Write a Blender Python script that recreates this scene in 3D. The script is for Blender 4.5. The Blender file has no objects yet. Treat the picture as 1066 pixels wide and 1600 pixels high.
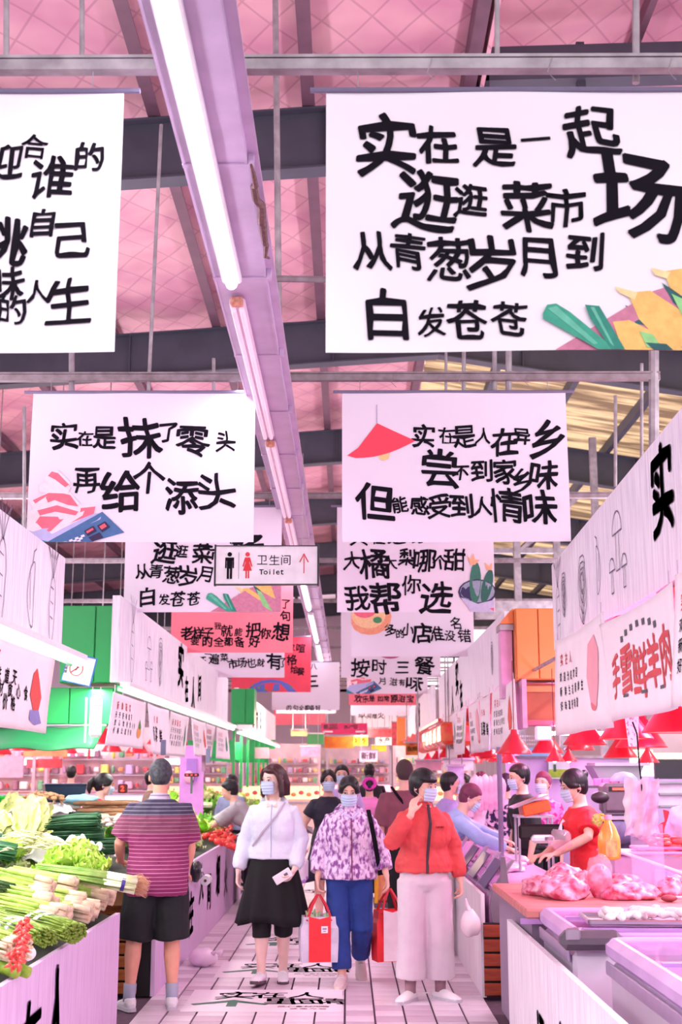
import bpy, bmesh, math, random
from mathutils import Vector, Matrix, noise
random.seed(7)
PI = math.pi
scene = bpy.context.scene
COL = scene.collection

# ------------------------------------------------------------------ camera
CAM_H = 1.6
PITCH = math.atan(405 / 2000)
YAW = math.atan(10 / 2000)
F = 2000.0
cam_data = bpy.data.cameras.new('camera')
cam = bpy.data.objects.new('camera', cam_data)
COL.objects.link(cam)
cam.location = (0, 0, CAM_H)
cam.rotation_mode = 'XYZ'
cam.rotation_euler = (PI / 2 + PITCH, 0, YAW)
cam_data.sensor_fit = 'VERTICAL'
cam_data.sensor_height = 36.0
cam_data.lens = 36.0 * F / 1600.0
cam_data.clip_start = 0.1
cam_data.clip_end = 400
scene.camera = cam
cam_data.dof.use_dof = True
cam_data.dof.focus_distance = 7.6
cam_data.dof.aperture_fstop = 4.0
ROT = cam.rotation_euler.to_matrix()

# ------------------------------------------------------------------ world, sun, exposure
world = bpy.data.worlds.new('world')
scene.world = world
world.use_nodes = True
bg = world.node_tree.nodes['Background']
bg.inputs[0].default_value = (1.0, 0.94, 1.0, 1)
bg.inputs[1].default_value = 1.5
def add_light(kind, name, loc, energy, color, rot=(0, 0, 0), size=1, size_y=None, radius=0.1):
    l = bpy.data.lights.new(name, kind); o = bpy.data.objects.new(name, l); COL.objects.link(o)
    l.energy = energy; l.color = color; o.location = loc; o.rotation_euler = rot
    if kind == 'AREA':
        l.size = size
        if size_y: l.shape = 'RECTANGLE'; l.size_y = size_y
    elif kind in ('POINT', 'SPOT'): l.shadow_soft_size = radius
    return o
sun = add_light('SUN', 'sun', (0, 0, 20), 3.5, (1.0, 0.95, 0.85), rot=(math.radians(25), math.radians(30), 0))
sun.data.angle = 0.02
# tube light of the aisle trunking, plus side rows of added fill without fixtures
for yy in (3.0, 9.0, 15.0, 22.0, 30.0, 38.0):
    add_light('AREA', 'tube_and_fill_row', (-0.6, yy, 4.12), 120, (1.0, 0.93, 1.0), size=0.3, size_y=5.0)
    for xx in (-5.5, 4.5):
        add_light('AREA', 'tube_and_fill_row', (xx, yy, 4.3), 230, (1.0, 0.9, 0.98), size=0.3, size_y=5.0)
# unseen fill lights added to brighten the roof lining from below
for yy in (6.0, 13.0, 20.0, 28.0):
    for xx in (-3.4, 3.2):
        add_light('AREA', 'lining_fill', (xx, yy, 3.25), 140, (1.0, 0.86, 0.98), rot=(PI, 0, 0), size=0.6, size_y=5.0)
# warm fill lights added to brighten the far stalls
for xx, yy in ((-1.2, 30.0), (0.4, 36.0), (1.8, 32.0), (-5.5, 26.0), (-7.5, 21.0)):
    add_light('POINT', 'far_stall_fill', (xx, yy, 2.6), 130, (1.0, 0.72, 0.55), radius=0.4)
# pink meat lamps on the right, white-green lamps over the vegetables
for yy in (5.6, 7.6, 9.8, 12.5, 16.0, 20.0, 26.0):
    add_light('POINT', 'meat_lamp_bulb', (2.1, yy, 2.02), 34, (1.0, 0.36, 0.86), radius=0.15)
for yy in (5.5, 8.0, 11.0, 15.0, 20.0, 26.0):
    add_light('AREA', 'vegetable_tube', (-2.2, yy, 2.3), 34, (0.96, 1.0, 0.92), size=0.1, size_y=2.2)
scene.view_settings.view_transform = 'Standard'
scene.view_settings.look = 'None'
scene.view_settings.exposure = 0.26
scene.view_settings.gamma = 1.0
scene.view_settings.use_curve_mapping = False

# ------------------------------------------------------------------ helpers
def ray(px, py):
    return ROT @ Vector(((px - 533) / F, (800 - py) / F, -1.0))
def at(px, py, Y):
    d = ray(px, py); t = Y / d.y
    return Vector((d.x * t, Y, CAM_H + d.z * t))
def on_z(px, py, z):
    d = ray(px, py); t = (z - CAM_H) / d.z
    return Vector((d.x * t, d.y * t, z))
def on_x(px, py, X):
    d = ray(px, py); t = X / d.x
    return Vector((X, d.y * t, CAM_H + d.z * t))

MATS = {}
def lin(c):
    if isinstance(c, str):
        c = tuple(int(c[i:i + 2], 16) / 255 for i in (0, 2, 4))
    return tuple((v / 12.92) if v <= 0.04045 else ((v + 0.055) / 1.055) ** 2.4 for v in c[:3]) + (1,)
def mat(name, color='cccccc', rough=0.6, metal=0.0, emit=None, estr=1.0, vary=0.06, scale=12.0, bump=0.0,
        stretch=None, alpha=None, trans=0.0, spec=0.5, color2=None, thr=None, coat=0.0, sss=0.0):
    """procedural material: base colour broken up by noise, optional bump"""
    if name in MATS: return MATS[name]
    m = bpy.data.materials.new(name); m.use_nodes = True; MATS[name] = m
    nt = m.node_tree; b = nt.nodes['Principled BSDF']
    c = lin(color)
    m.diffuse_color = c
    b.inputs['Roughness'].default_value = rough; b.inputs['Metallic'].default_value = metal
    b.inputs['Specular IOR Level'].default_value = spec
    if coat: b.inputs['Coat Weight'].default_value = coat
    if sss:
        b.inputs['Subsurface Weight'].default_value = sss; b.inputs['Subsurface Scale'].default_value = 0.02
    tc = nt.nodes.new('ShaderNodeTexCoord'); mp = nt.nodes.new('ShaderNodeMapping')
    nt.links.new(tc.outputs['Object'], mp.inputs[0])
    if stretch: mp.inputs['Scale'].default_value = stretch
    nz = nt.nodes.new('ShaderNodeTexNoise'); nz.inputs['Scale'].default_value = scale; nz.inputs['Detail'].default_value = 4
    nt.links.new(mp.outputs[0], nz.inputs[0])
    rp = nt.nodes.new('ShaderNodeValToRGB')
    lo, hi = thr or (0.3, 0.7)
    rp.color_ramp.elements[0].position = lo; rp.color_ramp.elements[1].position = hi
    c2 = lin(color2) if color2 else tuple(min(1, v * (1 + vary)) for v in c[:3]) + (1,)
    c1 = c if color2 else tuple(v * (1 - vary) for v in c[:3]) + (1,)
    rp.color_ramp.elements[0].color = c1; rp.color_ramp.elements[1].color = c2
    nt.links.new(nz.outputs[0], rp.inputs[0]); nt.links.new(rp.outputs[0], b.inputs['Base Color'])
    if bump:
        bp = nt.nodes.new('ShaderNodeBump'); bp.inputs['Strength'].default_value = bump; bp.inputs['Distance'].default_value = 0.01
        nt.links.new(nz.outputs[0], bp.inputs['Height']); nt.links.new(bp.outputs[0], b.inputs['Normal'])
    if emit:
        b.inputs['Emission Color'].default_value = lin(emit); b.inputs['Emission Strength'].default_value = estr
    if alpha is not None:
        b.inputs['Alpha'].default_value = alpha
    if trans: b.inputs['Transmission Weight'].default_value = trans
    return m

def tag(o, label=None, cat=None, group=None, kind=None):
    if label: o['label'] = label
    if cat: o['category'] = cat
    if group: o['group'] = group
    if kind: o['kind'] = kind
    return o
def empty(name, loc=(0, 0, 0), rz=0, label=None, cat=None, group=None):
    o = bpy.data.objects.new(name, None); COL.objects.link(o)
    o.location = loc; o.rotation_euler = (0, 0, rz); o.empty_display_size = 0.1
    return tag(o, label, cat, group)

class MB:
    """collects simple shapes in one mesh"""
    def __init__(s): s.v = []; s.f = []; s.mi = []; s.mats = []; s.cur = 0
    def use(s, m):
        if m not in s.mats: s.mats.append(m)
        s.cur = s.mats.index(m); return s
    def add(s, vs, fs):
        n = len(s.v); s.v += [tuple(p) for p in vs]; s.f += [tuple(i + n for i in f) for f in fs]
        s.mi += [s.cur] * len(fs); return s
    def box(s, c, d, rot=None, taper=1.0, bev=0.0):
        x, y, z = d[0] / 2, d[1] / 2, d[2] / 2
        if bev > 0:
            b = min(bev, x * .9, y * .9, z * .9)
            vs = []; 
            for sz in (-1, 1):
                for (ix, iy) in ((-1, -1), (1, -1), (1, 1), (-1, 1)):
                    vs.append((ix * (x - b), iy * (y - b), sz * z))
            for sz in (-1, 1):
                for (ix, iy) in ((-1, -1), (1, -1), (1, 1), (-1, 1)):
                    vs.append((ix * (x - b), iy * y, sz * (z - b))); vs.append((ix * x, iy * (y - b), sz * (z - b)))
            bm = bmesh.new()
            for v in vs: bm.verts.new(v)
            r = bmesh.ops.convex_hull(bm, input=bm.verts)
            bm.verts.index_update()
            P = [v.co.copy() for v in bm.verts]; Fs = [[v.index for v in f.verts] for f in bm.faces]; bm.free()
        else:
            P = [Vector((sx * x * (taper if sz > 0 else 1), sy * y * (taper if sz > 0 else 1), sz * z)) for sz in (-1, 1) for sx, sy in ((-1, -1), (1, -1), (1, 1), (-1, 1))]
            Fs = [(3, 2, 1, 0), (4, 5, 6, 7), (0, 1, 5, 4), (1, 2, 6, 5), (2, 3, 7, 6), (3, 0, 4, 7)]
        if rot is not None: P = [rot @ p for p in P]
        return s.add([p + Vector(c) for p in P], Fs)
    def tube(s, pts, radii, n=8, cap=True, flat=None, up=None):
        """loft along a polyline; radii: number or list of number / (a, b)"""
        pts = [Vector(p) for p in pts]; k = len(pts)
        if not isinstance(radii, (list, tuple)): radii = [radii] * k
        rings = []; prev = None
        for i, p in enumerate(pts):
            t = (pts[min(i + 1, k - 1)] - pts[max(i - 1, 0)])
            if t.length < 1e-9: t = Vector((0, 0, 1))
            t.normalize()
            if prev is None:
                a = Vector(up) if up is not None else (Vector((1, 0, 0)) if abs(t.x) < 0.9 else Vector((0, 1, 0)))
            else: a = prev
            a = a - t * a.dot(t)
            if a.length < 1e-6: a = t.orthogonal()
            a.normalize(); prev = a; b = t.cross(a)
            r = radii[i]; ra, rb = r if isinstance(r, (list, tuple)) else (r, r)
            rings.append([p + a * (ra * math.cos(2 * PI * j / n)) + b * (rb * math.sin(2 * PI * j / n)) for j in range(n)])
        vs = [q for r in rings for q in r]; fs = []
        for i in range(k - 1):
            for j in range(n):
                fs.append((i * n + j, i * n + (j + 1) % n, (i + 1) * n + (j + 1) % n, (i + 1) * n + j))
        if cap:
            fs.append(tuple(reversed(range(n)))); fs.append(tuple((k - 1) * n + j for j in range(n)))
        return s.add(vs, fs)
    def ball(s, c, r, nu=12, nv=8, rot=None, f=None):
        r = r if isinstance(r, (list, tuple)) else (r, r, r); c = Vector(c); vs = []; fs = []
        for i in range(1, nv):
            th = PI * i / nv
            for j in range(nu):
                ph = 2 * PI * j / nu
                p = Vector((r[0] * math.sin(th) * math.cos(ph), r[1] * math.sin(th) * math.sin(ph), r[2] * math.cos(th)))
                if f: p = f(p)
                vs.append(p)
        top = Vector((0, 0, r[2])); bot = Vector((0, 0, -r[2]))
        if f: top = f(top); bot = f(bot)
        vs += [top, bot]; T = len(vs) - 2; B = T + 1
        for j in range(nu):
            fs.append((T, j, (j + 1) % nu)); fs.append((B, (nv - 2) * nu + (j + 1) % nu, (nv - 2) * nu + j))
        for i in range(nv - 2):
            for j in range(nu): fs.append((i * nu + j, (i + 1) * nu + j, (i + 1) * nu + (j + 1) % nu, i * nu + (j + 1) % nu))
        if rot is not None: vs = [rot @ p for p in vs]
        return s.add([p + c for p in vs], fs)
    def lathe(s, prof, c=(0, 0, 0), n=20, cap=False):
        vs = []; fs = []; c = Vector(c)
        for r, z in prof:
            for j in range(n): vs.append(c + Vector((r * math.cos(2 * PI * j / n), r * math.sin(2 * PI * j / n), z)))
        k = len(prof)
        for i in range(k - 1):
            for j in range(n): fs.append((i * n + j, i * n + (j + 1) % n, (i + 1) * n + (j + 1) % n, (i + 1) * n + j))
        if cap: fs.append(tuple(reversed(range(n)))); fs.append(tuple((k - 1) * n + j for j in range(n)))
        return s.add(vs, fs)
    def grid(s, fn, nu, nv, wrap=False):
        vs = [fn(i / nu, j / nv) for i in range(nu + 1) for j in range(nv + 1)]
        fs = [(i * (nv + 1) + j, (i + 1) * (nv + 1) + j, (i + 1) * (nv + 1) + j + 1, i * (nv + 1) + j + 1) for i in range(nu) for j in range(nv)]
        return s.add(vs, fs)
    def poly(s, pts): return s.add(pts, [tuple(range(len(pts)))])
    def prism(s, pts, off):
        n = len(pts); off = Vector(off); a = [Vector(p) for p in pts]; b = [p + off for p in a]
        fs = [tuple(range(n)), tuple(reversed(range(n, 2 * n)))] + [(j, j + n, (j + 1) % n + n, (j + 1) % n) for j in range(n)]
        return s.add(a + b, fs)
    def mesh(s, name, m=None, smooth=False):
        me = bpy.data.meshes.new(name); me.from_pydata(s.v, [], s.f)
        ms = s.mats or [m]
        for x in ms: me.materials.append(x)
        if len(ms) > 1: me.polygons.foreach_set('material_index', s.mi)
        if smooth: me.shade_smooth()
        me.update(); return me
    def build(s, name, m=None, parent=None, smooth=False, loc=None):
        o = bpy.data.objects.new(name, s.mesh(name, m, smooth)); COL.objects.link(o)
        if parent is not None: o.parent = parent
        if loc is not None: o.location = loc
        return o
def link(name, me, parent=None, loc=(0, 0, 0), rot=(0, 0, 0), sc=None):
    o = bpy.data.objects.new(name, me); COL.objects.link(o)
    if parent is not None: o.parent = parent
    o.location = loc; o.rotation_euler = rot
    if sc is not None: o.scale = sc if isinstance(sc, (tuple, list)) else (sc, sc, sc)
    return o
def copy_tree(o, loc=None, rz=None, parent=None):
    c = o.copy(); COL.objects.link(c)
    if parent is not None: c.parent = parent
    if loc is not None: c.location = loc
    if rz is not None: c.rotation_euler = (c.rotation_euler.x, c.rotation_euler.y, rz)
    for ch in list(o.children): copy_tree(ch, parent=c)
    return c
def solid(o, t, off=0):
    m = o.modifiers.new('thickness', 'SOLIDIFY'); m.thickness = t; m.offset = off; return o
def Rx(a): return Matrix.Rotation(a, 3, 'X')
def Ry(a): return Matrix.Rotation(a, 3, 'Y')
def Rz(a): return Matrix.Rotation(a, 3, 'Z')

# ------------------------------------------------------------------ lettering: every glyph converted once
GLYPH = {}
def make_glyphs(chars, bold):
    obs = []
    for ch in sorted(set(chars)):
        if (ch, bold) in GLYPH or ch == ' ': continue
        cu = bpy.data.curves.new('glyph', 'FONT'); cu.body = ch; cu.size = 1.0; cu.offset = 0.0
        cu.resolution_u = 3
        o = bpy.data.objects.new('glyph', cu); COL.objects.link(o); obs.append((ch, o))
    dg = bpy.context.evaluated_depsgraph_get(); dg.update()
    for ch, o in obs:
        me = bpy.data.meshes.new_from_object(o.evaluated_get(dg))
        vs = [v.co.copy() for v in me.vertices]; fs = [tuple(p.vertices) for p in me.polygons]
        x0 = min(v.x for v in vs); x1 = max(v.x for v in vs); y0 = min(v.y for v in vs); y1 = max(v.y for v in vs)
        GLYPH[(ch, bold)] = (vs, fs, x0, x1, y0, y1)
        bpy.data.meshes.remove(me)
    for ch, o in obs:
        cu = o.data; bpy.data.objects.remove(o); bpy.data.curves.remove(cu)
def brush(mb, plane, items, bold=0.02, wob=0.05, seed=0):
    """items: (char, cx, cy, size[, rot]) on a plane(u, v) -> 3D; v up; glyph box scaled to size (height or width, larger)"""
    rnd = random.Random(seed)
    for it in items:
        ch, cx, cy, sz = it[:4]
        if ch == ' ': continue
        vs, fs, x0, x1, y0, y1 = GLYPH[(ch, bold)]
        w = max(x1 - x0, y1 - y0); sc = sz / w if ch not in '一' else sz / w
        rot = it[4] if len(it) > 4 else rnd.uniform(-0.09, 0.09)
        sh = rnd.uniform(-0.12, 0.12) if wob else 0; ph = rnd.uniform(0, 9); mx, my = (x0 + x1) / 2, (y0 + y1) / 2
        out = []
        for v in vs:
            x = (v.x - mx) / w; y = (v.y - my) / w
            if wob:
                dx = wob * (math.sin(7 * y + ph) * .6 + math.sin(15 * x + 3 * ph) * .3)
                dy = wob * (math.sin(6 * x + 2 * ph) * .7 + math.sin(13 * y + ph) * .3)
                x += dx + sh * y; y += dy
            c, s_ = math.cos(rot), math.sin(rot)
            out.append((cx + sz * (x * c - y * s_), cy + sz * (x * s_ + y * c)))
        # a fat brush: the glyph stamped round a small circle
        b = bold * sz * (rnd.uniform(.75, 1.25) if wob else 1); n = (6 if sz > .0 else 1) if bold > .008 else 1
        for q in range(n):
            a = 2 * PI * q / n + ph
            mb.add([plane(u + b * math.cos(a), v + b * math.sin(a) * 1.1) for u, v in out] if n > 1 else [plane(u, v) for u, v in out], fs)
# ================================================================== materials of the setting
M_STEEL = mat('galvanised_steel', '8a8088', rough=0.45, metal=0.3, vary=0.25, scale=9, color2='b6aeb4')
M_RUST = mat('dull_steel', '77696c', rough=0.6, vary=0.3, scale=14, color2='968890')
M_RAFTER = mat('blue_grey_steel_paint', '4a4c5a', rough=0.6, vary=0.12, scale=3)
M_PURLIN = mat('purlin_paint', '6b4a5c', rough=0.6, vary=0.15, scale=4)
def quilt_mat():
    m = bpy.data.materials.new('pink_quilted_lining'); m.use_nodes = True; nt = m.node_tree; b = nt.nodes['Principled BSDF']
    m.diffuse_color = lin('d98aa6')
    tc = nt.nodes.new('ShaderNodeTexCoord'); sp = nt.nodes.new('ShaderNodeSeparateXYZ'); nt.links.new(tc.outputs['Object'], sp.inputs[0])
    def mth(op, a, b_=None):
        n = nt.nodes.new('ShaderNodeMath'); n.operation = op
        for i, q in enumerate((a, b_)):
            if q is None: continue
            if isinstance(q, (int, float)): n.inputs[i].default_value = q
            else: nt.links.new(q, n.inputs[i])
        return n.outputs[0]
    hs = []
    for sgn in (1, -1):
        u = mth('ADD', mth('MULTIPLY', sp.outputs[0], 2.2 * sgn), mth('MULTIPLY', sp.outputs[1], 1.5))
        fr = mth('FRACT', u); d = mth('ABSOLUTE', mth('SUBTRACT', fr, 0.5)); hs.append(d)
    mx = mth('MAXIMUM', hs[0], hs[1])                     # 0.5 on a net line
    line = mth('GREATER_THAN', mx, 0.468)
    nz = nt.nodes.new('ShaderNodeTexNoise'); nz.inputs['Scale'].default_value = 1.3; nt.links.new(tc.outputs['Object'], nz.inputs[0])
    rp = nt.nodes.new('ShaderNodeValToRGB'); rp.color_ramp.elements[0].color = lin('cf8fa6'); rp.color_ramp.elements[1].color = lin('e6b0ba')
    rp.color_ramp.elements[0].position = .35; rp.color_ramp.elements[1].position = .65; nt.links.new(nz.outputs[0], rp.inputs[0])
    mix = nt.nodes.new('ShaderNodeMix'); mix.data_type = 'RGBA'
    nt.links.new(mth('MULTIPLY', line, 0.30), mix.inputs[0]); nt.links.new(rp.outputs[0], mix.inputs[6]); mix.inputs[7].default_value = lin('7d4460')
    nt.links.new(mix.outputs[2], b.inputs['Base Color']); b.inputs['Roughness'].default_value = 0.55
    bp = nt.nodes.new('ShaderNodeBump'); bp.inputs['Strength'].default_value = 0.6; bp.inputs['Distance'].default_value = 0.06
    nt.links.new(mth('SUBTRACT', 1.0, mth('MULTIPLY', mx, mx)), bp.inputs['Height']); nt.links.new(bp.outputs[0], b.inputs['Normal'])
    MATS['quilt'] = m; return m
M_QUILT = quilt_mat()
M_SHEET = mat('translucent_corrugated_sheet', '7a6450', rough=0.6, scale=2.2, color2='d8bd94', stretch=(0.25, 4, 1), thr=(.42, .6))
nt = M_SHEET.node_tree
tr = nt.nodes.new('ShaderNodeBsdfTranslucent'); nt.links.new(nt.nodes['Color Ramp'].outputs[0], tr.inputs[0])
mxs = nt.nodes.new('ShaderNodeMixShader'); mxs.inputs[0].default_value = 0.6
nt.links.new(nt.nodes['Principled BSDF'].outputs[0], mxs.inputs[1]); nt.links.new(tr.outputs[0], mxs.inputs[2])
nt.links.new(mxs.outputs[0], nt.nodes['Material Output'].inputs[0])
M_CONC = mat('dark_joint_cement', '5d4456', rough=0.9, vary=0.2, scale=20)
M_TILE = mat('glazed_floor_tile', 'dcc6d6', rough=0.35, vary=0.10, scale=2.2, color2='efe0ec')
M_TILE2 = mat('glazed_floor_tile_dull', 'cbb2c4', rough=0.45, vary=0.12, scale=3)
M_BOARD = mat('white_grained_board', 'd8cfe2', rough=0.6, stretch=(9, 9, 0.7), scale=4, color2='f6f1fb', thr=(0.25, 0.6), bump=0.1)
M_BOARDP = mat('lilac_grained_board', 'cba6d0', rough=0.6, stretch=(9, 9, 0.7), scale=4, color2='ddbfe2', thr=(0.25, 0.6), bump=0.1)
M_BOARDW = mat('pale_grey_grained_board', 'cfc4d0', rough=0.6, stretch=(9, 9, 0.7), scale=4, color2='ece4ec', thr=(0.25, 0.6), bump=0.1)
M_INK = mat('black_ink', '16121c', rough=0.9, vary=0.1, spec=.15)
M_INKP = mat('purple_ink', '5b3a66', rough=0.7, vary=0.1)
M_LINE = mat('thin_pen_line', '7a7084', rough=0.8)
M_PAPERW = mat('bright_white_banner_cloth', 'f1ecf3', rough=.8, vary=.02, scale=1.5)
M_PAPER = mat('white_banner_cloth', 'e9dcec', rough=0.8, vary=0.02, scale=1.5)
M_PINKB = mat('pink_banner_cloth', 'fa7f90', rough=0.8, vary=0.05, scale=3)
M_REDB = mat('red_banner_cloth', 'd93f57', rough=0.8, vary=0.08, scale=3)
M_WHITEP = mat('white_enamel', 'f2eef4', rough=0.3)
M_LAV = mat('lavender_enamel', 'cdb6d6', rough=0.4, vary=0.1, scale=5)
M_TUBE = mat('lit_tube', 'ffffff', emit='f6f0ff', estr=9)
M_TUBEG = mat('lit_green_white_tube', 'ffffff', emit='eefff0', estr=5)
M_TUBEOFF = mat('unlit_tube_faint_glow', 'f3dfea', rough=0.3, emit='f6d8ee', estr=0.25)  # switched off, but a faint glow is put into the colour

# ================================================================== floor
mb = MB(); mb.box((0, 28, -0.06), (60, 90, 0.1))
floor = mb.build('floor', M_CONC); tag(floor, kind='structure')
T = 0.2
x0 = -1.42
tile_a = MB().box((0, 0, 0), (T - 0.014, T - 0.007, 0.014)).mesh('tile', M_TILE)
tile_b = MB().box((0, 0, 0), (T - 0.014, T - 0.007, 0.014)).mesh('tile', M_TILE2)
nx = 12
for j in range(25):
    for i in range(nx):
        yy = 8.62 + T * j + T / 2; xx = x0 + T * i + T / 2
        me = tile_b if random.random() < 0.25 else tile_a
        t = link('tile', me, floor, (xx, yy, -0.004 + random.uniform(-.0012, .0012)), (random.uniform(-.003, .003), random.uniform(-.003, .003), 0))
mb = MB()
for j in range(-20, 0):
    for i in range(nx): mb.box((x0 + T * i + T / 2, 8.62 + T * j + T / 2, -0.004), (T - .014, T - .007, .014))
for j in range(25, 150):
    for i in range(nx + (2 if j > 60 else 0)): mb.box((x0 + T * i + T / 2, 8.62 + T * j + T / 2, -0.004), (T - .014, T - .007, .014))
tag(mb.build('tile_field', M_TILE, floor), kind='stuff')

# ================================================================== roof
RZ = 7.42
def roof_z(x): return (RZ - 0.07 * (1.3 - x)) if x < 1.3 else RZ - 0.16 * (x - 1.3)
XL, XR = -13.0, 13.0
Y0R, Y1R = 1.0, 48.0
mb = MB()
def lining(u, v):
    x = XL + (1.3 - XL) * u; y = Y0R + (Y1R - Y0R) * v
    return (x, y, roof_z(x) + 0.86 + 0.035 * math.sin(x * 4.2) * math.sin(y * 2.1))
mb.grid(lining, 90, 160)
ceil = mb.build('ceiling', M_QUILT, smooth=True); tag(ceil, kind='structure')
solid(ceil, 0.05, 1)
# right slope: corrugated translucent sheets beyond 14 m, lined sheet before
mb = MB()
def corr(u, v):
    x = 1.3 + (XR - 1.3) * v; y = 14.0 + (Y1R - 14.0) * u
    return (x, y, roof_z(x) + 0.86 + 0.05 * math.sin(y * 2 * PI / 0.42))
mb.grid(corr, 960, 2)
sh = mb.build('corrugated_sheet', M_SHEET, ceil, smooth=True)
# raised lined bay on the right, nearer part
mb = MB()
mb.grid(lambda u, v: (1.3 + 11.7 * u, 1.0 + 13.0 * v, 8.9 + 0.04 * 11.7 * u + 0.03 * math.sin(u * 40) * math.sin(v * 30)), 40, 60)
rb = mb.build('raised_lining', M_QUILT, ceil, smooth=True)
mb = MB()
mb.box((1.3, 7.5, 8.5), (0.04, 13, 0.9)); mb.box((7.1, 14.0, 8.1), (11.7, 0.04, 1.9))
mb.build('raised_bay_cheek', M_QUILT, ceil)
for k, yy in enumerate([5.5, 11.5, 17.5, 23.5, 29.5, 35.5, 41.5, 47.5]):
    mb = MB()
    for (xa, xb) in ((XL, 1.3), (1.3, XR)):
        if k < 2 and xa > 0: continue
        za, zb = roof_z(xa), roof_z(xb); dd = 0.62 if k > 0 else .62
        mb.add([(xa, yy - .01, za), (xb, yy - .01, zb), (xb, yy - .01, zb + dd), (xa, yy - .01, za + dd), (xa, yy + .01, za), (xb, yy + .01, zb), (xb, yy + .01, zb + dd), (xa, yy + .01, za + dd)],
               [(0, 1, 2, 3), (7, 6, 5, 4), (0, 4, 5, 1), (3, 2, 6, 7)])
        for zo in (0, dd):
            mb.add([(xa, yy - .11, za + zo), (xb, yy - .11, zb + zo), (xb, yy + .11, zb + zo), (xa, yy + .11, za + zo),
                    (xa, yy - .11, za + zo - .02), (xb, yy - .11, zb + zo - .02), (xb, yy + .11, zb + zo - .02), (xa, yy + .11, za + zo - .02)],
                   [(0, 1, 2, 3), (7, 6, 5, 4), (0, 4, 5, 1), (1, 5, 6, 2), (2, 6, 7, 3), (3, 7, 4, 0)])
        x = xa + 1.2
        while x < xb:                                       # web stiffeners
            z = roof_z(x); mb.box((x, yy, z + dd / 2), (0.012, 0.2, dd)); x += 2.9
    if k < 2:
        mb.box((1.3, yy, 7.9), (0.18, 0.2, 1.5)); mb.box((7.1, yy, 8.55), (11.8, 0.2, 0.36), Ry(-0.03))
        mb.box((2.3, yy, 8.2), (0.08, 0.08, 0.9)); 
    r = mb.build('rafter', M_RAFTER); tag(r, kind='structure')
i = 0
px_ = [-0.4 - 1.5 * q for q in range(9)] + [1.15]
for xx in px_:
    mb = MB(); z = roof_z(xx) + 0.74
    mb.box((xx, 24.5, z), (0.07, 47, 0.2)); mb.box((xx + .03, 24.5, z - .1), (0.12, 47, 0.012))
    for yy in (5.5, 11.5, 17.5, 23.5, 29.5):                 # flange braces
        mb.tube([(xx, yy + .55, z - .05), (xx, yy, z - .75)], 0.018, 5)
    tag(mb.build('purlin', M_PURLIN), kind='structure')
for xx in [2.4 + 1.25 * q for q in range(8)]:
    mb = MB(); z = roof_z(xx) + 0.72
    mb.box((xx, 31, z), (0.1, 34, 0.18)); tag(mb.build('purlin', M_RAFTER), kind='structure')
for xx in [2.9, 4.4, 5.9]:
    mb = MB(); mb.box((xx, 7.4, 8.8), (0.07, 13, 0.16)); tag(mb.build('purlin', M_PURLIN), kind='structure')
# side and end walls (the hall is glazed high up at the far end)
M_WALL = mat('pale_pink_plaster', 'e2c3d6', rough=0.9, vary=0.05, scale=1)
tag(MB().box((XL, 26, 1.5), (0.15, 44, 3.0)).build('wall_left', M_WALL), kind='structure')
tag(MB().box((XR, 26, 1.5), (0.15, 44, 3.0)).build('wall_right', M_WALL), kind='structure')
tag(MB().box((0, 48.2, 2.3), (26, 0.15, 4.6)).box((-6, 48.2, 6.5), (14, .15, 4.0)).build('wall_back', M_WALL), kind='structure')
mb = MB()
for x in range(-12, 13, 2): mb.box((x, 48.2, 5.6), (0.07, 0.07, 4.0))
for z in (3.7, 4.7, 5.8): mb.box((0, 48.2, z), (26, 0.06, 0.06))
tag(mb.build('window_1', M_RAFTER), kind='structure')
# steel frame behind the right stalls, seen above the orange cupboards
mb = MB()
for x in (2.55, 3.15, 3.75): mb.box((x, 19.0, 3.9), (0.10, 0.10, 5.4))
mb.box((4.6, 19.0, 3.95), (5.4, 0.16, 0.26)); mb.box((4.6, 19.0, 4.85), (5.4, 0.08, 0.08)); mb.tube([(2.6, 19, 4.85), (3.5, 19, 5.7)], .05, 6)
tag(mb.build('trim_1', M_STEEL), kind='structure')

# hangers and cross rails
def hanger(name, px, ptop, pbot, Y, r=0.02, m=None):
    a = at(px[0], ptop, Y); b = at(px[1], pbot, Y)
    a.z = min(a.z, 8.0)
    o = MB().tube([a, b], r, 8).build(name, m or M_STEEL); tag(o, kind='structure'); return o
BAR_Y = [4.4, 8.3, 12.1, 16.0, 19.9, 23.8, 27.6, 31.5]
for k, yy in enumerate(BAR_Y):
    mb = MB(); xr = 3.2 if k != 1 else (1028 - 543) / F * 8.7
    mb.box((-0.5, yy, 4.21), (0, 0, 0))
    mb = MB(); mb.box(((-4.5 + xr) / 2, yy, 4.205), (xr + 4.5, 0.05, 0.042)); mb.box(((-4.5 + xr) / 2, yy - .02, 4.235), (xr + 4.5, 0.02, 0.012))
    for xx in (-3.6, -2.6, -1.4, 0.3, 0.75, 1.2):
        mb.tube([(xx + .02, yy - .03, 4.22), (xx, yy - .035, 4.16), (xx + .03, yy - .03, 4.13)], 0.002, 4)
    o = mb.build('rail', M_STEEL if k == 0 else M_RUST); tag(o, kind='structure')
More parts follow.
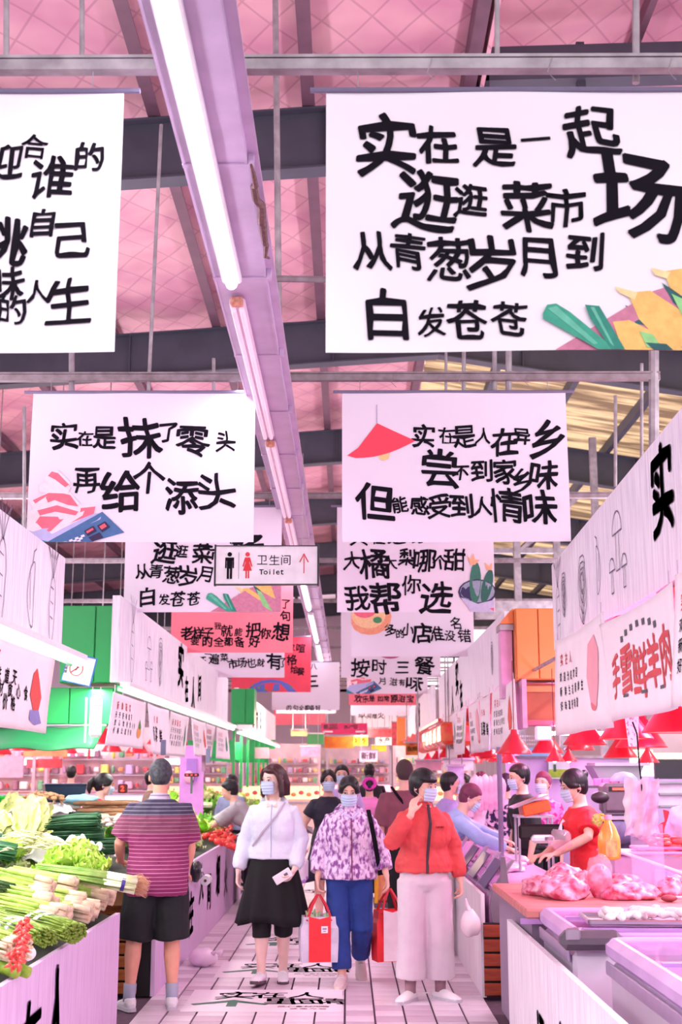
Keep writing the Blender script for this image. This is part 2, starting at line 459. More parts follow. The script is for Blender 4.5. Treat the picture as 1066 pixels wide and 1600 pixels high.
for (pa, pb, t, bt, Y, r) in [((10, 10), (10, 10), -60, 100, 4.45, .012), ((128, 128), (128, 128), -60, 100, 4.45, .010), ((777, 777), (777, 777), -60, 100, 4.45, .010), ((994, 994), (994, 994), -60, 130, 4.45, .014),
                              ((430, 437), (430, 437), -60, 612, 8.25, .022), ((236, 236), (252, 232), 195, 612, 8.32, .013), ((112, 112), (112, 112), 380, 612, 8.32, .02),
                              ((334, 334), (334, 334), 560, 612, 8.32, .012), ((795, 795), (795, 795), 420, 612, 8.32, .022), ((773, 773), (773, 773), 420, 612, 8.32, .016), ((725, 725), (725, 725), 420, 612, 8.32, .014), ((697, 697), (697, 697), 420, 612, 8.32, .010),
                              ((1018, 1018), (1022, 1022), 540, 700, 8.3, .035), ((1003, 1003), (1003, 1003), 568, 720, 8.6, .012), ((962, 962), (962, 962), 618, 760, 10, .014),
                              ((38, 38), (38, 38), 635, 900, 9.5, .014)]:
    hanger('hanger_rod', (pb[0], pb[1]), t, bt, Y, r)
a = at(404, 435, 7.2); b = at(520, 437, 7.2)
tag(MB().tube([a, b], 0.02, 6).build('hanger_rod', M_RUST), kind='structure')

# ================================================================== lamp trunking above the aisle
t = empty('lamp_trunking', (-0.55, 0, 4.08), label='long lavender steel lamp trunking running down the hall above the aisle', cat='light fixture')
mb = MB()
mb.box((0, 23, 0.03), (0.27, 44, 0.05)); mb.box((-.13, 23, .03), (0.012, 44, 0.06)); mb.box((.13, 23, .03), (0.012, 44, .06)); mb.box((0.155, 23, .05), (0.05, 44, .012))
mb.build('channel', M_LAV, t)
y = 1.2
strap = MB().box((0, 0, .0), (0.275, 0.03, 0.008)).box((.150, 0, .03), (.024, .05, .07)).mesh('joint_strap', M_LAV)
while y < 44:
    link('joint_strap', strap, t, (0, y, 0)); y += 1.25
# wiring scar on the side of the trunking
mb = MB(); rnd = random.Random(3)
p = Vector((0.16, 4.9, 0.0)); pts = []
for q in range(14): pts.append(p + Vector((rnd.uniform(-.012, .012), q * .075, rnd.uniform(-.05, .0)))); 
mb.tube(pts, [0.006 + 0.014 * math.sin(PI * q / 13) for q in range(14)], 6)
mb.build('dangling_cable', mat('brown_cable', '6f4a4c', vary=.4, scale=60), t)
seg = [(3.3, 6.15, 'lit tube lamp nearest the big banners, glaring white', 'lit'), (6.45, 9.2, 'unlit pinkish tube lamp next along the trunking above the left banner', 'off'), (9.45, 12.2, 'unlit tube lamp on the trunking just above the toilet sign', 'off'),
       (12.5, 15.2, 'third dim tube lamp beyond the toilet sign', 'off'), (15.5, 19.4, 'lit tube lamp on the trunking right behind the toilet sign', 'lit'), (20.2, 24.4, 'lit tube lamp far along the trunking', 'lit'), (25.2, 31, 'most distant lit tube lamp on the trunking', 'lit')]
for (ya, yb, lab, kind) in seg:
    L = empty('tube_lamp', (-0.585, ya, 4.05), label=lab, cat='lamp', group='tube lamps along the trunking')
    w = 0.10 if kind == 'lit' else .085
    mb = MB(); mb.box((0, (yb - ya) / 2, 0.0), (w, yb - ya, 0.045), bev=.01); mb.build('batten', M_WHITEP if kind == 'lit' else mat('pink_lit_batten', 'ecd2e4', rough=.4), L)
    for sx in ((-.022, .022) if kind == 'off' else (-.0,)):
        MB().tube([(sx, 0.03, -.034), (sx, yb - ya - .03, -.034)], 0.015 if kind == 'off' else .03, 10).build('tube', M_TUBE if kind == 'lit' else M_TUBEOFF, L)
    MB().box((0, -.02, -.01), (w * .8, .05, .05), bev=.01).build('end_cap', mat('orange_end_cap', 'd9997f', vary=.3, scale=40) if kind == 'off' else M_WHITEP, L)

# ================================================================== hanging banners
B1 = [('实', 605, 212, 98), ('在', 687, 213, 62), ('是', 777, 218, 66), ('一', 842, 203, 45), ('起', 930, 190, 84), ('逛', 670, 308, 98), ('逛', 737, 306, 52), ('菜', 823, 315, 80), ('市', 886, 318, 62), ('场', 1000, 303, 140),
      ('从', 583, 388, 60), ('青', 638, 388, 56), ('葱', 703, 403, 68), ('岁', 768, 410, 86), ('月', 835, 400, 62), ('到', 912, 392, 58), ('白', 605, 490, 76), ('发', 673, 502, 44), ('苍', 728, 500, 62), ('苍', 792, 499, 54)]
B2 = [('实', 98, 680, 44), ('在', 131, 684, 24), ('是', 161, 683, 36), ('抹', 218, 683, 64), ('了', 262, 675, 30), ('零', 301, 688, 52), ('头', 352, 689, 31), ('再', 136, 752, 40), ('给', 190, 768, 62), ('个', 232, 748, 50), ('添', 285, 775, 52), ('头', 338, 768, 58)]
B3 = [('实', 663, 680, 36), ('在', 700, 680, 26), ('是', 727, 682, 36), ('人', 757, 681, 24), ('在', 790, 690, 42), ('异', 817, 682, 26), ('乡', 856, 686, 58), ('尝', 688, 731, 58), ('不', 720, 739, 25), ('到', 752, 735, 33), ('家', 790, 737, 38), ('乡', 816, 752, 36), ('味', 850, 743, 44),
      ('但', 586, 785, 58), ('能', 625, 789, 24), ('感', 655, 790, 28), ('受', 686, 791, 36), ('到', 722, 791, 36), ('人', 753, 791, 28), ('情', 790, 791, 52), ('味', 842, 795, 52)]
B4 = [('大', 550, 877, 26), ('橘', 585, 882, 46), ('大', 610, 880, 21), ('梨', 637, 872, 26), ('哪', 664, 878, 34), ('个', 688, 880, 22), ('甜', 711, 876, 34), ('我', 558, 935, 38), ('帮', 602, 935, 48), ('你', 642, 915, 30), ('选', 681, 935, 48), ('实', 560, 838, 30), ('在', 592, 840, 22), ('是', 620, 838, 28), ('说', 650, 838, 24)]
LB = [('迎', 2, 238, 58), ('合', 48, 214, 42), ('谁', 78, 267, 68), ('的', 137, 231, 46), ('挑', 8, 370, 76), ('自', 67, 341, 46), ('己', 116, 370, 56), ('味', 16, 438, 52), ('的', 25, 480, 46), ('人', 63, 452, 34), ('生', 113, 468, 72), ('不', -62, 230, 50), ('是', -120, 230, 56), ('出', -130, 455, 60), ('趣', -60, 455, 58)]
L4 = [('老', 293, 990, 20), ('样', 311, 990, 18), ('子', 326, 990, 17), ('我', 341, 979, 11), ('就', 355, 986, 18), ('能', 373, 988, 12), ('把', 396, 985, 23), ('你', 415, 990, 17), ('想', 440, 988, 27), ('要', 306, 1002, 13), ('的', 325, 1002, 16), ('全', 343, 1003, 16), ('都', 358, 1003, 14), ('备', 375, 1003, 16), ('好', 398, 1003, 17), ('了', 446, 945, 14), ('句', 446, 963, 16)]
L5 = [('逛', 313, 1036, 20), ('一', 325, 1023, 9), ('遍', 335, 1030, 16), ('菜', 351, 1028, 12), ('市', 364, 1038, 15), ('场', 378, 1036, 15), ('也', 393, 1036, 15), ('就', 408, 1036, 12), ('有', 429, 1034, 24), ('了', 442, 1036, 13)]
L6 = [('求', 455, 1014, 12), ('喧', 470, 1014, 14), ('格', 456, 1032, 16), ('烩', 460, 1047, 12), ('餐', 470, 1050, 12)]
L7 = [('八', 490, 1043, 10), ('三', 487, 1066, 20), ('的', 452, 1106, 8), ('句', 462, 1106, 8), ('全', 471, 1106, 8), ('都', 480, 1106, 8), ('备', 488, 1106, 8), ('好', 497, 1106, 8)]
L8 = [('了', 514, 1080, 9), ('句', 514, 1092, 10), ('想', 514, 1104, 12)]
R4 = [('多', 610, 985, 19), ('的', 625, 991, 13), ('小', 637, 985, 19), ('店', 659, 990, 30), ('准', 682, 991, 22), ('没', 703, 994, 16), ('错', 725, 994, 20), ('名', 712, 975, 18)]
R5 = [('按', 563, 1044, 28), ('时', 593, 1042, 22), ('三', 629, 1043, 20), ('餐', 663, 1040, 30)]
R6 = [('月', 597, 1064, 12), ('滋', 615, 1066, 12), ('有', 628, 1067, 10), ('味', 648, 1067, 26)]
R7 = [('欢', 560, 1092, 12), ('乐', 571, 1093, 10), ('是', 581, 1092, 9), ('如', 594, 1092, 9), ('常', 604, 1092, 9), ('原', 616, 1092, 12), ('滋', 628, 1092, 11), ('宝', 641, 1092, 11)]
R8 = [('叫', 563, 1119, 7), ('人', 569, 1118, 7), ('间', 577, 1119, 7), ('烟', 585, 1119, 7), ('火', 595, 1118, 9)]
ALLT = ''.join(i[0] for L in (B1, B2, B3, B4, LB, L4, L5, L6, L7, L8, R4, R5, R6, R7, R8) for i in L)
make_glyphs(ALLT, 0.022)
make_glyphs('实在人里面请市场鲜蔬菜卫生间新肉羊烟火味品一口买天放心价格公道欢迎光临食材采购区水产猪牛鸡蛋Tolite的好吃不贵', 0.022)
make_glyphs('卫生间Tolitesrch实在人里面请放心食材欢迎光临', 0.006)

def art_corn(f, px):      # px(x, y): photo px of the first big banner -> point
    C = lambda n, c: mat(n, c, rough=.8, vary=.12, scale=30)
    P = [('print_pink_field', 'c97f9a', [(860, 552), (1015, 455), (1100, 430), (1143, 440), (1143, 552)]),
         ('print_leaf_dark', '2c5f63', [(970, 478), (1000, 490), (1012, 512), (985, 508)]), ('print_leaf_dark', '2c5f63', [(1028, 442), (1060, 465), (1068, 490), (1045, 475)]),
         ('print_corn', 'f0c070', [(950, 505), (975, 502), (1030, 530), (1060, 552), (962, 552)]),
         ('print_corn', 'f0c070', [(975, 458), (1010, 455), (1060, 490), (1075, 530), (1072, 552), (1020, 535), (990, 500)]),
         ('print_corn', 'f2c878', [(1032, 424), (1060, 420), (1100, 440), (1120, 500), (1066, 470), (1040, 450)]),
         ('print_silk', 'f6d9a0', [(955, 448), (990, 458), (985, 470), (962, 458)]), ('print_silk', 'f6d9a0', [(1012, 418), (1042, 426), (1036, 436), (1018, 430)]),
         ('print_leaf_light', '8fcf88', [(1042, 460), (1062, 470), (1110, 552), (1080, 552)]), ('print_leaf_light', '8fcf88', [(990, 520), (1010, 525), (1025, 552), (1000, 545)]),
         ('print_leaf_dark', '2c5f63', [(998, 538), (1030, 540), (1040, 552), (1010, 552)]),
         ('print_leek', '3fa288', [(843, 492), (850, 478), (864, 476), (885, 490), (952, 552), (925, 550), (843, 500)]),
         ('print_leek_dark', '318a78', [(908, 478), (930, 480), (966, 552), (945, 550), (915, 500)]),
         ('print_leek_line', '64bca0', [(850, 484), (864, 480), (925, 540), (918, 542)]), ('print_leek_line', '64bca0', [(916, 482), (922, 482), (950, 545), (944, 540)])]
    return [(C(n, c), [px(*q) for q in pts]) for n, c, pts in P]
def art_meat(f, px):
    C = lambda n, c: mat(n, c, rough=.8, vary=.06, scale=30)
    P = [('print_scale_side', '3f86a0', [(46, 836), (82, 856), (46, 857)]), ('print_scale_pan', 'b9b4e0', [(47, 820), (164, 801), (160, 812), (80, 852), (46, 836)]),
         ('print_scale_body', '4a6ea0', [(80, 850), (163, 800), (198, 832), (147, 857), (92, 857)]),
         ('print_meat_white', 'fbdce6', [(49, 800), (70, 790), (150, 788), (152, 800), (80, 838), (47, 828)]), ('print_meat_red', 'ef6f86', [(49, 812), (75, 800), (152, 792), (150, 803), (80, 832), (50, 820)]),
         ('print_meat_white', 'fbdce6', [(50, 785), (80, 765), (112, 770), (130, 790), (128, 806), (100, 812), (60, 808)]), ('print_meat_red', 'ef6f86', [(54, 782), (84, 768), (112, 774), (126, 792), (110, 790), (88, 782), (62, 792)]), ('print_meat_red', 'ef6f86', [(62, 798), (92, 790), (126, 800), (122, 806), (90, 800), (66, 806)]),
         ('print_meat_white', 'fbdce6', [(63, 758), (80, 752), (112, 762), (108, 772), (64, 770)]), ('print_meat_white', 'fbdce6', [(70, 750), (78, 734), (92, 735), (112, 755), (106, 770), (88, 760)]), ('print_meat_red', 'ef6f86', [(76, 744), (82, 737), (92, 740), (110, 758), (104, 762), (88, 750)]),
         ('print_display', '3a2a50', [(136, 830), (150, 822), (156, 830), (142, 838)]), ('print_display', '3a2a50', [(156, 822), (168, 815), (176, 824), (164, 832)]), ('print_display', '3a2a50', [(143, 840), (160, 832), (166, 840), (150, 849)]),
         ('print_digits', 'e06070', [(139, 831), (149, 825), (151, 828), (141, 834)]), ('print_digits', 'e06070', [(159, 823), (167, 818), (171, 823), (163, 828)])]
    for i in range(4):
        for j in range(3):
            x = 98 + i * 9 + j * 3; y = 853 - i * 3.5 + (j - 1) * 0 - j * 4 + 3
            if y < 857: P.append(('print_keys', 'e8def4', [(x, y), (x + 5, y - 2), (x + 7, y + 1), (x + 2, y + 3)]))
    return [(C(n, c), [px(*q) for q in pts]) for n, c, pts in P]
def art_lamp(f, px):
    C = lambda n, c: mat(n, c, rough=.8, vary=.05, scale=60)
    arc = [(543, 712), (560, 700), (590, 660), (615, 672), (650, 688)] + [(650 - 107 * q / 8, 688 + 28 * q / 8 + 9 * math.sin(PI * q / 8)) for q in range(1, 8)]
    return [(C('print_cord', 'b9a8cc'), [px(x, y) for x, y in [(589, 630), (590.4, 630), (590.4, 662), (589, 662)]]), (C('print_bulb', 'fbc98a'), [px(x, y) for x, y in [(592, 712), (610, 708), (608, 716), (600, 720), (594, 718)]]),
            (C('print_red_shade', 'f0465c'), [px(x, y) for x, y in arc])]
def ell(cx, cy, rx, ry, n=16, a0=0, a1=2 * PI, rot=0):
    return [(cx + rx * math.cos(a0 + (a1 - a0) * i / n) * math.cos(rot) - ry * math.sin(a0 + (a1 - a0) * i / n) * math.sin(rot), cy + rx * math.cos(a0 + (a1 - a0) * i / n) * math.sin(rot) + ry * math.sin(a0 + (a1 - a0) * i / n) * math.cos(rot)) for i in range(n)]
def art_cuke(f, px):
    C = lambda n, c: mat(n, c, rough=.8, vary=.08, scale=40)
    P = [('print_bowl_rim', '3b3560', ell(745, 926, 30, 20)), ('print_bowl_in', '9aa0b8', ell(745, 925, 27, 17)), ('print_cuke', '3f7a6a', ell(742, 912, 9, 33, rot=.05)), ('print_cuke_dark', '356b62', ell(760, 917, 8, 27, rot=.25)),
         ('print_flower', 'f5b08a', [(729, 868), (735, 875), (740, 866), (742, 876), (750, 876), (742, 884), (735, 884)]), ('print_flower', 'f5b08a', [(757, 880), (764, 886), (769, 880), (768, 892), (760, 892)]),
         ('print_bowl_out', 'c9c0e4', [(719, 934), (745, 944), (771, 938), (770, 962), (735, 969)]), ('print_bowl_pattern', 'e85f80', [(735, 955), (745, 962), (756, 952), (770, 950), (770, 969), (740, 969)])]
    return [(C(n, c), [px(*q) for q in pts]) for n, c, pts in P]
def art_noodle(f, px):
    C = lambda n, c: mat(n, c, rough=.8, vary=.1, scale=60)
    P = [('print_noodle', 'f0a080', ell(578, 965, 34, 28)), ('print_noodle_light', 'f8c89a', ell(576, 962, 27, 21)), ('print_meat_red', 'ef6f86', ell(570, 955, 18, 12)), ('print_herb', '4e9060', ell(590, 970, 7, 5))]
    return [(C(n, c), [px(*q) for q in pts]) for n, c, pts in P]
def art_plum(f, px):
    C = lambda n, c: mat(n, c, rough=.8, vary=.1, scale=60)
    return [(C('print_plum', 'b24a78'), [px(*q) for q in ell(610, 1018, 22, 12)])]
def art_meat_small(f, px):
    g = lambda x, y: px(542 + (x - 46) * .36, 1085 - (857 - y) * .36)
    return art_meat(f, g)
def art_flowerbowl(f, px):
    C = lambda n, c: mat(n, c, rough=.8, vary=.1, scale=60)
    P = [('print_blue_rim', '5560b0', ell(424, 1088, 40, 26)), ('print_bowl_red', 'd03a50', ell(424, 1090, 36, 23))]
    for k in range(7): P.append(('print_green_dot', '6a7a40', ell(395 + k * 10, 1072 + (k * 37 % 17), 2.2, 1.8)))
    return [(C(n, c), [px(*q) for q in pts]) for n, c, pts in P]

ZB, ZT = 3.08, 4.10
def banner(Y, pxl, wpx, items, label, m=M_PAPER, art=None, ink=None, dz=0.0, ref=None, group=None, split=None):
    """Y, left edge in photo px, width in px, lettering in photo px; the sheet is 1.02 m high"""
    zc = Y * math.cos(PITCH) + 2.0 * math.sin(PITCH)
    ca = at(pxl, 0, Y); Zb = ZB + dz
    # bottom row of the picture for this sheet
    def row(z):
        k = (z - CAM_H) / Y; u = (k * math.cos(PITCH) - math.sin(PITCH)) / (math.cos(PITCH) + k * math.sin(PITCH)); return 800 - u * F
    yb = row(Zb)
    kz = (F / (Y * math.cos(PITCH) + (Zb + .5 - CAM_H) * math.sin(PITCH)))   # px per metre
    xl = (pxl - 543) / kz; W = wpx / kz; W = max(1.45, min(1.55, W)); H = 1.02
    t = empty('hanging_banner', (xl + W / 2, Y, Zb), label=label, cat='banner', group=group)
    rnd = random.Random(int(Y * 100 + pxl))
    mb = MB()
    ph = rnd.uniform(0, 6)
    def P(u, v): return (-W / 2 + W * u, 0.012 * math.sin(u * 5 + ph) * (1 - v) + .004 * math.sin(v * 7 + u * 9), H * v)
    mb.grid(P, 24, 16)
    s = mb.build('sheet', m, t, smooth=True)
    mr = MB(); mr.tube([(-W / 2 - .06, 0, H + .008), (W / 2 + .06, 0, H + .008)], 0.011, 8)
    mr.build('rod', mat('grey_violet_rod', '776f8a', rough=.4), t)
    for sx in (-.42, .42): MB().tube([(sx * W, 0, H + .01), (sx * W, -.01, H + .115)], 0.0022, 4).build('hanging_wire', M_STEEL, t)
    x_ref, y_ref, k_ref = ref or (pxl, yb, kz)
    sy = 1.0
    def plane(u, v):              # u: photo px, v: -photo px
        x = (u - x_ref) / k_ref; z = (y_ref + v) / k_ref
        if ref is None: z *= 1 / 0.985
        uu = x / W
        y = 0.012 * math.sin(uu * 5 + ph) * (1 - z / H) + .004 * math.sin(z / H * 7 + uu * 9)
        return (-W / 2 + x, y - 0.004, z)
    if art:
        ma = MB(); lay = 0
        for mm, pts in art(None, lambda x, y: plane(x, -y)):
            lay += 1; ma.use(mm)
            q = [Vector(p) - Vector((0, lay * 0.0004, 0)) for p in pts]
            q = [Vector((max(-W / 2, min(W / 2, p.x)), p.y, max(0, min(H, p.z)))) for p in q]
            bm = bmesh.new(); vv = [bm.verts.new(p) for p in q]
            try:
                f = bm.faces.new(vv); r = bmesh.ops.triangulate(bm, faces=[f]); bm.verts.index_update()
                ma.add([v.co.copy() for v in bm.verts], [tuple(v.index for v in f.verts) for f in bm.faces])
            except Exception: pass
            bm.free()
        ma.build('printed_picture', parent=t)
    if items:
        mt = MB(); brush(mt, plane, [(c, x, -y, s_) + tuple(r) for (c, x, y, s_, *r) in items], seed=int(pxl), bold=0.022)
        lo = []
        o = mt.build('lettering', ink or M_INK, t)
        ry = -0.03
    return t
banner(4.4, 510, 632, B1, 'big white banner at the top right with black brush writing and painted corn', m=M_PAPERW, art=art_corn)
banner(4.4, -447, 634, LB, 'big white banner cut by the left edge with black brush writing', m=M_PAPERW)
banner(8.3, 46, 352, B2, 'white banner with a painted pile of sliced meat on a shop scale', art=art_meat)
banner(8.3, 535, 353, B3, 'white banner with a painted red lamp shade in its corner', art=art_lamp)
def k_of(Y): return F / (Y * math.cos(PITCH) + 1.98 * math.sin(PITCH))
# the same print as the first banner, smaller with distance
REF_X, REF_Y, REF_K = 510, 553.0, 632 / 1.5
banner(12.1, 195, 245, B1, 'white banner with the painted corn, hanging behind the toilet sign', art=art_corn, ref=(REF_X, REF_Y, REF_K))
banner(12.1, 527, 245, B4, 'white banner with painted cucumbers in a patterned bowl', art=art_cuke)
banner(16.0, 268, 190, L4, 'salmon pink banner with three lines of dark brush writing', m=M_PINKB, dz=-0.03)
banner(16.0, 549, 191, R4, 'white banner with a painted noodle bowl, below the cucumber banner', art=art_noodle, dz=-.08)
banner(19.9, 289, 158, L5, 'white banner with one line of writing under the salmon pink banner', dz=-.06)
banner(19.9, 533, 155, R5, 'white banner with a dark plum shape and four large characters', art=art_plum, dz=-.06)
banner(23.8, 362, 124, L6, 'red banner with a painted flower bowl', m=M_REDB, art=art_flowerbowl, dz=-.05)
banner(23.8, 542, 126, R6, 'small white banner with meat picture at the far right row', art=art_meat_small, dz=-.08)
banner(27.6, 425, 100, L7, 'small white far banner with three bold strokes', dz=-.2)
banner(27.6, 545, 105, R7, 'small red banner with a row of dark writing in the right row', m=M_PINKB, dz=-.10)
banner(31.5, 432, 91, L8, 'small white far banner at the end of the left row', dz=-.1)
banner(31.5, 548, 92, R8, 'small white banner below the small red one', dz=-.15)
banner(36.0, 428, 80, [], 'distant red banner above the far stalls', m=M_PINKB, dz=-.22)
banner(38.0, 556, 76, [], 'distant pale banner near the far entrance', dz=-.22)
banner(40.0, 566, 74, [], 'distant salmon banner near the far entrance', m=M_PINKB, dz=-.35)

# ------------------------------------------------------------------ toilet sign
Y = 9.9; c = at(417, 884, Y)
t = empty('toilet_sign', (c.x, Y, c.z - .15), label='black-framed white toilet sign with man and woman figures and red arrow', cat='sign')
k = F / (Y * math.cos(PITCH) + 1.4 * math.sin(PITCH)); W = 159 / k; H = 61 / k
MB().box((0, 0, H / 2), (W, 0.04, H)).build('sign_panel', mat('sign_white', 'eceaf0', rough=.5), t)
mf = MB()
for sx in (-1, 1): mf.box((sx * (W / 2 + .006), 0, H / 2), (.014, .05, H + .02))
for z in (0, H): mf.box((0, 0, z), (W, .05, .008))
mf.build('frame', mat('black_frame', '2b2630', rough=.4), t)
for sx in (-.35, .35): MB().tube([(sx * W, 0, H), (sx * W, 0, H + .75)], 0.003, 5).build('hanging_wire', M_STEEL, t)
def sp(u, v): return ((u - 417) / k, -0.023, (884 - v) / k + H / 2)
def person_icon(mb, cx, fem):
    mb.poly([sp(*q) for q in ell(cx, 867, 3.6, 3.6, 14)])
    if not fem:
        for pts in ([(cx - 7, 872), (cx + 7, 872), (cx + 7, 889), (cx + 4.6, 889), (cx + 4.6, 877), (cx - 4.6, 877), (cx - 4.6, 889), (cx - 7, 889)],):
            mb.poly([sp(*q) for q in pts])
        mb.poly([sp(*q) for q in [(cx - 4.2, 876), (cx + 4.2, 876), (cx + 4.2, 906), (cx + .6, 906), (cx + .6, 890), (cx - .6, 890), (cx - .6, 906), (cx - 4.2, 906)]])
    else:
        mb.poly([sp(*q) for q in [(cx - 4, 872), (cx + 4, 872), (cx + 3, 880), (cx + 7, 893), (cx + 3, 893), (cx + 3, 905), (cx + .6, 905), (cx + .6, 893), (cx - .6, 893), (cx - .6, 905), (cx - 3, 905), (cx - 3, 893), (cx - 7, 893), (cx - 3, 880)]])
        mb.poly([sp(*q) for q in [(cx - 4, 872), (cx - 8, 886), (cx - 6, 887), (cx - 3, 877)]]); mb.poly([sp(*q) for q in [(cx + 4, 872), (cx + 8, 886), (cx + 6, 887), (cx + 3, 877)]])
mb = MB(); person_icon(mb, 359, False); mb.build('man_figure', M_INK, t)
M_SIGNRED = mat('sign_red', 'd8303c')
mb = MB(); person_icon(mb, 387, True); mb.build('woman_figure', M_SIGNRED, t)
mb = MB(); mb.poly([sp(*q) for q in [(474.8, 870), (476.2, 870), (476.2, 897), (474.8, 897)]])
mb.poly([sp(*q) for q in [(475.5, 865), (483, 879), (481.5, 880), (475.5, 868.5), (469.5, 880), (468, 879)]]); mb.build('arrow', M_SIGNRED, t)
mb = MB(); brush(mb, lambda u, v: sp(u, -v), [('卫', 410, -876, 16, 0), ('生', 429, -876, 16, 0), ('间', 447, -876, 16, 0)], bold=0.006, wob=0)
x = 409
for ch, w, yo in (('T', 8, 0), ('o', 6, 1), ('i', 7.5, 0), ('l', 8, 0), ('e', 6, 1), ('t', 7.5, .3)):
    brush(mb, lambda u, v: sp(u, -v), [(ch, x, -895 - yo, w, 0)], bold=0.022, wob=0); x += 6.6 if ch not in 'il' else 6.2
mb.poly([sp(*q) for q in [(373, 864), (373.6, 864), (373.6, 906), (373, 906)]])
mb.build('lettering', M_INK, t)
# ================================================================== fascia boards over the stalls
M_GREEN = mat('green_steel_cupboard', '1fa352', rough=0.35, vary=0.08, scale=2)
M_GREEND = mat('dark_green_awning', '1d7a48', rough=0.6, vary=0.15, scale=3)
M_ORANGE = mat('orange_cupboard', 'ef8a45', rough=0.4, vary=0.08, scale=2)
M_ORANGED = mat('dark_orange_panel', 'b0552c', rough=0.5, vary=0.2, scale=3)
M_REDA = mat('red_tarpaulin', 'e23840', rough=0.45, vary=0.15, scale=5)
M_RED = mat('red_enamel', 'd8283c', rough=0.3, vary=0.08)
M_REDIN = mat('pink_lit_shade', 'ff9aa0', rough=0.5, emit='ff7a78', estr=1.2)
M_CLOTH = mat('white_cotton', 'f6eaf2', rough=0.85, vary=0.03, scale=4)
M_TEXTRED = mat('print_text_red', 'd0303e'); M_TEXT = mat('print_text_grey', '4a4654'); M_TEXTG = mat('print_text_green', '9aa844')
M_ALU = mat('aluminium', 'b9b0c0', rough=0.35, metal=0.5)
M_GLASS = None
def glass_mat(name, tint='f4e8f6', mixf=0.75):
    m = bpy.data.materials.new(name); m.use_nodes = True; nt = m.node_tree; m.diffuse_color = lin(tint)
    b = nt.nodes['Principled BSDF']; b.inputs['Base Color'].default_value = lin(tint); b.inputs['Roughness'].default_value = .05
    tr = nt.nodes.new('ShaderNodeBsdfTransparent'); tr.inputs[0].default_value = lin(tint)
    mx = nt.nodes.new('ShaderNodeMixShader'); mx.inputs[0].default_value = 1 - mixf
    nt.links.new(tr.outputs[0], mx.inputs[1]); nt.links.new(b.outputs[0], mx.inputs[2]); nt.links.new(mx.outputs[0], nt.nodes['Material Output'].inputs[0])
    return m
M_GLASS = glass_mat('clear_glass', mixf=.8); M_PLASTIC = glass_mat('clear_plastic_film', 'fff0fa', mixf=.80)

def ribbon(mb, plane, pts, w=0.004):
    """thin drawn line on a plane(u, v)"""
    for i in range(len(pts) - 1):
        a, b = Vector(pts[i]).to_2d(), Vector(pts[i + 1]).to_2d(); d = b - a
        if d.length < 1e-6: continue
        n = Vector((-d.y, d.x)).normalized() * w / 2; e = d.normalized() * w * .4
        mb.poly([plane(*(a - n - e)), plane(*(b - n + e)), plane(*(b + n + e)), plane(*(a + n - e))])
def doodle(kind, cx, cy, s, rnd):
    L = []
    if kind == 0:      # long radish with leaves
        L.append([(cx + s * .18 * math.cos(a) * (1 if math.sin(a) > 0 else .8), cy - .1 * s + s * .45 * math.sin(a)) for a in [2 * PI * i / 18 for i in range(19)]])
        for q in (-.25, -.1, .05, .2): L.append([(cx, cy + .33 * s), (cx + q * s * .7, cy + .55 * s), (cx + q * s * 1.3, cy + .72 * s), (cx + q * s * .6, cy + .6 * s)])
        for q in (-.2, 0, .2): L.append([(cx - .1 * s, cy + q * s), (cx + .04 * s, cy + q * s - .02 * s)])
    elif kind == 1:    # cabbage
        for r in (1, .75, .5, .3): L.append([(cx + s * .27 * r * math.cos(a) + .02 * s * math.sin(5 * a), cy + s * .42 * r * math.sin(a) + (1 - r) * .1 * s + .02 * s * math.cos(6 * a)) for a in [2 * PI * i / 26 for i in range(27)]])
        for q in (-.12, -.04, .05, .12): L.append([(cx + q * s * .3, cy - .4 * s), (cx + q * s, cy), (cx + q * 1.6 * s, cy + .3 * s)])
    elif kind == 2:    # mushrooms
        for ox, oy, q in ((0, .1, 1), (.28, -.22, .6), (-.25, -.25, .55)):
            L.append([(cx + (ox + .2 * q * math.cos(a)) * s, cy + (oy + .2 * q * math.sin(a)) * s) for a in [PI * i / 12 for i in range(13)]] + [(cx + (ox - .2 * q) * s, cy + oy * s), (cx + (ox + .2 * q) * s, cy + oy * s)])
            L.append([(cx + (ox - .06 * q) * s, cy + oy * s), (cx + (ox - .08 * q) * s, cy + (oy - .35 * q) * s), (cx + (ox + .08 * q) * s, cy + (oy - .35 * q) * s), (cx + (ox + .06 * q) * s, cy + oy * s)])
    else:              # pepper
        L.append([(cx + s * (.16 * math.cos(a) + .12 * math.sin(a) ** 2), cy + s * .42 * math.sin(a)) for a in [2 * PI * i / 20 for i in range(21)]])
        L.append([(cx + .05 * s, cy + .4 * s), (cx + .1 * s, cy + .55 * s), (cx + .2 * s, cy + .6 * s)]); L.append([(cx - .05 * s, cy + .25 * s), (cx, cy - .2 * s)])
    return L
make_glyphs('实在人间烟火菜市场', 0.03)
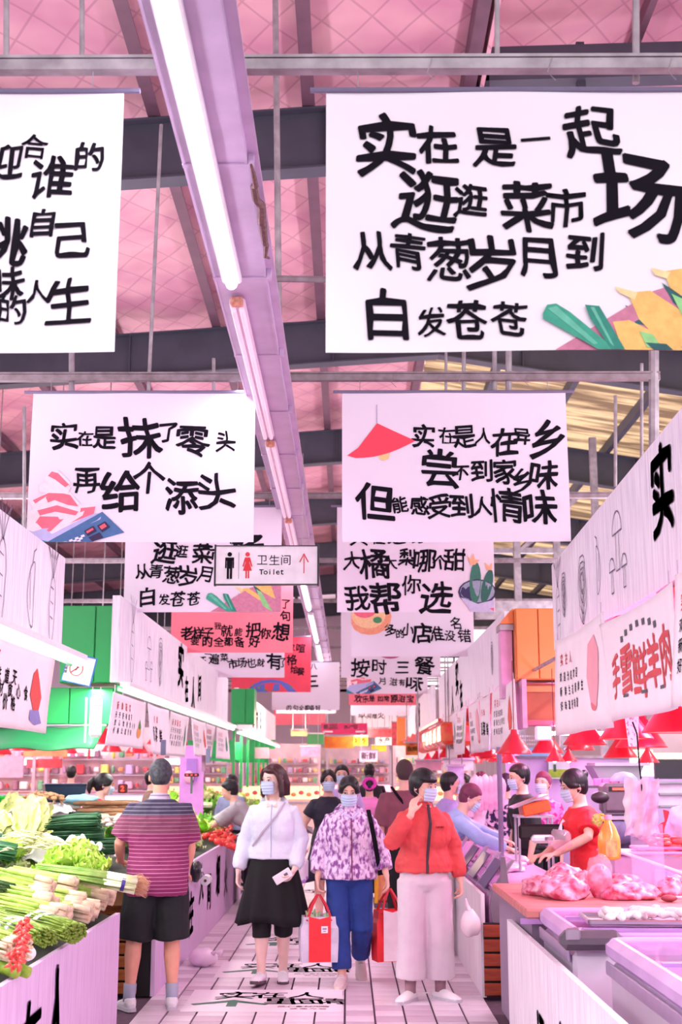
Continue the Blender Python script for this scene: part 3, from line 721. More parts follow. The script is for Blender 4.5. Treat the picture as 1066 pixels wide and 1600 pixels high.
def fascia(x, y0, y1, zb, zt, side, label, doodles, letters, near_rise=0.0, m=None):
    """board parallel to the aisle; side=+1 left side of aisle (its face looks to +x)"""
    t = empty('fascia_board', (x, y0, zb), label=label, cat='sign board')
    L = y1 - y0; H = zt - zb
    pts = [(0, 0, 0), (0, L, 0), (0, L, H), (0, 0, H + near_rise)]
    MB().prism(pts, (-side * 0.07, 0, 0)).build('board', m or M_BOARD, t)
    plane = lambda u, v: (side * 0.004, (-u if side < 0 else u), v)
    if side < 0: plane = lambda u, v: (-0.004, u, v)
    mb = MB(); rnd = random.Random(int(y0 * 7))
    for k, yy, zz, s_ in doodles:
        for ln in doodle(k, yy - y0, zz - zb, s_, rnd): ribbon(mb, plane, ln, 0.008)
    if doodles: mb.build('vegetable_drawing', M_LINE, t)
    if letters:
        mb = MB()
        pl = (lambda u, v: (0.005, u, v)) if side > 0 else (lambda u, v: (-0.005, -u, v))
        brush(mb, pl, [(c, (yy - y0) * (1 if side > 0 else -1), zz - zb, s_) for c, yy, zz, s_ in letters], bold=0.03, seed=3)
        mb.build('lettering', M_INK, t)
    return t
# left side boards (face +x)
fascia(-2.0, 3.6, 8.95, 2.40, 3.08, 1, 'white fascia board at the left edge over the nearest vegetable stall', [(0, 7.3, 2.72, .6), (1, 6.6, 2.75, .6), (3, 8.0, 2.7, .5), (2, 5.6, 2.75, .5), (0, 8.6, 2.72, .5)], [])
fascia(-2.0, 11.2, 21.6, 2.36, 3.12, 1, 'long white fascia board over the second vegetable stall with brush characters at its far end', [(0, 11.9, 2.75, .62), (2, 12.9, 2.75, .6), (1, 13.7, 2.75, .6), (3, 19.5, 2.75, .6)], [('实', 15.4, 2.85, .5), ('在', 16.0, 2.6, .3), ('人', 16.7, 2.55, .5), ('间', 17.4, 2.7, .34)])
fascia(-2.0, 23.6, 36.0, 2.36, 3.1, 1, 'lilac lit fascia board of the third stall on the left', [], [('菜', 27.5, 2.75, .5), ('市', 28.6, 2.7, .5), ('场', 29.8, 2.7, .5)], m=M_BOARD)
# right side boards (face -x)
fascia(1.5, 4.2, 9.3, 2.46, 3.08, -1, 'white fascia board at the right edge with cabbage and mushroom drawings', [(1, 8.1, 2.74, .52), (2, 7.0, 2.84, .6), (0, 9.05, 2.72, .5), (1, 8.8, 2.8, .36), (3, 7.55, 2.78, .35)], [('实', 5.95, 2.92, .42), ('在', 5.3, 2.75, .34)], near_rise=0.16)
fascia(1.5, 12.2, 21.2, 2.40, 3.1, -1, 'long white fascia board on the right behind the orange cupboards with brush characters', [(1, 13.3, 2.75, .4)], [('实', 17.6, 2.85, .45), ('在', 17.0, 2.6, .35), ('人', 18.4, 2.6, .4), ('间', 19.2, 2.75, .35)])
fascia(1.5, 23.0, 34.0, 2.36, 3.1, -1, 'pale far fascia board on the right above the distant stalls', [], [('烟', 27.0, 2.75, .5), ('火', 28.3, 2.7, .5)])

# ================================================================== front panels of the counters
def front_panel(x, y0, y1, h, side, label, letters, m, h1=None):
    t = empty('counter_front_panel', (x, y0, 0.0), label=label, cat='counter panel')
    L = y1 - y0
    MB().prism([(0, 0, 0.005), (0, L, 0.005), (0, L, h1 or h), (0, 0, h)], (-side * 0.03, 0, 0)).build('board', m, t)
    if letters:
        mb = MB(); pl = (lambda u, v: (0.004, u, v)) if side > 0 else (lambda u, v: (-0.004, -u, v))
        brush(mb, pl, [(c, (yy - y0) * side, zz, s_) for c, yy, zz, s_ in letters], bold=0.03, seed=5); mb.build('lettering', mat('plum_ink', '4a2c54') if side > 0 else M_INK, t)
    return t
front_panel(-1.46, 4.6, 8.55, .71, 1, 'lilac front panel of the nearest vegetable counter', [('人', 6.75, .36, .5), ('在', 6.2, .36, .4)], M_BOARDP)
front_panel(-1.40, 9.75, 17.4, .80, 1, 'lilac front panel with brush writing beside the man in the striped shirt', [('实', 11.1, .52, .40), ('在', 11.9, .36, .36), ('人', 12.7, .55, .36), ('间', 13.4, .42, .34), ('烟', 14.3, .5, .4), ('火', 15.2, .4, .36)], M_BOARDP)
front_panel(-1.40, 19.0, 28.0, .80, 1, 'lilac front panel of the far vegetable counter', [('菜', 21, .45, .4), ('市', 22.3, .4, .4)], M_BOARDP)
front_panel(0.99, 4.6, 8.30, .70, -1, 'whitish front panel in the near right corner under the freezer', [('场', 6.95, .22, .3), ('市', 6.3, .3, .3)], M_BOARDW)
front_panel(0.97, 9.72, 16.5, .72, -1, 'whitish front panel beside the woman in the red jacket', [('火', 12.6, .38, .3), ('烟', 13.4, .4, .3)], M_BOARDW)
front_panel(0.97, 18.5, 27.0, .74, -1, 'whitish far front panel on the right of the aisle', [], M_BOARDW)

# slatted wooden ends of the counters
M_SLAT = mat('stained_slat', 'b0682c', rough=0.5, stretch=(1, 1, 8), scale=6, color2='8d4a20', vary=.2)
M_SLATR = mat('reddish_stained_slat', 'b04a2a', rough=0.5, stretch=(1, 1, 8), scale=6, color2='8a2f22')
def slat_end(x0, x1, y, z0, z1, n, label, m):
    t = empty('slatted_counter_end', ((x0 + x1) / 2, y, z0), label=label, cat='wooden crate')
    H = (z1 - z0) / n
    sl = MB().box((0, 0, 0), (x1 - x0 - .01, 0.022, H * .84), bev=.004).mesh('slat', m)
    for i in range(n): link('slat', sl, t, (0, random.uniform(-.003, .003), H * (i + .5)))
    MB().box((0, .05, (z1 - z0) / 2), (x1 - x0 - .02, .05, z1 - z0)).build('backing', mat('black_gap', '17121a'), t)
    return t
slat_end(-2.35, -1.52, 9.72, 0.02, .66, 7, 'orange-brown slatted end of the second vegetable counter behind the man', M_SLAT)
slat_end(.975, 1.9, 9.66, 0.02, .52, 5, 'reddish slatted wooden counter end in the gap on the right', M_SLATR)

# counter bodies (under the produce)
M_DARK = mat('black_plastic_sheet', '1b161d', rough=.5)
def body(name, x0, x1, y0, y1, h, label, m, cat='counter'):
    t = MB().box(((x1 - x0) / 2, (y1 - y0) / 2, h / 2), (x1 - x0, y1 - y0, h)).build(name, m, loc=(x0, y0, 0)); return tag(t, label, cat)
def slope_counter(y0, y1, xf, zf, xb, zb, label):
    t = empty('sloping_counter', (xf, y0, 0), label=label, cat='counter')
    L = y1 - y0
    MB().prism([(0, 0, .0), (0, 0, zf), (xb - xf, 0, zb), (xb - xf, 0, 0)], (0, L, 0)).build('body', M_DARK, t)
    MB().prism([(0.01, 0, zf), (0.01, 0, zf + .012), (xb - xf, 0, zb + .012), (xb - xf, 0, zb)], (0, L, 0)).build('lined_top', mat('dark_green_lining', '2f3a2c', rough=.8, vary=.3, scale=8), t)
    return t
XF, XB = -1.5, -3.5
ZF, ZBK = 0.68, 1.13
slope_counter(4.6, 8.5, XF, ZF, XB, ZBK, 'sloping counter of the nearest vegetable stall')
slope_counter(9.78, 12.6, -1.44, .78, -3.3, 1.10, 'deep near end of the second vegetable counter')
slope_counter(12.61, 17.3, -1.44, .78, -2.5, .962, 'long narrow part of the second vegetable counter')
slope_counter(19.0, 28.0, -1.44, .78, -3.2, 1.10, 'sloping counter of the far vegetable stall')

# ================================================================== left stall lamps rails, cupboards
def tube_rail(x, y0, y1, z, label):
    t = empty('stall_tube_lamp', (x, y0, z), label=label, cat='lamp')
    L = y1 - y0
    MB().box((0, L / 2, .03), (.09, L, .04)).build('housing', M_WHITEP, t)
    q = 0
    while q < L - .3:
        l = min(1.25, L - q); MB().tube([(0, q + .03, -.012), (0, q + l - .03, -.012)], .022, 8).build('tube', M_TUBEG, t); q += 1.25
    MB().box((-.07, L / 2, .0), (.012, L, .05)).build('green_edge', M_GREEN, t)
    return t
tube_rail(-1.90, 4.6, 9.15, 2.36, 'glaring tube lamp under the leftmost fascia board')
tube_rail(-1.90, 11.0, 21.6, 2.30, 'glaring row of tube lamps under the second fascia board on the left')
tube_rail(-1.90, 23.0, 36.0, 2.28, 'glaring row of tube lamps under the third fascia board on the left')
def cupboard(x0, x1, y, z0, z1, d, m, label, seam=0.62, extra=None):
    t = empty('wall_cupboard', ((x0 + x1) / 2, y + d / 2, z0), label=label, cat='cupboard')
    W = x1 - x0; H = z1 - z0
    MB().box((0, 0, H / 2), (W, d, H)).build('carcass', m, t)
    xs = -W / 2 + W * seam
    for a, b in ((-W / 2, xs), (xs, W / 2)):
        MB().box(((a + b) / 2, -d / 2 - .012, H / 2), (b - a - .01, .022, H - .01), bev=.004).build('door', m, t)
    return t
cp = at(97, 0, 11.4).x
kk = F / (11.4 * math.cos(PITCH) + .9 * math.sin(PITCH))
cupboard((97 - 543) / kk, (182 - 543) / kk, 11.3, 2.36, 3.04, .5, M_GREEN, 'tall green two-door cupboard hung over the gap between the left stalls', seam=.63)
t = cupboard((86 - 543) / kk - .5, (182 - 543) / kk, 11.32, 2.0, 2.32, .4, M_GREEN, 'low green panel box under the tall green cupboard', seam=.63)
t = empty('green_awning', ((40 - 543) / kk - .4, 11.0, 1.86), label='dark green canvas awning below the green cupboards', cat='awning')
mb = MB(); mb.grid(lambda u, v: (1.75 * u - .6, -.2 + .5 * v + .02 * math.sin(u * 30), -.08 + .2 * v + .012 * math.sin(u * 22)), 30, 4); solid(mb.build('canvas', M_GREEND, t, smooth=True), .01)
MB().tube([(-.6, .3, .13), (1.15, .3, .13)], .012, 6).build('bar', M_ALU, t); MB().tube([(1.05, -.1, -.06), (1.05, -.1, .35)], .01, 6).build('post', M_ALU, t)
cupboard((375 - 543) / 2000 * 23.3 - .05, (375 - 543) / 2000 * 23.3 + .35, 22.3, 2.4, 3.0, .5, M_GREEN, 'small far green cupboard between the second and third fascia boards')
# hanging white rack under the green cupboard
t = empty('hanging_white_caddy', ((165.5 - 543) / 2000 * 9.9, 9.6, 2.0), label='small white plastic caddy hanging by two strings before the green panel', cat='rack')
k = 2000 / 9.6
MB().box((0, 0, 0), (19 / k, .06, 64 / k), bev=.02).build('caddy', mat('white_plastic', 'f8f4f8', rough=.3), t)
for sx in (-1, 1): MB().tube([(sx * .03, 0, 32 / k), (sx * .03, 0, 45 / k)], .003, 4).build('string', M_WHITEP, t)
for z in (-.08, 0, .08): MB().box((0, -.033, z), (17 / k, .006, .008)).build('rib', mat('grey_rib', 'd8d4dc'), t)
# no-smoking sign
make_glyphs('禁止吸烟NoSmoking', 0.01)
p = at(124, 1046, 9.2)
t = empty('no_smoking_sign', (p.x, p.y, p.z), rz=-.15, label='small blue-bordered no-smoking sign under the fascia end', cat='sign')
k = 2000 / 9.1
sgn = Ry(math.radians(13))
MB().box((0, 0, 0), (50 / k, .008, 46 / k), bev=.003, rot=sgn).build('blue_border', mat('sign_blue', '3f7fd0'), t)
MB().box((0, -.006, 0), (46 / k, .004, 42 / k), rot=sgn).build('white_face', M_WHITEP, t)
mb = MB(); R1, R2 = .052, .046
pl = lambda x, z: tuple(sgn @ Vector((x - .02, -.0095, z)))
for i in range(24):
    a, b = 2 * PI * i / 24, 2 * PI * (i + 1) / 24
    mb.poly([pl(R1 * math.cos(a), R1 * math.sin(a)), pl(R1 * math.cos(b), R1 * math.sin(b)), pl(R2 * math.cos(b), R2 * math.sin(b)), pl(R2 * math.cos(a), R2 * math.sin(a))])
mb.poly([pl(-.038, -.032), pl(-.033, -.037), pl(.038, .032), pl(.033, .037)]); mb.build('red_ring', M_SIGNRED, t)
mb = MB(); mb.poly([pl(-.004, -.01), pl(.002, -.012), pl(.012, .026), pl(.007, .027)]); brush(mb, lambda u, v: pl(u, v), [('禁', -.075, .04, .02, 0), ('止', -.075, .015, .02, 0), ('吸', -.075, -.01, .02, 0), ('烟', -.075, -.035, .02, 0)], bold=.01, wob=0); mb.build('cigarette_and_lettering', M_INK, t)

# ================================================================== orange cupboards at the right
kk = 2000 / (11.6)
cupboard((797 - 543) / kk + .0, (905 - 543) / kk, 11.2, at(0, 1062, 11.2).z, at(0, 951, 11.2).z, .5, M_ORANGE, 'orange two-door cupboard above the gap between the right stalls', seam=.31)
z1 = at(0, 1068, 11.3).z; z0 = at(0, 1133, 11.3).z
t = empty('orange_lower_panel', ((860 - 543) / kk, 11.5, z0), label='dark orange box panel with red rim under the orange cupboard', cat='cupboard')
MB().box((0, 0, (z1 - z0) / 2 + .02), (.62, .4, z1 - z0 - .04)).build('panel', M_ORANGED, t); MB().box((0, -.03, .02), (.64, .42, .04)).build('red_rim', M_RED, t); MB().box((0, -.21, z1 - z0 - .05), (.62, .02, .05)).build('top_ledge', M_ORANGE, t)
MB().box((-.31, -.1, (z1 - z0) / 2), (.04, .5, z1 - z0 + .06)).build('side_post', mat('pink_grey_post', 'c89ab4'), t)
t = empty('side_bracket_shelf', ((786 - 543) / kk, 11.3, at(0, 975, 11.3).z), label='pale bracket and lilac column at the left flank of the orange cupboard', cat='bracket')
MB().prism([(-.06, 0, 0), (.06, 0, .14), (.06, 0, 0)], (0, .3, 0)).build('orange_gusset', M_ORANGE, t); MB().box((0, .15, -.03), (.12, .3, .05)).build('steel_ledge', M_STEEL, t); MB().box((0, .15, -.35), (.10, .2, .6)).build('column', mat('pink_column', 'e0a8d0'), t)
# white light box under the orange cupboard
t = empty('stall_tube_lamp', ((838 - 543) / kk, 11.1, at(0, 1146, 11.1).z), label='white lamp box and tube under the dark orange panel', cat='lamp')
MB().box((-.04, 0, 0), (.13, .1, .12), bev=.01).build('box', M_WHITEP, t); MB().tube([(.03, 0, -.0), (.7, 0, -.0)], .016, 8).build('tube', M_TUBE, t)

# red tarpaulin valances under the right fascias
def valance(x, y0, y1, z0, z1, w, label):
    t = empty('red_tarpaulin', (x, y0, z0), label=label, cat='tarpaulin')
    mb = MB(); L = y1 - y0
    mb.grid(lambda u, v: (w * v + .03 * math.sin(u * L * 5) * v, L * u, (z1 - z0) * (1 - v) + .03 * math.sin(u * L * 3.1) * (1 - v) - .05 * v), int(L * 8), 6)
    solid(mb.build('canvas', M_REDA, t, smooth=True), .006)
    q = .4
    while q < L: MB().tube([(w * .4, q, -.02), (w * .4, q, (z1 - z0) + .05)], .006, 6).build('hook', M_ALU, t); q += 1.3
    return t
valance(1.52, 4.2, 9.4, 2.28, 2.46, .9, 'red tarpaulin sheet behind the near right fascia board')
valance(1.50, 12.2, 21.5, 2.20, 2.40, .6, 'red tarpaulin strip under the second right fascia board')
valance(1.35, 22.5, 34, 2.1, 2.34, .6, 'red tarpaulin over the far right stalls')
t = empty('red_display_canopy', (1.25, 17.8, 1.95), label='red glossy canopy with goods behind plastic at the far right stall', cat='canopy')
for q in range(5): MB().box((.25, q * .9, .15), (.5, .8, .3), bev=.05).build('panel', mat('red_glossy_plastic', 'f03c3c', rough=.2, vary=.3, scale=9, color2='f07a4a'), t)
MB().box((-.02, 1.8, .32), (.04, 4.6, .04)).build('rim', M_RED, t)

# ================================================================== small cloth banners under the fascias
make_glyphs('新鲜蔬菜放心实在价格公道欢迎光临食材天好味道羊肉手羊鲜雪人猪蹄生态杭', 0.022)
SMALL = [('新鲜蔬菜', '天天好味道', '放心食材', '价格公道'), ('实在人', '欢迎光临', '新鲜生态', '好味道')]
def cloth(x, ya, yb, zt, zb, side, label, art, style=0, group=None):
    """cloth sheet parallel to the aisle, slightly wavy"""
    t = empty('cloth_banner', (x, ya, zb), label=label, cat='banner', group=group)
    L = yb - ya; H = zt - zb; ph = ya * 1.7
    def P(u, v): return Vector((side * (.02 * math.sin(u * 7 + ph) * (1.2 - v) + .03 * (1 - v) * math.sin(ph + 1.3 * u)), L * u + .015 * math.sin(v * 5 + ph), H * v - .04 * H * math.sin(PI * u) * v * (1 if style else .3)))
    mb = MB(); mb.grid(P, 16, 12); solid(mb.build('sheet', M_CLOTH, t, smooth=True), .003)
    for q in (0.04, .96): MB().tube([P(q, 1), P(q, 1) + Vector((0, 0, .06))], .003, 4).build('cord', M_ALU, t)
    flip = side < 0
    def plane(u, v):             # u 0..1 reading direction, v 0..1 up
        uu = (1 - u) if flip else u
        p = P(uu, v); return (p.x + side * .005, p.y, p.z)
    def scaled(u, v): return plane(u / L, v / H)
    rows = SMALL[style % 2]; mr = MB(); mk = MB(); mg = MB()
    if art == 'big':
        mr2 = MB(); brush(mr2, scaled, [('手', .24 * L, .42 * H, .22), ('雪', .40 * L, .45 * H, .24), ('鲜', .55 * L, .42 * H, .26), ('羊', .70 * L, .45 * H, .24), ('肉', .86 * L, .47 * H, .25)], bold=.022, seed=2); mr2.build('red_lettering', M_TEXTRED, t)
        for i in range(7): a = PI * (.75 - .5 * i / 6); mk.poly([plane(.55 + .28 * math.cos(a), .52 + .3 * math.sin(a)), plane(.55 + .28 * math.cos(a) + .03, .52 + .3 * math.sin(a)), plane(.55 + .28 * math.cos(a) + .03, .52 + .3 * math.sin(a) + .06), plane(.55 + .28 * math.cos(a), .52 + .3 * math.sin(a) + .06)])
        for q in (.35, .55, .75): mk.poly([plane(q, .2), plane(q + .06, .2), plane(q + .06, .23), plane(q, .23)])
        mk.build('small_print', M_TEXT, t); return t
    if art == 'glyph':
        brush(mk, scaled, [('蔬', .25 * L, .42 * H, .14), ('菜', .42 * L, .42 * H, .14), ('鲜', .6 * L, .40 * H, .13)], bold=.022, seed=4); mk.build('lettering', M_INK, t)
        brush(mr, scaled, [('新', .3 * L, .72 * H, .07), ('鲜', .45 * L, .72 * H, .07)], bold=.022, seed=4); mr.build('red_lettering', M_TEXTRED, t); return t
    fs = min(.075, H * .15) * (1.5 if L > 2 else 1); q0 = .36 if L > 2 else .12
    brush(mr, scaled, [(c, q0 * L + fs * 1.25 * i if L > 2 else (.14 + .10 * i) * L, .78 * H, fs) for i, c in enumerate(rows[0][:4])], bold=.022); mr.build('red_lettering', M_TEXTRED, t)
    for r in range(3):
        s_ = rows[1 + r % 3] * 2
        brush(mk, scaled, [(c, (q0 + (.075 if r != 1 else .085) * i * (.75 if L > 2 else 1)) * L, (.60 - .15 * r) * H, fs * .8) for i, c in enumerate(s_[:6 if r != 1 else 7])], bold=.022)
    mk.build('lettering', M_INK, t)
    pc = {'pepper': ('print_pepper', 'e0443e'), 'gourd': ('print_gourd', 'e99a4a'), 'greens': ('print_greens', '7fb860'), 'leek': ('print_leek_dark', '318a78'), 'pork': ('print_pork', 'f2a0b0'), 'carrot': ('print_pepper', 'e0443e')}[art]
    mm = mat(pc[0], pc[1]); ma = MB()
    if art in ('pepper', 'carrot', 'leek', 'greens'): ma.poly([plane(*q) for q in [(.80, .72), (.83, .80), (.86, .66), (.90, .45), (.88, .28), (.82, .26), (.78, .45)]])
    elif art == 'gourd': ma.poly([plane(*q) for q in ell(.84, .33, .07, .12)]); 
    else: ma.poly([plane(*q) for q in [(.74, .80), (.84, .86), (.90, .7), (.88, .4), (.84, .2), (.77, .25), (.72, .5)]])
    ma.build('printed_picture', mm, t)
    mb2 = MB()
    if art == 'pepper': mb2.poly([plane(*q) for q in [(.79, .26), (.88, .28), (.92, .12), (.84, .08), (.78, .14)]]); mb2.build('printed_purple_base', mat('print_purple', '8a84c8'), t)
    if art == 'gourd': mb2.poly([plane(*q) for q in [(.80, .40), (.84, .62), (.90, .45), (.87, .34)]]); mb2.build('printed_leaf', mat('print_leaf', '5a8a3a'), t)
    if art == 'pork': mb2.poly([plane(*q) for q in ell(.81, .24, .04, .07)]); mb2.build('printed_hoof', mat('print_hoof', 'e06a78'), t)
    return t
def zcx(px, X): return (2000 * abs(X) / abs(543 - px) - .8 * math.sin(PITCH)) / math.cos(PITCH)
XLc = -1.86
for (pa, pb, zt, zb, art, lab) in [(-140, 86, 2.30, 1.83, 'pepper', 'big cloth banner with a red pepper print under the leftmost fascia'), (179, 229, 2.22, 1.80, 'gourd', 'cloth banner with a gourd print behind the man\'s head'), (231, 264, 2.22, 1.76, 'glyph', 'cloth banner with bold black characters, second under the long left fascia'),
                                   (268, 296, 2.22, 1.76, 'leek', 'cloth banner with a dark leek print, third under the long left fascia'), (299, 321, 2.22, 1.78, 'carrot', 'cloth banner with a red radish print, fourth under the long left fascia'), (323, 337, 2.22, 1.78, 'greens', 'cloth banner with a green print, fifth under the long left fascia'), (339, 356, 2.22, 1.78, 'leek', 'last cloth banner under the long left fascia')]:
    cloth(XLc, zcx(pa, XLc), zcx(pb, XLc), zt, zb, 1, lab, art)
XRc = 1.40
for (pa, pb, zt, zb, art, lab) in [(942, 868, 2.46, 1.83, 'pork', 'cloth banner with a pig trotter print on the right side'), (1052, 936, 2.40, 1.86, 'big', 'large cloth banner with five red brush characters on the right side'), (1180, 1056, 2.42, 1.86, 'pork', 'cloth banner cut by the right edge of the picture'),
                                   (803, 769, 2.36, 1.80, 'carrot', 'cloth banner with a red pepper print at the near end of the second right stall'), (766, 749, 2.36, 1.80, 'glyph', 'narrow cloth banner, second under the long right fascia'), (747, 731, 2.36, 1.80, 'pork', 'narrow cloth banner, third under the long right fascia'), (729, 715, 2.36, 1.80, 'greens', 'narrow cloth banner, fourth under the long right fascia'), (713, 692, 2.36, 1.76, 'leek', 'last cloth banner under the long right fascia')]:
    cloth(XRc, zcx(pa, XRc), zcx(pb, XRc), zt, zb, -1, lab, art, style=1)

# ================================================================== red pendant lamps
def pendant(loc, r, label, group=None, tall=.20, top=2.46):
    t = empty('pendant_lamp', loc, label=label, cat='lamp', group=group)
    h = tall * r / .2
    mb = MB(); mb.lathe([(r, 0), (r * 1.0, .03 * r), (r * .86, h * .22), (r * .32, h * .98), (r * .27, h * 1.08), (r * .20, h * 1.12), (r * .16, h * 1.35), (.0, h * 1.38)], n=24)
    solid(mb.build('lamp_shade', M_RED, t, smooth=True), .004)
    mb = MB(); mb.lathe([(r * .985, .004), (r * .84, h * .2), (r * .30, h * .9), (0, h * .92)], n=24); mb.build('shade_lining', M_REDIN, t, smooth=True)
    MB().ball((0, 0, h * .45), (.03, .03, .045), 10, 8).build('bulb', mat('lit_bulb', 'fff0f4', emit='ffd6ea', estr=8), t, smooth=True)
    MB().tube([(0, 0, h * 1.36), (0, 0, max(top - loc[2], h * 1.5))], .004, 5).build('cord', mat('dark_red_cord', '7a2a38'), t)
    return t
PL = [(914, 1164, 66, 8.5, 'red pendant lamp below the trotter banner'), (979, 1155, 82, 7.6, 'large red pendant lamp beside the hanging plastic bag'), (1003, 1168, 78, 8.3, 'red pendant lamp half behind the big one by the plastic bag'), (970, 1184, 52, 8.8, 'red pendant lamp hanging just right of the vendor\'s bun'), (1050, 1145, 90, 7.0, 'wide red pendant lamp at the right edge'),
      (867, 1190, 30, 11, 'small red pendant lamp left of the vendor in red'), (889, 1190, 27, 11.5, 'small red pendant lamp above the vendor in red'), (1013, 1192, 34, 11.5, 'small red pendant lamp before the bright back wall'), (804, 1178, 54, 10.2, 'red pendant lamp at the gap between the right stalls'), (796, 1192, 30, 12.4, 'small red pendant lamp over the scale trolley')]
for px, py, w, Y, lab in PL:
    p = at(px, py, Y); pendant(p, w / 2 / (2000 / (Y + .0)), lab)
rnd = random.Random(11)
for q, x in enumerate((1.62, 2.1, 2.6)): tag(MB().tube([(x, 4.6, 2.46), (x, 27.5, 2.46)], .016, 6).build('lamp_rail', M_STEEL), ('lamp rail nearest the right fascia boards', 'middle lamp rail over the right stalls', 'lamp rail deepest in the right stalls')[q], 'rail')
for i in range(16):
    Y = 12.8 + i * .9; pendant(((1.62, 2.1, 2.6)[i % 3], Y, 1.72 + rnd.uniform(0, .12)), .17, 'red pendant lamp in the long row over the far right stalls', 'red pendant lamps over the far right stalls')
# lamps of the meat stalls beyond the vegetable stalls (left)
for q, x in enumerate((-8.4, -7.2, -6.1, -5.1, -4.2, -3.5)):
    tag(MB().tube([(x, 18, 2.62), (x, 29.5, 2.62)], .02, 6).tube([(x, 18.2, 2.62), (x, 18.2, roof_z(x) + .7)], .008, 4).tube([(x, 23.5, 2.62), (x, 23.5, roof_z(x) + .3)], .008, 4).tube([(x, 29.3, 2.62), (x, 29.3, roof_z(x) + .7)], .008, 4).build('lamp_rail', M_STEEL), 'thin rail carrying pendant lamps, number %s from the left edge' % ('one', 'two', 'three', 'four', 'five', 'six')[q], 'rail')
for i in range(42):
    x = (-8.4, -7.2, -6.1, -5.1, -4.2, -3.5)[i % 6]; Y = 18.6 + (i // 6) * 1.5 + rnd.uniform(0, .8)
    pendant((x, Y, 1.92 + rnd.uniform(-.10, .25)), .19, 'small red pendant lamp over the meat stalls beyond the vegetables', 'red pendant lamps beyond the vegetable stalls', top=2.62)

# floor stickers
make_glyphs('实在人里面请放心食材欢迎光临', .014)
M_STK = mat('sticker_white', 'efe0ec', rough=.5, vary=.05, scale=2); M_STG = mat('sticker_green', '3d6b5c'); M_STR = mat('sticker_red_text', 'e77a88')
def sticker(y0, y1, xa, xb, label):
    t = empty('floor_sticker', (xa, y0, .0035), label=label, cat='floor sticker')
    W = xb - xa; H = y1 - y0
    MB().box((W / 2, H / 2, .0005), (W, H, .001)).build('film', M_STK, t)
    pl = lambda u, v: (u, v, .0016); mb = MB()
    brush(mb, pl, [('实', .30 * W, .72 * H, .30), ('在', .52 * W, .74 * H, .24), ('人', .76 * W, .74 * H, .26), ('里', .60 * W, .46 * H, .24), ('面', .77 * W, .46 * H, .24), ('请', .92 * W, .46 * H, .22)], bold=.014, seed=2)
    mb.build('lettering', M_INK, t)
    mb = MB(); mb.tube([(.05 * W, .30 * H, .002), (.3 * W, .46 * H, .002), (.52 * W, .30 * H, .002)], [(.03, .001), (.045, .001), (.02, .001)], 6); mb.box((.3 * W, .33 * H, .0018), (.07, .2, .001)); mb.build('green_arrow', M_STG, t)
    mb = MB(); brush(mb, pl, [(c, (.62 + .055 * i) * W, .22 * H, .06) for i, c in enumerate('放心食材光临')], bold=.014); brush(mb, pl, [(c, (.70 + .06 * i) * W, .12 * H, .055) for i, c in enumerate('欢迎光临')], bold=.014); mb.build('red_lettering', M_STR, t)
sticker(9.16, 10.05, -1.14, -.04, 'white floor sticker with brush writing and green arrow nearest the camera')
sticker(10.62, 11.5, -1.06, .0, 'floor sticker with green arrow under the woman in the black skirt')
sticker(12.3, 13.2, -1.0, .0, 'floor sticker with green arrow, third from the camera')
sticker(14.6, 15.5, -.95, .0, 'floor sticker, fourth from the camera')
sticker(17.5, 18.4, -.95, .0, 'farthest floor sticker in the aisle')
# ================================================================== people
M_SKIN = mat('skin', 'f0bcaa', rough=0.5, vary=0.06, scale=14, sss=0.1)
M_SKINP = mat('skin_pale', 'f8d0c4', rough=0.5, vary=0.06, scale=14, sss=0.1)
M_HAIR = mat('black_hair', '17121a', rough=0.4, stretch=(6, 6, .6), scale=14, vary=.5, bump=.4)
M_HAIRR = mat('dark_red_brown_hair', '1c1218', rough=0.4, stretch=(1, 1, 1), scale=3, color2='4a1d20', bump=.3)
M_HAIRG = mat('greying_black_hair', '23212a', rough=.6, scale=40, color2='4b4b58', bump=.5)
M_MASK = mat('pale_blue_mask', 'c5d6f2', rough=.7); M_EYE = mat('eye_dark', '1a1214', rough=.2); M_LIP = mat('lip', 'b9606a')
M_SHOE = mat('white_trainer', 'efe9f0', rough=.5, vary=.05); M_SOLE = mat('shoe_sole', 'cfc6d2', rough=.6); M_SOLED = mat('dark_sole', '5a4850', rough=.6)
M_SOCK = mat('grey_sock', 'a9a7c0', rough=.9)
CLOUD = {}
def clouds(size):
    if size not in CLOUD:
        t = bpy.data.textures.new('folds', 'CLOUDS'); t.noise_scale = size; CLOUD[size] = t
    return CLOUD[size]
def fuse(o, vox, smooth=2, disp=0, dscale=.12):
    m = o.modifiers.new('one_surface', 'REMESH'); m.mode = 'VOXEL'; m.voxel_size = vox; m.use_smooth_shade = True
    if smooth:
        s = o.modifiers.new('smooth', 'SMOOTH'); s.factor = .5; s.iterations = smooth
    if disp:
        d = o.modifiers.new('folds', 'DISPLACE'); d.texture = clouds(dscale); d.strength = disp; d.mid_level = .5
    return o
def lerp(a, b, t): return a + (b - a) * t

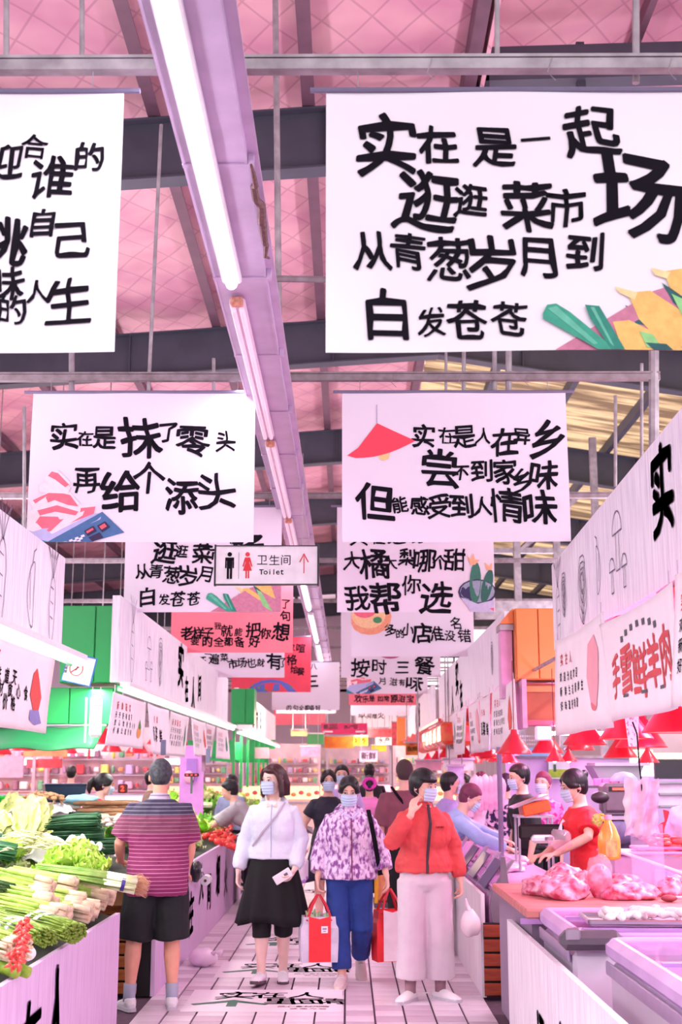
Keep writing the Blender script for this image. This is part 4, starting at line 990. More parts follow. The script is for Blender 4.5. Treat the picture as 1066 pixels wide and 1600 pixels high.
def hand(mb, w, d, n, s, side, curl=.5, sc=1.0, grip=0.0):
    """w wrist, d direction, n palm normal (fingers bend towards it), s towards the thumb side"""
    d = d.normalized(); n = (n - d * n.dot(d)).normalized(); s = d.cross(n) * side
    L = .085 * sc
    mb.tube([w - d * .03, w, w + d * L * .35, w + d * L * .9, w + d * L * 1.05], [(.021 * sc, .026 * sc), (.018 * sc, .027 * sc), (.015 * sc, .036 * sc), (.013 * sc, .039 * sc), (.009 * sc, .034 * sc)], 10, up=n)
    for i, (off, ln) in enumerate(((.029, .070), (.010, .078), (-.010, .073), (-.028, .058))):
        b = w + d * L * .92 + s * off * sc; p = [b - d * .02]; a = .12 + curl * .35; cur = b; p.append(b)
        for q, fr in enumerate((.42, .32, .26)):
            a2 = a + curl * (.55, 1.15, 1.5)[q]
            dd = d * math.cos(a2) + n * math.sin(a2) + s * off * 1.6
            cur = cur + dd.normalized() * ln * fr * sc; p.append(cur)
        mb.tube(p, [.0095 * sc, .0095 * sc, .0088 * sc, .008 * sc, .0062 * sc], 7)
    b = w + d * L * .25 + s * .022 * sc
    t1 = b + (s * .75 + d * .7 + n * .3).normalized() * .036 * sc; t2 = t1 + (s * .2 + d * .9 + n * (.3 + .6 * curl)).normalized() * .028 * sc; t3 = t2 + (d * .8 + n * (.4 + .7 * curl) - s * .1).normalized() * .022 * sc
    mb.tube([b - s * .015, b, t1, t2, t3], [.012 * sc, .0135 * sc, .0108 * sc, .0098 * sc, .007 * sc], 7)

def person(label, loc, heading, H=1.62, fem=True, lean=0.0, twist=0.0, head=(0, 0, 0), arms=None, legs=None, hair='short', hairm=None, mask=True, skin=None,
           top=None, bottom=None, shoes=None, vox=.008, wide=1.0, hips=None, name='person', face=True, tilt=0.0, socks=None):
    """local frame: faces -y, own left hand at +x.  arms: {+1: (elbow, wrist, dirn, normal, curl), -1: ...}; legs: {+1:(knee, ankle, toe_dir, pitch)}"""
    skin = skin or M_SKIN; hairm = hairm or M_HAIR
    S = H / 1.62
    root = empty(name, loc, heading, label=label, cat='person')
    hz = .51 * H
    def bend(p):
        p = Vector(p)
        if p.z > hz - .03:
            t = min(1, max(0, (p.z - hz + .03) / (.22 * H)))
            q = Rx(lean * t) @ (p - Vector((0, 0, hz))); q = Rz(twist * t) @ q; q = Ry(tilt * t) @ q
            p = q + Vector((0, 0, hz))
        return p
    w = wide * S
    sw = (.138 if fem else .165) * S
    T = [(.455 * H, .06 * w, .07 * w), (.485 * H, .13 * w, .105 * w), (.53 * H, (.158 if fem else .152) * w, .115 * w), (.575 * H, (.148 if fem else .150) * w, .108 * w), (.63 * H, (.125 if fem else .145) * w, .095 * w), (.69 * H, (.14 if fem else .155) * w, .105 * w),
         (.745 * H, (.146 if fem else .170) * w, .110 * w), (.778 * H, (.134 if fem else .160) * w, .096 * w), (.800 * H, (.108 if fem else .130) * w, .076 * w), (.818 * H, .078 * w, .062 * w), (.836 * H, .054 * w, .052 * w)]
    T0 = T
    def torso(mb, z0, z1, inf, n=20):
        rows = []; T = [(z, T0[2][1] if z < .53 * H else a_, T0[2][2] if z < .53 * H else b_) for z, a_, b_ in T0] if inf > 0 else T0
        for z, a, b in T:
            if z0 < z < z1: rows.append((z, a + inf, b + inf))
        def interp(z):
            for i in range(len(T) - 1):
                if T[i][0] <= z <= T[i + 1][0]:
                    t = (z - T[i][0]) / (T[i + 1][0] - T[i][0]); return (z, lerp(T[i][1], T[i + 1][1], t) + inf, lerp(T[i][2], T[i + 1][2], t) + inf)
            return (z, T[0][1] + inf, T[0][2] + inf) if z < T[0][0] else (z, T[-1][1] + inf, T[-1][2] + inf)
        rows = [interp(z0)] + rows + [interp(z1)]
        vs = []; fs = []
        for z, a, b in rows:
            for j in range(n):
                an = 2 * PI * j / n; c, s_ = math.cos(an), math.sin(an); e = .85
                x = a * math.copysign(abs(c) ** e, c); y = b * math.copysign(abs(s_) ** e, s_)
                if fem and s_ < 0 and .68 * H < z < .78 * H: y -= .022 * S * (abs(c) ** .5)
                if .46 * H < z < .55 * H and s_ > 0: y += .02 * S
                vs.append(bend((x, y, z)))
        k = len(rows)
        for i in range(k - 1):
            for j in range(n): fs.append((i * n + j, i * n + (j + 1) % n, (i + 1) * n + (j + 1) % n, (i + 1) * n + j))
        fs += [tuple(reversed(range(n))), tuple((k - 1) * n + j for j in range(n))]
        mb.add(vs, fs)
    sh = {s_: bend((s_ * sw, .0, .776 * H)) for s_ in (1, -1)}
    A = {}
    for s_ in (1, -1):
        a = (arms or {}).get(s_)
        if a is None:
            e = sh[s_] + Vector((s_ * .055, .01, -.262 * S)); wr = e + Vector((s_ * .0, -.06, -.225 * S)); a = (e, wr, Vector((0, -.12, -1)), Vector((-s_, 0, 0)), .45)
        A[s_] = (Vector(a[0]), Vector(a[1]), Vector(a[2]), Vector(a[3]), a[4])
    hj = {s_: Vector((s_ * .085 * S, 0, .50 * H)) for s_ in (1, -1)}
    G = {}
    for s_ in (1, -1):
        g = (legs or {}).get(s_)
        if g is None: g = ((s_ * .09 * S, -.01, .275 * H), (s_ * .09 * S, .02, .055 * H), (s_ * .15, -1, 0), 0)
        G[s_] = (Vector(g[0]), Vector(g[1]), Vector(g[2]).normalized(), g[3])
    # ---- head frame
    neck = bend((0, .012, .835 * H)); hd = bend((0, -.012, .925 * H))
    Rh = Rz(head[0]) @ Rx(head[1] + lean * .35) @ Ry(head[2])
    hd = neck + Rx(lean * .35 + head[1] * .5) @ Vector((0, -.018, .088 * H))
    hs = S * 1.0
    def Hh(p): return hd + Rh @ (Vector(p) * hs)
    # ---- body: one continuous surface
    mb = MB()
    torso(mb, .46 * H, .834 * H, -.006)
    mb.tube([bend((0, .015, .80 * H)), bend((0, .012, .83 * H)), neck + Vector((0, 0, .02)), hd + Rh @ Vector((0, .02, -.03))], [(.07 * S, .06 * S), (.055 * S, .055 * S), .05 * S, .05 * S], 12)
    for s_ in (1, -1):
        e, wr, d, n, c = A[s_]; p0 = bend((s_ * .07 * S, 0, .780 * H))
        mb.tube([p0, sh[s_], lerp(sh[s_], e, .5), e, lerp(e, wr, .3), lerp(e, wr, .8), wr], [.05 * S, .052 * S, .044 * S, .037 * S, .037 * S, .027 * S, .023 * S], 10)
        hand(mb, wr, d, n, None, s_, c, S)
        kn, an, td, pt = G[s_]
        mb.tube([hj[s_] + Vector((0, 0, .03)), lerp(hj[s_], kn, .35), lerp(hj[s_], kn, .75), kn, lerp(kn, an, .3), lerp(kn, an, .75), an, an - Vector((0, 0, .03))], [.088 * S, .082 * S, .064 * S, .053 * S, .055 * S, .037 * S, .034 * S, .034 * S], 12)
        R = Matrix.Rotation(pt, 3, td.cross(Vector((0, 0, 1))))
        f = lambda a, h: an + R @ (td * a - Vector((0, 0, h)))
        mb.tube([f(-.035, .055), f(.03, .058), f(.12, .07), f(.155, .072)], [(.02, .028), (.026, .034), (.016, .037), (.01, .025)], 8, up=(0, 0, 1))
    # skull, jaw, nose, ears
    def skull(p):
        if p.z < 0: p = Vector((p.x * (1 - .22 * min(1, -p.z / .1)), p.y * (1 - .05 * (-p.z / .1)) - .006 * (-p.z / .1), p.z))
        return Rh @ p
    mb.ball(Hh((0, .006, .022)), (.074 * hs, .093 * hs, .090 * hs), 16, 12, rot=Rh)
    mb.ball(Hh((0, -.020, -.040)), (.058 * hs, .066 * hs, .074 * hs), 14, 10, rot=Rh)
    mb.ball(Hh((0, -.052, -.088)), (.028 * hs, .026 * hs, .022 * hs), 10, 8, rot=Rh)
    if face:
        mb.tube([Hh((0, -.084, .008)), Hh((0, -.098, -.018)), Hh((0, -.105, -.034)), Hh((0, -.086, -.042))], [.007 * hs, .010 * hs, .013 * hs, .008 * hs], 8)
        for s_ in (1, -1):
            mb.ball(Hh((s_ * .032, -.080, .022)), (.020 * hs, .009 * hs, .005 * hs), 8, 6, rot=Rh)
            mb.ball(Hh((s_ * .038, -.062, -.025)), (.022 * hs, .018 * hs, .020 * hs), 8, 6, rot=Rh)
    for s_ in (1, -1):
        mb.ball(Hh((s_ * .075, .010, -.012)), (.008 * hs, .018 * hs, .031 * hs), 8, 8, rot=Rh)
    b = mb.build('body', skin, root); fuse(b, vox, 2)
    if face:
        for s_ in (1, -1):
            e = MB().ball(Hh((s_ * .031, -.0855, .004)), (.0145 * hs, .006 * hs, .0055 * hs), 10, 6, rot=Rh).build('eye', mat('eye_white', 'e8dede', rough=.2), root, smooth=True)
            MB().ball(Hh((s_ * .031, -.0905, .004)), (.0062 * hs, .003 * hs, .0055 * hs), 10, 6, rot=Rh).build('pupil', M_EYE, e, smooth=True)
            MB().tube([Hh((s_ * .014, -.091, .025)), Hh((s_ * .030, -.093, .030)), Hh((s_ * .048, -.080, .025))], [.002 * hs, .0028 * hs, .0014 * hs], 6).build('eyebrow', M_HAIR, root)
            MB().tube([Hh((s_ * .016, -.0895, .0085)), Hh((s_ * .031, -.092, .0115)), Hh((s_ * .046, -.084, .008))], .0014 * hs, 5).build('eyelash_line', M_EYE, root)
        if not mask: MB().ball(Hh((0, -.088, -.062)), (.022 * hs, .006 * hs, .007 * hs), 10, 6, rot=Rh).build('mouth', M_LIP, root, smooth=True)
    if mask:
        def mk(u, v):
            an = lerp(-1.15, 1.15, u); z = lerp(-.100, -.012, v) + (.012 * math.cos(an) if v > .9 else 0)
            bul = .006 * math.sin(PI * v) + .003 * math.sin(v * PI * 8)
            tap = 1 - .25 * (1 - v) * abs(math.sin(an))
            x = (.069 + bul) * math.sin(an) * (1 - .18 * (1 - v)); y = -.030 - (.080 + bul + (.006 if .5 < v else 0)) * math.cos(an) * (1 - .12 * (1 - v) ** 2)
            return Hh((x, y, z))
        m2 = MB(); m2.grid(mk, 18, 16); m = m2.build('face_mask', M_MASK, root, smooth=True); solid(m, .002)
        for s_ in (1, -1):
            MB().tube([Hh((s_ * .064, -.055, -.022)), Hh((s_ * .078, -.01, .008)), Hh((s_ * .086, .018, -.0)), Hh((s_ * .080, .012, -.04)), Hh((s_ * .056, -.055, -.085))], .0014, 5).build('ear_loop', M_WHITEP, m)
    # ---- hair
    mb = MB()
    if hair in ('short', 'crop', 'bob', 'bun', 'ponytail', 'bowl', 'lowbun'):
        k = .004 if hair == 'crop' else (.010 if hair != 'bowl' else .016)
        # cap: ellipsoid with the face region pulled in under the skin
        def cap(p):
            q = p.copy()
            hl = .034 if hair in ('short', 'crop', 'lowbun', 'bun', 'ponytail') else .030      # hairline height
            if q.y < -.02 and q.z < hl: q.y = max(q.y, -.03) * .6; q.x *= .86
            if q.z < -.035 and hair in ('short', 'crop'): q.z = -.035 - (abs(q.z) - .035) * .35; q.x *= .86; q.y *= .93
            return q
        r = (.076 + k, .097 + k, .094 + k)
        mb.ball(Hh((0, .009, .024)), tuple(x * hs for x in r), 28, 22, f=lambda p: Rh @ (cap(p / hs) * hs))
        mb.ball(Hh((0, .035, -.012)), (.070 * hs, .072 * hs, .085 * hs if hair != 'crop' else .07 * hs), 14, 10, rot=Rh)
        if hair == 'short' or hair == 'bowl':
            mb.ball(Hh((0, .02, .045)), (.086 * hs, .095 * hs, .078 * hs), 16, 12, rot=Rh)
            for s_ in (1, -1): mb.ball(Hh((s_ * .074, .0 if hair == 'bowl' else .012, .018)), (.016 * hs, .04 * hs, .042 * hs), 10, 8, rot=Rh)
        if hair in ('lowbun', 'bun', 'ponytail'):
            for s_ in (1, -1): mb.ball(Hh((s_ * .058, -.022, .034)), (.028 * hs, .056 * hs, .054 * hs), 12, 10, rot=Rh); mb.tube([Hh((0, -.060, .088)), Hh((s_ * .035, -.070, .062)), Hh((s_ * .062, -.056, .028)), Hh((s_ * .074, -.02, .004)), Hh((s_ * .06, .05, -.02))], [.016 * hs, .018 * hs, .018 * hs, .018 * hs, .02 * hs], 10)
        if hair == 'bowl':
            mb.ball(Hh((0, -.050, .056)), (.075 * hs, .050 * hs, .034 * hs), 14, 10, rot=Rh); mb.ball(Hh((0, .045, -.02)), (.080 * hs, .065 * hs, .07 * hs), 14, 10, rot=Rh)
        if hair == 'bob':
            for s_ in (1, -1):
                mb.tube([Hh((s_ * .045, -.05, .085)), Hh((s_ * .082, -.035, .04)), Hh((s_ * .092, -.018, -.03)), Hh((s_ * .096, -.02, -.09)), Hh((s_ * .088, -.028, -.128))], [(.02 * hs, .02 * hs), (.022 * hs, .034 * hs), (.022 * hs, .046 * hs), (.022 * hs, .05 * hs), (.012 * hs, .038 * hs)], 12)
            mb.tube([Hh((0, .03, .05)), Hh((0, .055, -.04)), Hh((0, .055, -.125))], [(.085 * hs, .06 * hs), (.095 * hs, .06 * hs), (.088 * hs, .045 * hs)], 18)
            mb.ball(Hh((.02, -.045, .075)), (.055 * hs, .045 * hs, .032 * hs), 12, 10, rot=Rh)
        if hair == 'bun': mb.ball(Hh((0, .105, .055)), (.034 * hs, .032 * hs, .034 * hs), 12, 10)
        if hair == 'lowbun': mb.ball(Hh((0, .10, -.02)), (.032 * hs, .03 * hs, .034 * hs), 12, 10)
        if hair == 'ponytail': mb.tube([Hh((0, .08, .03)), Hh((0, .125, .03)), Hh((0, .150, -.01)), Hh((0, .145, -.08)), Hh((0, .13, -.13))], [.025 * hs, .032 * hs, .034 * hs, .028 * hs, .008], 12)
        h = mb.build('hair', hairm, root); fuse(h, vox * .8, 3)
    # ---- garments
    out = {}
    if top:
        mb = MB(); inf = top.get('inf', .016)
        torso(mb, top.get('z0', .50) * H, .826 * H, inf)
        z0 = top.get('z0', .5) * H
        if top.get('flare'):
            a = T[2][1] + inf + top['flare']; 
            mb.tube([bend((0, .005, z0)), bend((0, .005, z0 + .06)), bend((0, .0, z0 + .2))], [(a, T[2][2] + inf + top['flare']), (a, T[2][2] + inf + top['flare']), (T[4][1] + inf, T[4][2] + inf)], 20, up=(1, 0, 0))
        if top.get('collar'): mb.tube([bend((0, .012, .805 * H)), bend((0, .012, .85 * H))], [(.085 * S, .07 * S), (.064 * S, .062 * S)], 14)
        if top.get('hood'): mb.tube([bend((-.10, .03, .82 * H)), bend((-.06, .075, .835 * H)), bend((0, .09, .84 * H)), bend((.06, .075, .835 * H)), bend((.10, .03, .82 * H)), ], [.022, .034, .04, .034, .022], 10)
        sl = top.get('sleeve', 1.0); r0 = top.get('r', .062) * S
        for s_ in (1, -1):
            e, wr = A[s_][0], A[s_][1]; p0 = bend((s_ * .06 * S, 0, .782 * H)); si = sh[s_]
            if sl >= .999:
                ends = wr + (e - wr).normalized() * top.get('cuff', .02)
                mb.tube([p0, si, lerp(si, e, .5), e, lerp(e, ends, .5), lerp(e, ends, .88), ends], [r0 * .75, r0 * .92, r0 * .92, r0 * .9, r0 * .84, r0 * .8, r0 * top.get('cr', .55)], 14)
            else:
                q = sl
                if q <= .5: en = lerp(si, e, q * 2); mb.tube([p0, si, lerp(si, en, .5), en], [r0 * .75, r0 * .94, r0 * 1.04, r0 * 1.06], 14)
                else: en = lerp(e, wr, (q - .5) * 2); mb.tube([p0, si, lerp(si, e, .5), e, en], [r0 * .75, r0 * .92, r0, r0 * .95, r0 * .9], 14)
        o = mb.build(top.get('name', 'shirt'), top['m'], root); fuse(o, max(vox, .008), 3, top.get('fold', .018), .09); out['top'] = o
    if bottom:
        kind = bottom['kind']
        mb = MB()
        if kind == 'skirt':
            zt = .615 * H; zb = bottom['zb'] * H
            n = 48; rows = 10; vs = []; fs = []
            for i in range(rows + 1):
                t = i / rows; z = lerp(zt, zb, t); a = lerp(.135 * w, bottom['w'], t ** .8); b = lerp(.105 * w, bottom['w'] * .62, t ** .8)
                for j in range(n):
                    an = 2 * PI * j / n; rr = 1 + .10 * t * math.sin(an * 9 + 1) * (1 + .4 * math.sin(3 * an)) + .03 * t * math.sin(an * 4 + 2)
                    vs.append((a * rr * math.cos(an) + bottom.get('dx', 0) * t, b * rr * math.sin(an), z + .02 * t * math.sin(3 * an + 1)))
            for i in range(rows):
                for j in range(n): fs.append((i * n + j, (i + 1) * n + j, (i + 1) * n + (j + 1) % n, i * n + (j + 1) % n))
            mb.add(vs, fs); o = mb.build('skirt', bottom['m'], root, smooth=True); solid(o, .004)
            if bottom.get('under'):
                m2 = MB()
                for s_ in (1, -1):
                    kn, an = G[s_][0], G[s_][1]; en = lerp(kn, an, bottom['under'])
                    m2.tube([hj[s_], lerp(hj[s_], kn, .5), kn, en], [.10 * S, .09 * S, .075 * S, .07 * S], 14)
                fuse(m2.build('leggings', bottom['m'], root), .01, 2, .01)
        else:
            mb.tube([(0, .005, .60 * H), (0, .004, .55 * H), (0, .01, .50 * H), (0, .008, .465 * H)], [(.142 * w, .112 * w), (.162 * w, .125 * w), (.168 * w, .132 * w), (.13 * w, .10 * w)], 20, up=(1, 0, 0))
            e = bottom.get('end', .95); ra = bottom.get('ra', .10) * S; rk = bottom.get('rk', .08) * S; re = bottom.get('re', .07) * S
            for s_ in (1, -1):
                kn, an = G[s_][0], G[s_][1]
                if e <= .5:
                    en = lerp(hj[s_], kn, e * 2); mb.tube([hj[s_] + Vector((0, 0, .02)), lerp(hj[s_], en, .5), en], [ra, lerp(ra, re, .5), re], 16)
                else:
                    en = lerp(kn, an, (e - .5) * 2); mb.tube([hj[s_] + Vector((0, 0, .02)), lerp(hj[s_], kn, .45), kn, lerp(kn, en, .5), lerp(kn, en, .9), en], [ra, ra * .93, rk, lerp(rk, re, .55), re, re], 16)
            o = mb.build(bottom.get('name', 'trousers'), bottom['m'], root); fuse(o, max(vox, .009), 3, bottom.get('fold', .016), .10)
        out['bottom'] = o
    if shoes:
        for s_ in (1, -1):
            kn, an, td, pt = G[s_]; R = Matrix.Rotation(pt, 3, td.cross(Vector((0, 0, 1)))); sd = Vector((0, 0, 1)).cross(td)
            f = lambda a, h, s2=0: an + R @ (td * a - Vector((0, 0, h)) + sd * s2)
            mb = MB(); hh = .055 * H
            mb.tube([f(-.062, hh - .035), f(-.05, hh - .04), f(.0, hh - .045), f(.06, hh - .040), f(.13, hh - .030), f(.178, hh - .022), f(.195, hh - .02)], [(.02, .02), (.034, .034), (.042, .038), (.036, .043), (.026, .046), (.016, .036), (.006, .015)], 12, up=(0, 0, 1))
            if shoes.get('high', 1): mb.tube([f(-.02, hh - .05), f(-.015, hh - .085)], [.044, .040], 12)
            sh_ = mb.build('shoe', shoes['m'], root); fuse(sh_, .007, 2)
            ms = MB(); prof = []
            for (a, wd) in ((-.068, .012), (-.06, .03), (-.02, .037), (.04, .038), (.10, .046), (.15, .045), (.185, .028), (.20, .01)): prof.append((a, wd))
            P1 = [f(a, hh - .001, wd) for a, wd in prof] + [f(a, hh - .001, -wd) for a, wd in reversed(prof)]
            ms.prism(P1, R @ Vector((0, 0, .024))); ms.build('sole', shoes.get('sole', M_SOLE), sh_)
            if shoes.get('lace'):
                ml = MB()
                for q in range(4): c = f(.045 + .02 * q, hh - .083 + .010 * q); ml.tube([c - sd * .022 - Vector((0, 0, .004)), c + Vector((0, 0, .003)), c + sd * .022 - Vector((0, 0, .004))], .003, 5)
                tag(ml.build('laces', M_WHITEP, sh_), kind='stuff')
            if socks: mq = MB(); mq.tube([an - Vector((0, 0, .03)), an, lerp(an, kn, .22)], [.04 * S, .039 * S, .043 * S], 12); mq.build('sock', socks, root, smooth=True)
    root['H'] = H
    return root, dict(A=A, hd=hd, Rh=Rh, bend=bend, sh=sh, G=G, Hh=Hh, S=S, H=H, T=T)

# materials for clothes -------------------------------------------------
def ramp_z(name, stops, line=None, period=.026, lw=.18, linec='d9a0b8'):
    """bands by height plus fine horizontal stripes"""
    m = bpy.data.materials.new(name); m.use_nodes = True; nt = m.node_tree; b = nt.nodes['Principled BSDF']; b.inputs['Roughness'].default_value = .8
    tc = nt.nodes.new('ShaderNodeTexCoord'); sp_ = nt.nodes.new('ShaderNodeSeparateXYZ'); nt.links.new(tc.outputs['Object'], sp_.inputs[0])
    dv = nt.nodes.new('ShaderNodeMath'); dv.operation = 'DIVIDE'; dv.inputs[1].default_value = 2.0; nt.links.new(sp_.outputs[2], dv.inputs[0])
    rp = nt.nodes.new('ShaderNodeValToRGB'); rp.color_ramp.interpolation = 'CONSTANT'
    el = rp.color_ramp.elements
    while len(el) < len(stops): el.new(.5)
    for i, (z, c) in enumerate(stops): el[i].position = z / 2; el[i].color = lin(c)
    nt.links.new(dv.outputs[0], rp.inputs[0])
    fr = nt.nodes.new('ShaderNodeMath'); fr.operation = 'MULTIPLY'; fr.inputs[1].default_value = 1 / period; nt.links.new(sp_.outputs[2], fr.inputs[0])
    f2 = nt.nodes.new('ShaderNodeMath'); f2.operation = 'FRACT'; nt.links.new(fr.outputs[0], f2.inputs[0])
    lt = nt.nodes.new('ShaderNodeMath'); lt.operation = 'LESS_THAN'; lt.inputs[1].default_value = lw; nt.links.new(f2.outputs[0], lt.inputs[0])
    r2 = nt.nodes.new('ShaderNodeValToRGB'); r2.color_ramp.interpolation = 'CONSTANT'; e2 = r2.color_ramp.elements
    while len(e2) < len(line): e2.new(.5)
    for i, (z, c) in enumerate(line): e2[i].position = z / 2; e2[i].color = lin(c)
    nt.links.new(dv.outputs[0], r2.inputs[0])
    mx = nt.nodes.new('ShaderNodeMix'); mx.data_type = 'RGBA'; nt.links.new(lt.outputs[0], mx.inputs[0]); nt.links.new(rp.outputs[0], mx.inputs[6]); nt.links.new(r2.outputs[0], mx.inputs[7]); nt.links.new(mx.outputs[2], b.inputs['Base Color'])
    return m
M_STRIPE = ramp_z('striped_polo_cloth', [(0, '82205a'), (1.17, '7a3a58'), (1.29, '37304a'), (1.40, 'b8a8c0')], [(0, 'c07a9c'), (1.17, 'a8708c'), (1.29, '8a8098'), (1.40, '4a4458')])
M_FLORAL = mat('purple_floral_cloth', '8a4a98', rough=.7, stretch=(1.5, 1, .8), scale=26, color2='f0d4f4', thr=(.40, .56), bump=.2)
M_JW = mat('white_jacket_cloth', 'e2e6f6', rough=.8, vary=.03, scale=5, bump=.2)
M_BLACK = mat('black_chiffon', '0b090f', rough=.8); M_SHORTS = mat('black_shorts_cloth', '14131a', rough=.8)
M_JEANS = mat('blue_denim', '1f3a86', rough=.8, vary=.15, scale=8, bump=.2)
M_REDJ = mat('coral_red_jacket_cloth', 'd84a4c', rough=.7, vary=.06, scale=6, bump=.2)
M_CREAM = mat('cream_trouser_cloth', 'dccbd6', rough=.85, vary=.04, scale=8, bump=.15)
M_MAROON = mat('dusty_maroon_cloth', '86485a', rough=.8, vary=.08)
ZERO = Vector((0, 0, 0))
def vz(*a): return Vector(a)

# --- man in the striped shirt, back to the camera, reaching to the greens
p = at(240, 1570, 9.3)
r, K = person('man in a maroon striped polo shirt and black shorts reaching over the vegetables', (-1.33, 9.28, 0), PI + .12, H=1.70, fem=False, lean=.10, head=(.0, .25, 0), hair='crop', hairm=M_HAIRG, mask=False, face=False, skin=mat('skin_tanned', 'e8a48e', rough=.55, vary=.06, sss=.1),
    wide=1.22, arms={1: (vz(.275, -.06, 1.10), vz(.27, -.20, .97), vz(-.75, -.5, -.25), vz(0, -.2, -1), .5), -1: (vz(-.225, -.06, 1.06), vz(-.19, -.20, .88), vz(.2, -.9, -.3), vz(0, 0, -1), .5)},
    legs={1: ((.15, -.01, .46), (.17, .03, .09), (.45, -1, 0), 0), -1: ((-.11, -.01, .46), (-.12, .02, .09), (.0, -1, 0), 0)},
    top=dict(m=M_STRIPE, z0=.445, sleeve=.42, r=.080, inf=.022, collar=True, name='polo_shirt', fold=.022), bottom=dict(kind='shorts', name='shorts', m=M_SHORTS, end=.50, ra=.125, re=.118), shoes=dict(m=M_SHOE, lace=True), socks=M_SOCK, vox=.008)

# --- woman in the white jacket and black skirt
r, K = person('woman in a white hooded jacket and long black skirt holding a phone', (-.585, 10.35, 0), -.05, H=1.66, fem=True, lean=0, head=(-.62, .08, 0), hair='bob', hairm=M_HAIRR, skin=M_SKINP, wide=1.02,
    arms={1: (vz(.218, .02, 1.07), vz(.180, -.11, .855), vz(-.5, -.5, -.75), vz(-.8, .2, .2), .7), -1: (vz(-.222, .03, 1.07), vz(-.27, -.02, .83), vz(-.05, -.1, -1), vz(1, 0, 0), .5)},
    legs={-1: ((-.075, -.05, .44), (-.075, -.06, .10), (-.15, -1, 0), .12), 1: ((.085, .02, .46), (.075, .13, .09), (.1, -1, 0), 0)},
    top=dict(m=M_JW, z0=.56, sleeve=1, r=.070, inf=.026, cr=.62, hood=True, name='jacket', fold=.02, flare=.002), bottom=dict(kind='skirt', m=M_BLACK, zb=.27, w=.27, under=.28), shoes=dict(m=M_SHOE, lace=True, sole=M_SOLED), vox=.008)
H = 1.66; bnd = K['bend']
def front(K, x, z, off=.135): return K['bend']((x, -off, z))
mb = MB(); mb.tube([front(K, .10, .82 * H, .09), front(K, .04, .76 * H, .155), front(K, -.06, .69 * H, .152), front(K, -.15, .62 * H, .09)], [(.009, .004)] * 4, 6); mb.build('bag_strap', mat('beige_strap', 'b9a8b8'), r)
mb = MB(); mb.tube([front(K, .0, .81 * H, .105), front(K, .0, .76 * H, .158), front(K, .0, .7 * H, .155), front(K, .0, .63 * H, .135), front(K, 0, .57 * H, .145)], .0035, 6); mb.build('zip', mat('grey_zip', 'a6a8c4'), r)
mb = MB(); mb.tube([front(K, -.055, .845 * H, .03), front(K, -.03, .80 * H, .105), front(K, .03, .80 * H, .105), front(K, .055, .845 * H, .03)], .012, 8); mb.build('cream_collar', mat('cream_knit', 'f0dccb'), r)
W_ = K['A'][1][1]
ph = empty('mobile_phone', (0, 0, 0), label='white mobile phone held by the woman in the black skirt', cat='phone')
hp = r.matrix_basis @ (W_ + vz(-.075, -.075, -.035)) if False else Matrix.Translation(r.location) @ Matrix.Rotation(r.rotation_euler.z, 4, 'Z') @ (W_ + vz(-.085, -.06, -.045))
ph.location = hp; ph.rotation_euler = (.2, math.radians(58), .1)
MB().box((0, 0, 0), (.072, .009, .148), bev=.006).build('phone_case', mat('phone_white', 'f4ecf2', rough=.3), ph); MB().box((.0, -.006, .03), (.02, .003, .03)).build('printed_mark', mat('phone_mark', '6a6070'), ph)

# --- woman in the floral jacket
r, K = person('woman in a purple patterned jacket and blue trousers walking with a red bag', (.01, 10.3, 0), .05, H=1.57, fem=True, lean=.02, head=(-.05, .22, .02), hair='lowbun', wide=1.10,
    arms={1: (vz(.235, .03, 1.03), vz(.29, -.07, .80), vz(.1, -.3, -.95), vz(-1, 0, 0), .6), -1: (vz(-.215, .03, 1.01), vz(-.245, -.05, .78), vz(.08, -.12, -1), vz(1, 0, 0), .9)},
    legs={-1: ((-.08, -.04, .43), (-.055, -.05, .085), (-.2, -1, 0), 0), 1: ((.10, -.02, .43), (.105, .26, .17), (.05, -1, 0), -.75)},
    top=dict(m=M_FLORAL, z0=.50, sleeve=.88, r=.078, inf=.036, hood=True, collar=True, name='jacket', fold=.03, flare=.016), bottom=dict(kind='trousers', m=M_JEANS, end=.94, ra=.105, rk=.088, re=.078), shoes=dict(m=mat('beige_shoe', 'd9bfc2', rough=.5), lace=True, sole=mat('beige_sole', 'e8d4cc')), vox=.008)
H = 1.57; mb = MB(); mb.tube([front(K, .01, .81 * H, .10), front(K, .012, .76 * H, .185), front(K, .012, .7 * H, .180), front(K, .014, .6 * H, .165), front(K, .016, .50 * H, .178)], .005, 6); mb.build('zip', mat('plum_zip', '7a3058'), r)
mb = MB(); mb.tube([front(K, .15, .83 * H, .03), front(K, .165, .77 * H, .145), front(K, .20, .66 * H, .12), front(K, .24, .52 * H, .06), front(K, .30, .53 * H, .04)], [(.018, .005)] * 5, 6); mb.build('bag_strap', M_INK, r)
mb = MB(); mb.tube([front(K, .07, .83 * H, .02), front(K, .06, .815 * H, .09), front(K, .02, .79 * H, .12), front(K, -.04, .81 * H, .10), front(K, -.06, .83 * H, .02)], .016, 8); mb.build('pale_collar', mat('lilac_lining', 'd0c0ea'), r)
Wf = Matrix.Translation(r.location) @ Matrix.Rotation(r.rotation_euler.z, 4, 'Z')
